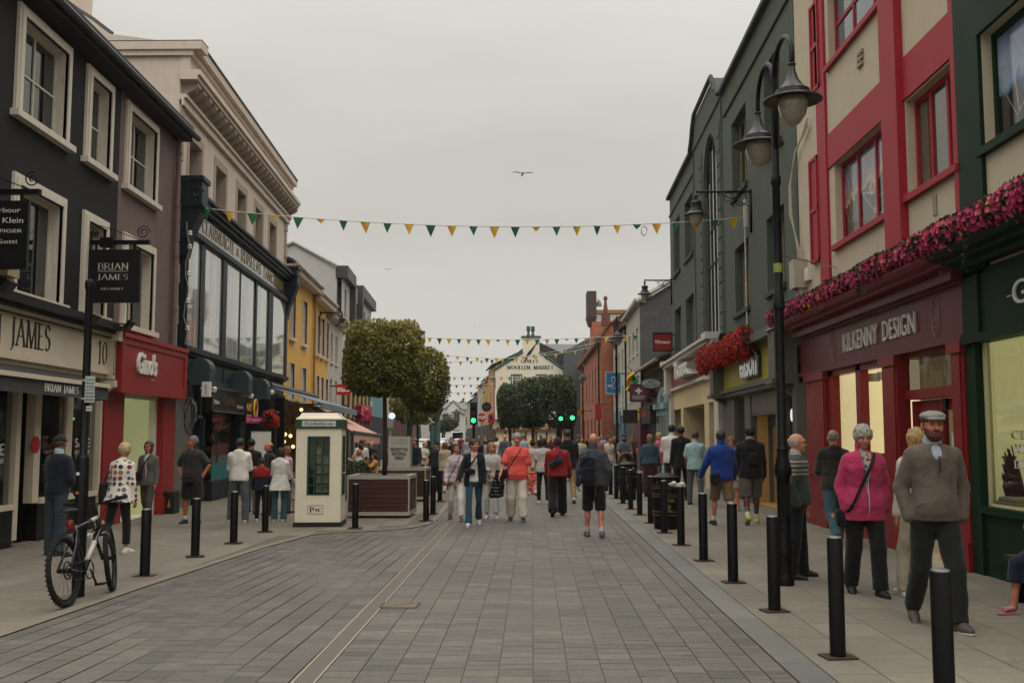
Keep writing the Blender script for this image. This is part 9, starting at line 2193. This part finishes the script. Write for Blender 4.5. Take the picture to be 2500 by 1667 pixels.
# around the cafe
for a in(('waiter in white polo shirt bending forward under the pink blind',866,1204,1079,60,dict(skin='#4a2a1e',hair=('crop','#0c0a09'),top=T('#b3aaa6',sleeve=.45),bottom=T(BK),arms=('front','front'),lean=22,shoes=BK)),('man in loose white shirt at the cafe counter',882,1196,1073,190,dict(hair=('short','#3a2a20'),top=T('#c4bfb8',off=.03,sleeve=.6),bottom=T('#1d1d20'),shoes=BK)),('man in maroon jumper under the pink blind',889,1190,1073,20,dict(skin='#a8705a',hair=('short','#3a2a20'),top=T('#3f1a1e',off=.025),bottom=T(BK),shoes=BK)),('bald man in black shirt at the end of the pink blind',907,1190,1077,-10,dict(skin='#b57c62',hair=('ring','#8a8078'),top=T('#131416',off=.025),bottom=T(BK),shoes=BK)),('girl in pale mint top eating beside the hedge box',877,1214,1098,-70,dict(sex='f',build=.9,hair=('bob','#9a6034'),top=T('#9fb0a5',off=.03,hem=-.15,flare=.3),bottom=T('#28323c'),arms=('eat','eat'),shoes=BK)),('fair haired boy sitting low by the hedge box',861,1214,1112,10,dict(build=.85,hair=('short','#7a5a3c'),top=T('#7a8484'),bottom=T(BK),shoes=BK)),('curly haired child in grey top with white collar',893,1216,1115,70,dict(build=.85,hair=('fluffy','#3a241a'),top=[T('#b5b0aa',off=.03,sleeve=0,hood='down'),T('#3c3f4a',off=.03,name='jumper')],bottom=T('#2a2c30'),arms=('front','front'),shoes=BK)),('girl in yellow and red top with long brown hair eating an ice cream',915,1216,1106,-68,dict(sex='f',build=.9,hair=('long','#2c1812'),top=dict(mat=cloth('#b8924a','tiedye','#8c2a20',s=2.5,c3='#b8924a'),off=.04,hem=-.3,flare=.4),bottom=T(BK),arms=('eat','eat'),shoes=BK)),('man in olive coat behind the sign box',944,1200,1084,120,dict(hair=('short','#4a4038'),top=T('#4a4636',off=.035,hem=-.25),bottom=T(BK),shoes=BK)),('dark haired man in navy sweatshirt and jeans right of the sign box',1013,1192,1072,-20,dict(skin='#a8705a',hair=('short','#2a1a14'),top=T('#14202a',off=.028),bottom=T('#4a6074'),arms=('bag','front'),shoes='#b5b0a8')),('blonde woman in pale top and black apron looking right',1036,1188,1078,55,dict(sex='f',hair=('bob','#b59a6c'),top=T('#b8b0a2',off=.03,sleeve=.7),bottom=T(BK),arms=('front','front'),shoes=BK)),('person in black coat behind the boy in the cap',1047,1186,1074,150,dict(sex='f',hair=('long','#2a1a14'),top=T('#15161a',off=.035,hem=-.25),bottom=T(BK),shoes=BK))):
 person(*a[:5],**a[5])
person('boy in black cap and navy t-shirt walking beside the bollards',1066,1199,1078,-18,build=.95,skin='#b57c62',hair=('short','#1a1210'),hat='cap',hatcol='#101012',hyaw=-25,top=T('#20242e',off=.022,sleeve=.42),bottom=T('#12141b',r=(.1,.08,.078)),arms=('bag','out'),legs='step',shoes=BK)
person('woman with long red hair in cream cardigan',1086,1203,1077,165,'f',hair=('long','#7c3c24'),top=T('#b09c80',off=.03,hem=-.2),bottom=T('#b5b0a8'),legs='walk',shoes='#b5b0a8')
person('man in dark top and glasses behind the women in white',1103,1195,1067,-5,hair=('short','#4a2c20'),top=T('#17181c'),bottom=T(BK),shoes=BK,glasses=True)
# the four women walking towards us
i=person('woman with long brown hair in pink checked shirt and white trousers',1113,1270,1080,8,'f',skin='#b57c62',hair=('long','#3f2418'),hyaw=14,top=dict(mat=cloth('#b9aeb2','hstripe','#a8949c',f=9),off=.026,hem=-.06,collar='shirt'),bottom=T('#d2cec8',len=.9,r=(.094,.068,.07)),arms=('front','bag'),legs='walk',shoes='sandal',sole='#4a342a')
t=carry(i,'handbag','mauve handbag held by the woman in the pink checked shirt','bag');strap(i,t,-1,.02,M('#1a1616',.6),.018);blob_bag(i,t,surf(i,-.20,-.03,False,.04),(.11,.06,.11),M('#6d4a4e',.5))
i=person('woman with short dark hair in navy cardigan and blue jeans',1157,1283,1070,4,'f',h=None,skin='#b57c62',hair=('short','#2c1812'),hyaw=52,top=[T('#c0bdb8',off=.014,hem=-.03,sleeve=0,vneck=.09),T('#12151d',off=.032,hem=-.12,open=(.055,.09),name='cardigan')],bottom=T('#2b475c',r=(.092,.060,.078),wr=.006),arms=('hang','out'),legs='walk2',shoes='#bdb9b2',beard=None)
t=carry(i,'waist_bag','black bum bag worn across the chest over the white t-shirt','bag');strap(i,t,-1,.18,M('#141416',.6),.03,.05,'f');blob_bag(i,t,surf(i,-.08,.18,False,.07),(.11,.04,.06),cloth('#131315'))
i=person('blonde woman in pale grey hooded top and white trousers',1200,1266,1080,2,'f',skin='#b57c62',hair=('long','#8c6a44'),top=T('#a8a7a4',off=.03,hem=-.07,hood='down'),bottom=T('#cdcac5',len=.82,r=(.094,.068,.066)),arms=('out','front'),legs='step',shoes='#c2beb6')
t=carry(i,'shoulder_bag','cream bag at the hip of the blonde woman in grey','bag');blob_bag(i,t,surf(i,.02,.02,False,.07),(.12,.05,.10),cloth('#a79a8a','tiedye','#3a3430'))
i=person('large woman with short grey hair in coral top and beige trousers',1262,1272,1057,2,'f',build=1.22,belly=.03,skin='#b57c62',hair=('fluffy','#8c857c'),hyaw=-12,top=T('#d0524a',off=.035,hem=-.09,sleeve=.46,wr=.008),bottom=T('#c9bdb0',r=(.108,.095,.085),len=.93,wr=.008),arms=('bag','out'),legs='step',shoes='sandal',sole='#171514')
t=carry(i,'handbag','black crossbody bag of the woman in the coral top','bag');strap(i,t,-1,.08,M('#17110f',.6),.016,.05,'f',.2);blob_bag(i,t,surf(i,-.22,.04,False,.05),(.05,.06,.08),cloth('#151313'))
t=carry(i,'puffer_jacket','black quilted jacket draped over the arm of the woman in coral','jacket');s=SDF(vec((-.6,-.4,.3)),vec((0,.2,1.1)),.013)
c=i['tp'](-.33,-.10,-.05)
for k_ in range(8):s.ell(c+vec((.0-.012*k_,0,.12-.068*k_)),(.100+.008*k_,.085,.058),k=.01)
V,F_=s.mesh();np_obj('quilting',[(wrinkle(V,F_,.008,26,3),F_)],M('#0e0e11',.35,.2),t)
t=carry(i,'orange_jacket','bright coral padded jacket hanging from her left hand','jacket');s=SDF(vec((.1,-.3,.2)),vec((.7,.3,1.1)),.012);c=i['A'][1][2]
for k_ in range(8):s.ell(c+vec((.05+.03*math.sin(k_),0,.06-.055*k_)),(.075-.005*k_,.05,.038),k=.012)
V,F_=s.mesh();np_obj('quilting',[(wrinkle(V,F_,.01,30,5),F_)],M('#c84a3c',.45,.2),t)
# middle of the street, going away
person('man in dark open jacket coming along behind the blonde woman',1184,1196,1063,5,skin='#b57c62',hair=('short','#5a3020'),beard='#5a3020',top=[T('#8f96a0',off=.014,sleeve=0),T('#17181b',off=.03,hem=-.1,open=(.04,.07),name='jacket')],bottom=T(BK),legs='walk',shoes=BK)
person('woman in cream t-shirt and mint shorts walking away',1300,1208,1073,178,'f',build=1.1,hair=('bun','#15100e'),top=T('#b0a498',off=.025,sleeve=.4),bottom=T('#7ca48c',kind='shorts'),legs='walk',shoes='#b5b0a8')
person('woman with brown hair in pale tie-dyed t-shirt and black leggings',1326,1230,1069,182,'f',hair=('long','#2c1a14'),top=dict(mat=cloth('#b5a48e','tiedye','#8a9fb8',c3='#b8a8a6'),off=.028,sleeve=.42,hem=-.1),bottom=T('#121214',len=.92,r=(.092,.064,.052)),legs='stand',shoes='#b0a48c',sole='#a09070')
i=person('person in maroon beanie and red jumper walking away in black trousers',1361,1259,1066,180,build=1.12,skin='#6a4030',hair=('short','#1a1210'),hat='beanie',hatcol='#3f1620',top=T('#84191c',off=.042,hem=-.05,wr=.01),bottom=T('#0f0f11',r=(.118,.10,.10),len=1.02,wr=.008),arms=('swingf','bag'),legs='walk2',shoes='#17110f',sole='#17110f')
t=carry(i,'waist_bag','navy sling bag slanting across the back of the red jumper','bag');strap(i,t,1,.18,M('#1b2030',.6),.035,.055,'b');blob_bag(i,t,surf(i,.04,.26,True,.08),(.16,.045,.065),cloth('#1a2438'),R=rotm('Y',24))
person('tall man in black hooded top and tan trousers walking away',1386,1227,1047,184,build=1.12,skin='#a8705a',hair=('crop','#2c2018'),top=T('#131314',off=.036,hem=-.1,hood='down'),bottom=T('#8a7355',len=.95),legs='walk',shoes='#b0a894',sole='#6a6a64')
i=person('bald man in slate jumper and black shorts with a backpack',1450,1311,1057,183,build=1.0,skin='#b8806c',hair=('none','#8a7a70'),top=T('#3a3d45',off=.03,hem=-.07,collar='stand',wr=.009),bottom=T('#101012',kind='shorts',short=-.02),arms=('bag','pocket'),legs='step',shoes='#4c4f52',sole='#bdb9b2',socks='#a8a8a4')
t=carry(i,'backpack','dark navy backpack slung on one shoulder of the bald man','backpack');blob_bag(i,t,i['tp'](.13,.225,.20),(.14,.085,.27),cloth('#141823'),wr=.01,name='pack');blob_bag(i,t,i['tp'](.13,.315,.12),(.11,.03,.13),cloth('#10141c'),name='pocket');mb=MB();mb.tube([Vector(i['tp'](.10,.17,.50)),Vector(i['tp'](.12,.02,.565)),Vector(i['tp'](.14,-.13,.48))],.018,6);mb.tube([Vector(i['tp'](-.0,.18,.30)),Vector(i['tp'](.0,.20,-.1)),Vector(i['tp'](-.01,.2,-.22))],.009,5);mb.build('strap',cloth('#3a3d45'),t,world=False)
# right pavement
person('woman in sleeveless white top with hair tied up',1487,1186,1062,25,'f',hair=('bun','#3a241c'),top=T('#bcb2a8',off=.022,sleeve=0,vneck=.1),bottom=T('#8c9498'),legs='walk',shoes='#b5b0a8',hyaw=15,glasses=True)
i=person('bearded man in cap and grey polo shirt pushing a pushchair',1524,1186,1060,3,build=1.08,skin='#a8705a',hair=('short','#3a2a20'),beard='#3a2418',hat='cap',hatcol='#191b22',top=T('#4f565e',off=.026,sleeve=.44,collar='shirt'),bottom=T('#2a2c30'),arms=('push','push'),shoes=BK)
g=i['g'];t=thing('pushchair','brown hooded pushchair with a baby behind the far litter bin','pushchair',(g.x,g.y-.75,0));s=SDF(vec((-.35,-.5,.3)),vec((.35,.5,1.25)),.02);s.ell((0,.08,.88),(.25,.26,.26),k=0);s.ell((0,-.12,.80),(.21,.30,.25),k=0,op='s');V,F_=s.mesh();np_obj('hood',[(V,F_)],cloth('#4a3226'),t)
mb=MB()
for x in(-.24,.24):mb.tube([(x,.5,1.05),(x,.1,.65),(x,-.3,.15)],.015);mb.tube([(x,-.1,.5),(x,.3,.15)],.015);mb.tube([(x+.02,-.3+.11*math.cos(q),.12+.11*math.sin(q))for q in np.linspace(0,6.3,14)],.02,5);mb.tube([(x+.02,.3+.11*math.cos(q),.12+.11*math.sin(q))for q in np.linspace(0,6.3,14)],.02,5)
mb.tube([(-.24,.5,1.05),(.24,.5,1.05)],.017);mb.box(-.22,.22,-.3,.2,.42,.55);mb.build('frame',M('#151515',.5),t,world=False)
person('fair baby lying in the brown pushchair',1523,1186,1112,0,build=.8,Y=g.y-.72,z0=.42,hair=('crop','#8a6a48'),top=T('#8c7a6c'),bottom=T('#8c7a6c'),shoes=None,h=.62)
person('woman in blue denim jacket and long burgundy skirt',1587,1212,1061,170,'f',build=1.12,hair=('bob','#7c6248'),hyaw=25,top=T('#2f4652',off=.034,hem=-.04,wr=.01),bottom=T('#381318',kind='skirt',len=.84),arms=('bag','bag'),shoes=BK)
person('elderly blonde woman in bright pink top facing right',1608,1188,1056,80,'f',hair=('bob','#a8946c'),top=T('#b84a72',off=.03),bottom=T('#5a564e'),shoes=BK)
person('dark haired man in white shirt and charcoal trousers',1641,1216,1037,178,build=1.08,skin='#8a5c44',hair=('short','#100d0c'),top=T('#cfc8c6',off=.034,hem=-.1,collar='shirt',wr=.01),bottom=T('#25272a'),arms=('front','front'),shoes=BK)
person('man in black coat close beside the white shirt',1664,1220,1041,190,skin='#7a5040',hair=('short','#0e0c0b'),top=T('#121214',off=.03,hem=-.2),bottom=T(BK),shoes=BK)
person('man in pale mint shirt and grey trousers reading his phone',1697,1232,1053,150,skin='#a8705a',hair=('short','#4a3020'),hyaw=25,hpitch=15,top=T('#8fa9a8',off=.032,hem=-.1,sleeve=.45,collar='shirt',wr=.01),bottom=T('#55555a',r=(.098,.07,.06)),arms=('bag','phone'),legs='wide',shoes='#18222e',sole='#b5b5b0')
i=person('man in royal blue jacket and tan shorts walking away',1762,1283,1048,186,build=1.02,skin='#b57c62',hair=('short','#2c1c14'),top=T('#14347a',off=.040,hem=-.09,collar='stand',wr=.011),bottom=T(KH,kind='shorts',short=.0),arms=('out','bag'),legs='walk',shoes='#151617',socks='#c2beb6',sole='#a8a8a4')
t=carry(i,'hip_bag','black hip bag hanging below the royal blue jacket','bag');blob_bag(i,t,i['tp'](.16,.12,-.06),(.09,.06,.12),cloth('#111113'))
person('short haired woman in white top behind the blue jacket',1788,1246,1067,-20,'f',hair=('fluffy','#7c5434'),top=T('#b5b2ac',off=.03,sleeve=.5),bottom=T('#8a8478',kind='shorts'),shoes='#8a7a68')
i=person('man in black hooded jacket, grey shorts and yellow trainers',1833,1278,1037,176,build=1.08,skin='#5a382a',hair=('short','#0d0b0a'),top=[T('#8a8688',off=.014,sleeve=0,collar='shirt'),T('#121212',off=.038,hem=-.11,hood='down',name='jacket')],bottom=T('#57504c',kind='shorts',short=.0),arms=('bag','hang'),legs='walk2',shoes='#b5b04a',socks='#c8c4bc',sole='#8c8c88')
t=carry(i,'sling_bag','small black sling bag on the back of the black jacket','bag');blob_bag(i,t,surf(i,-.03,.22,True,.07),(.09,.04,.12),cloth('#0d0d0f'),R=rotm('Y',-20))
person('bald man in glasses and striped grey jumper standing by the lamp post',1943,1410,1058,72,build=1.06,belly=.04,skin='#b8846e',hair=('ring','#a8a29a'),glasses=True,hyaw=6,top=[T('#a8a4a0',off=.012,sleeve=0,collar='shirt'),dict(mat=cloth('#343a38','chest','#8c8478',a=[1.245,1.268,1.295,1.318,1.345,1.368,1.395,1.418]),off=.030,hem=-.05,collar='crew',name='jumper')],bottom=T('#121218',r=(.104,.088,.082)),arms=('hang','pocket'),legs='wide',shoes='#0f0f10',sole='#0f0f10')
person('man in olive and black jacket and jeans walking away',2038,1327,1047,184,build=1.08,skin='#a8785e',hair=('crop','#7a7068'),top=dict(mat=cloth('#1c1a18','twotone','#2f2d22',z=1.28),off=.036,hem=-.08,hood='down',wr=.010),bottom=T('#34505e',r=(.098,.072,.068)),arms=('front','front'),legs='walk2',shoes='#141414')
i=person('woman with short grey hair in magenta rain jacket',2110,1451,1038,-2,'f',build=1.06,belly=.02,skin='#a87460',hair=('fluffy','#9a948d'),hpitch=14,top=[dict(mat=cloth('#3a4a70','tiedye','#7a3430',s=14),off=.012,sleeve=0),T('#a62f56',off=.032,hem=-.16,collar='stand',open=(.05,.0),wr=.010,name='rain_jacket')],bottom=T('#0f0f12',r=(.102,.080,.078)),arms=('pocket','pocket'),legs='step',shoes='#131416',sole='#1c1c1e')
t=carry(i,'shoulder_bag','small black bag on a long strap at the hip of the magenta jacket','bag');strap(i,t,-1,-.08,M('#0e0e10',.5),.034,.065,'fb',.20);blob_bag(i,t,surf(i,-.20,-.14,False,.05),(.10,.045,.11),cloth('#101012'))
mb=MB();mb.tube([surf(i,.0,z,False,.052+.004)for z in np.linspace(-.15,.44,12)],.005,5);mb.build('zip',M('#b9a8ac',.4),t,world=False)
person('blonde person in cream cargo trousers mostly hidden behind the bearded man',2246,1462,1040,184,'f',hair=('bob','#a08254'),top=T('#b5aea4',off=.025),bottom=T('#a0937f',r=(.102,.082,.078),wr=.008),arms=('hang','hang'),legs='walk',shoes='#c4c2bd')
i=person('bearded man in grey flat cap, taupe zip jumper and black trousers',2281,1531,997,-3,build=.94,belly=.045,skin='#a66c55',hair=('crop','#3a2018'),beard='#54281a',hat='flat',hatcol='#7d7d7a',top=[T('#9aa2b0',off=.006,sleeve=0,collar='shirt'),dict(mat=cloth('#5a5048','knit'),off=.028,hem=-.06,vneck=.07,collar='crew',wr=.007,name='jumper')],bottom=T('#17181a',r=(.108,.082,.070),wr=.005),arms=('pocket','pocket'),legs='walk',shoes='#46403c',sole='#a8a29a')
t=carry(i,'collar_zip','brown leather zip pull below the collar of the taupe jumper','zip');mb=MB();mb.tube([surf(i,0,z,False,.055)for z in(.46,.42,.37,.33)],.008,6);mb.build('pull',M('#2c1c18',.5),t,world=False)
person('seated woman in navy cropped trousers and pink strapped sandals, cut by the edge',2580,1495,1180,-62,'f',h=1.66,skin='#a8705a',hair=('long','#3a241c'),top=T('#b9b4ac',off=.03),bottom=T('#121a2a',len=.42,r=(.1,.075,.078)),arms=('front','front'),legs=((74,6,-12,4),(72,6,8,-6)),shoes='sandal',sole='#a8667c')
mb=MB();t=thing('bench','low dark bench at the right edge under the seated woman','bench',(4.95,9.9,0));p=ground(2580,1495);mb.box(p.x-.15,p.x+.35,p.y-.7,p.y+.7,.40,.45);mb.build('seat',M('#2a1c14',.6),t)
for y in(-.6,.55):mb=MB();mb.box(p.x-.1,p.x+.3,p.y+y,p.y+y+.06,0,.40);mb.build('leg',IRON,t)
# the crowd farther down
FAR=[(1012,70,'m','#1c1e24','short','#2a1a14','dark coat'),(1140,48,'f','#8a8c90','long','#6a4a34','pale grey top'),(1168,56,'m','#2a3a50','short','#3a2a20','blue shirt'),(1212,46,'f','#b5b2ac','bob','#2a1a14','white blouse'),(1233,44,'m','#4a505a','ring','#a8a29a','slate jacket'),(1277,40,'m','#8c9cac','short','#6a5040','pale blue t-shirt'),(1345,52,'f','#4a1c24','long','#2a1a14','maroon top'),(1412,44,'m','#2f2a22','short','#4a342a','brown jacket'),(1419,38,'f','#b0a68c','long','#4a2418','cream blouse'),(1463,42,'f','#9a5a5a','short','#8a6a4a','pink striped top'),(1470,52,'m','#8a9298','short','#5a5048','pale shirt'),(1500,40,'f','#2a2624','bob','#8a6a4a','dark dress'),(1545,48,'m','#5a3a34','short','#3a2a20','rust jumper'),(1126,74,'m','#6a2a28','short','#2a1a14','red top'),(1152,84,'f','#2a2c30','long','#2a1a14','black dress'),(1196,66,'m','#3a3a3c','short','#4a3a30','grey top'),(1250,70,'f','#c0b8ac','long','#5a4030','ivory top'),(1320,64,'m','#1c2430','short','#2a1a14','navy top'),(1388,66,'f','#7a3a3a','bob','#3a2a20','rose top'),(990,46,'f','#3a2a30','long','#3a241c','plum coat'),(968,52,'m','#5a5c60','short','#3a2a20','grey shirt'),(1440,60,'m','#24282c','short','#2a1a14','charcoal coat')]
for n_,(px,Y,sx,c,hr,hc_,w_)in enumerate(FAR):
 f_=180 if n_%2 else 0;wh='near the hedge trees' if 1200<px<1400 else 'beyond the four women' if px<1200 and px>1060 else 'beyond the planters' if px<1060 else 'beyond the bald man'
 yF=1066+2500*1.6/Y;H_=1.72 if sx=='m' else 1.62;p=ground(px,yF)
 person('distant %s in %s %s, %s'%('man' if sx=='m' else 'woman',w_,'walking away' if f_ else 'coming this way',wh),px,yF,1066,f_+20*math.sin(n_),sx,h=H_,hair=(hr,hc_),top=T(c,off=.028,sleeve=1 if n_%3 else .45),bottom=T(['#16171b','#3a4a5a','#4a4640','#b0aca4'][n_%4]),legs='walk' if n_%2 else 'walk2',arms=('up','hang')if px==1277 else('swingf','bag'),group='people in the far part of the street')
# thin evening air
hz=bpy.data.materials.new('haze');hz.use_nodes=True
for x in list(hz.node_tree.nodes):
 if x.type=='BSDF_PRINCIPLED':hz.node_tree.nodes.remove(x)
pv=hz.node_tree.nodes.new('ShaderNodeVolumePrincipled');pv.inputs['Color'].default_value=(.85,.85,.82,1);pv.inputs['Density'].default_value=.00032;pv.inputs['Anisotropy'].default_value=.2
hz.node_tree.links.new(pv.outputs[0],[x for x in hz.node_tree.nodes if x.type=='OUTPUT_MATERIAL'][0].inputs['Volume'])
mb=MB();mb.box(-310,310,-30,910,-1.03,16);o=mb.build('haze',hz);tag(o,'thin pale evening haze filling the street','haze',kind='stuff')
SC.cycles.volume_bounces=0
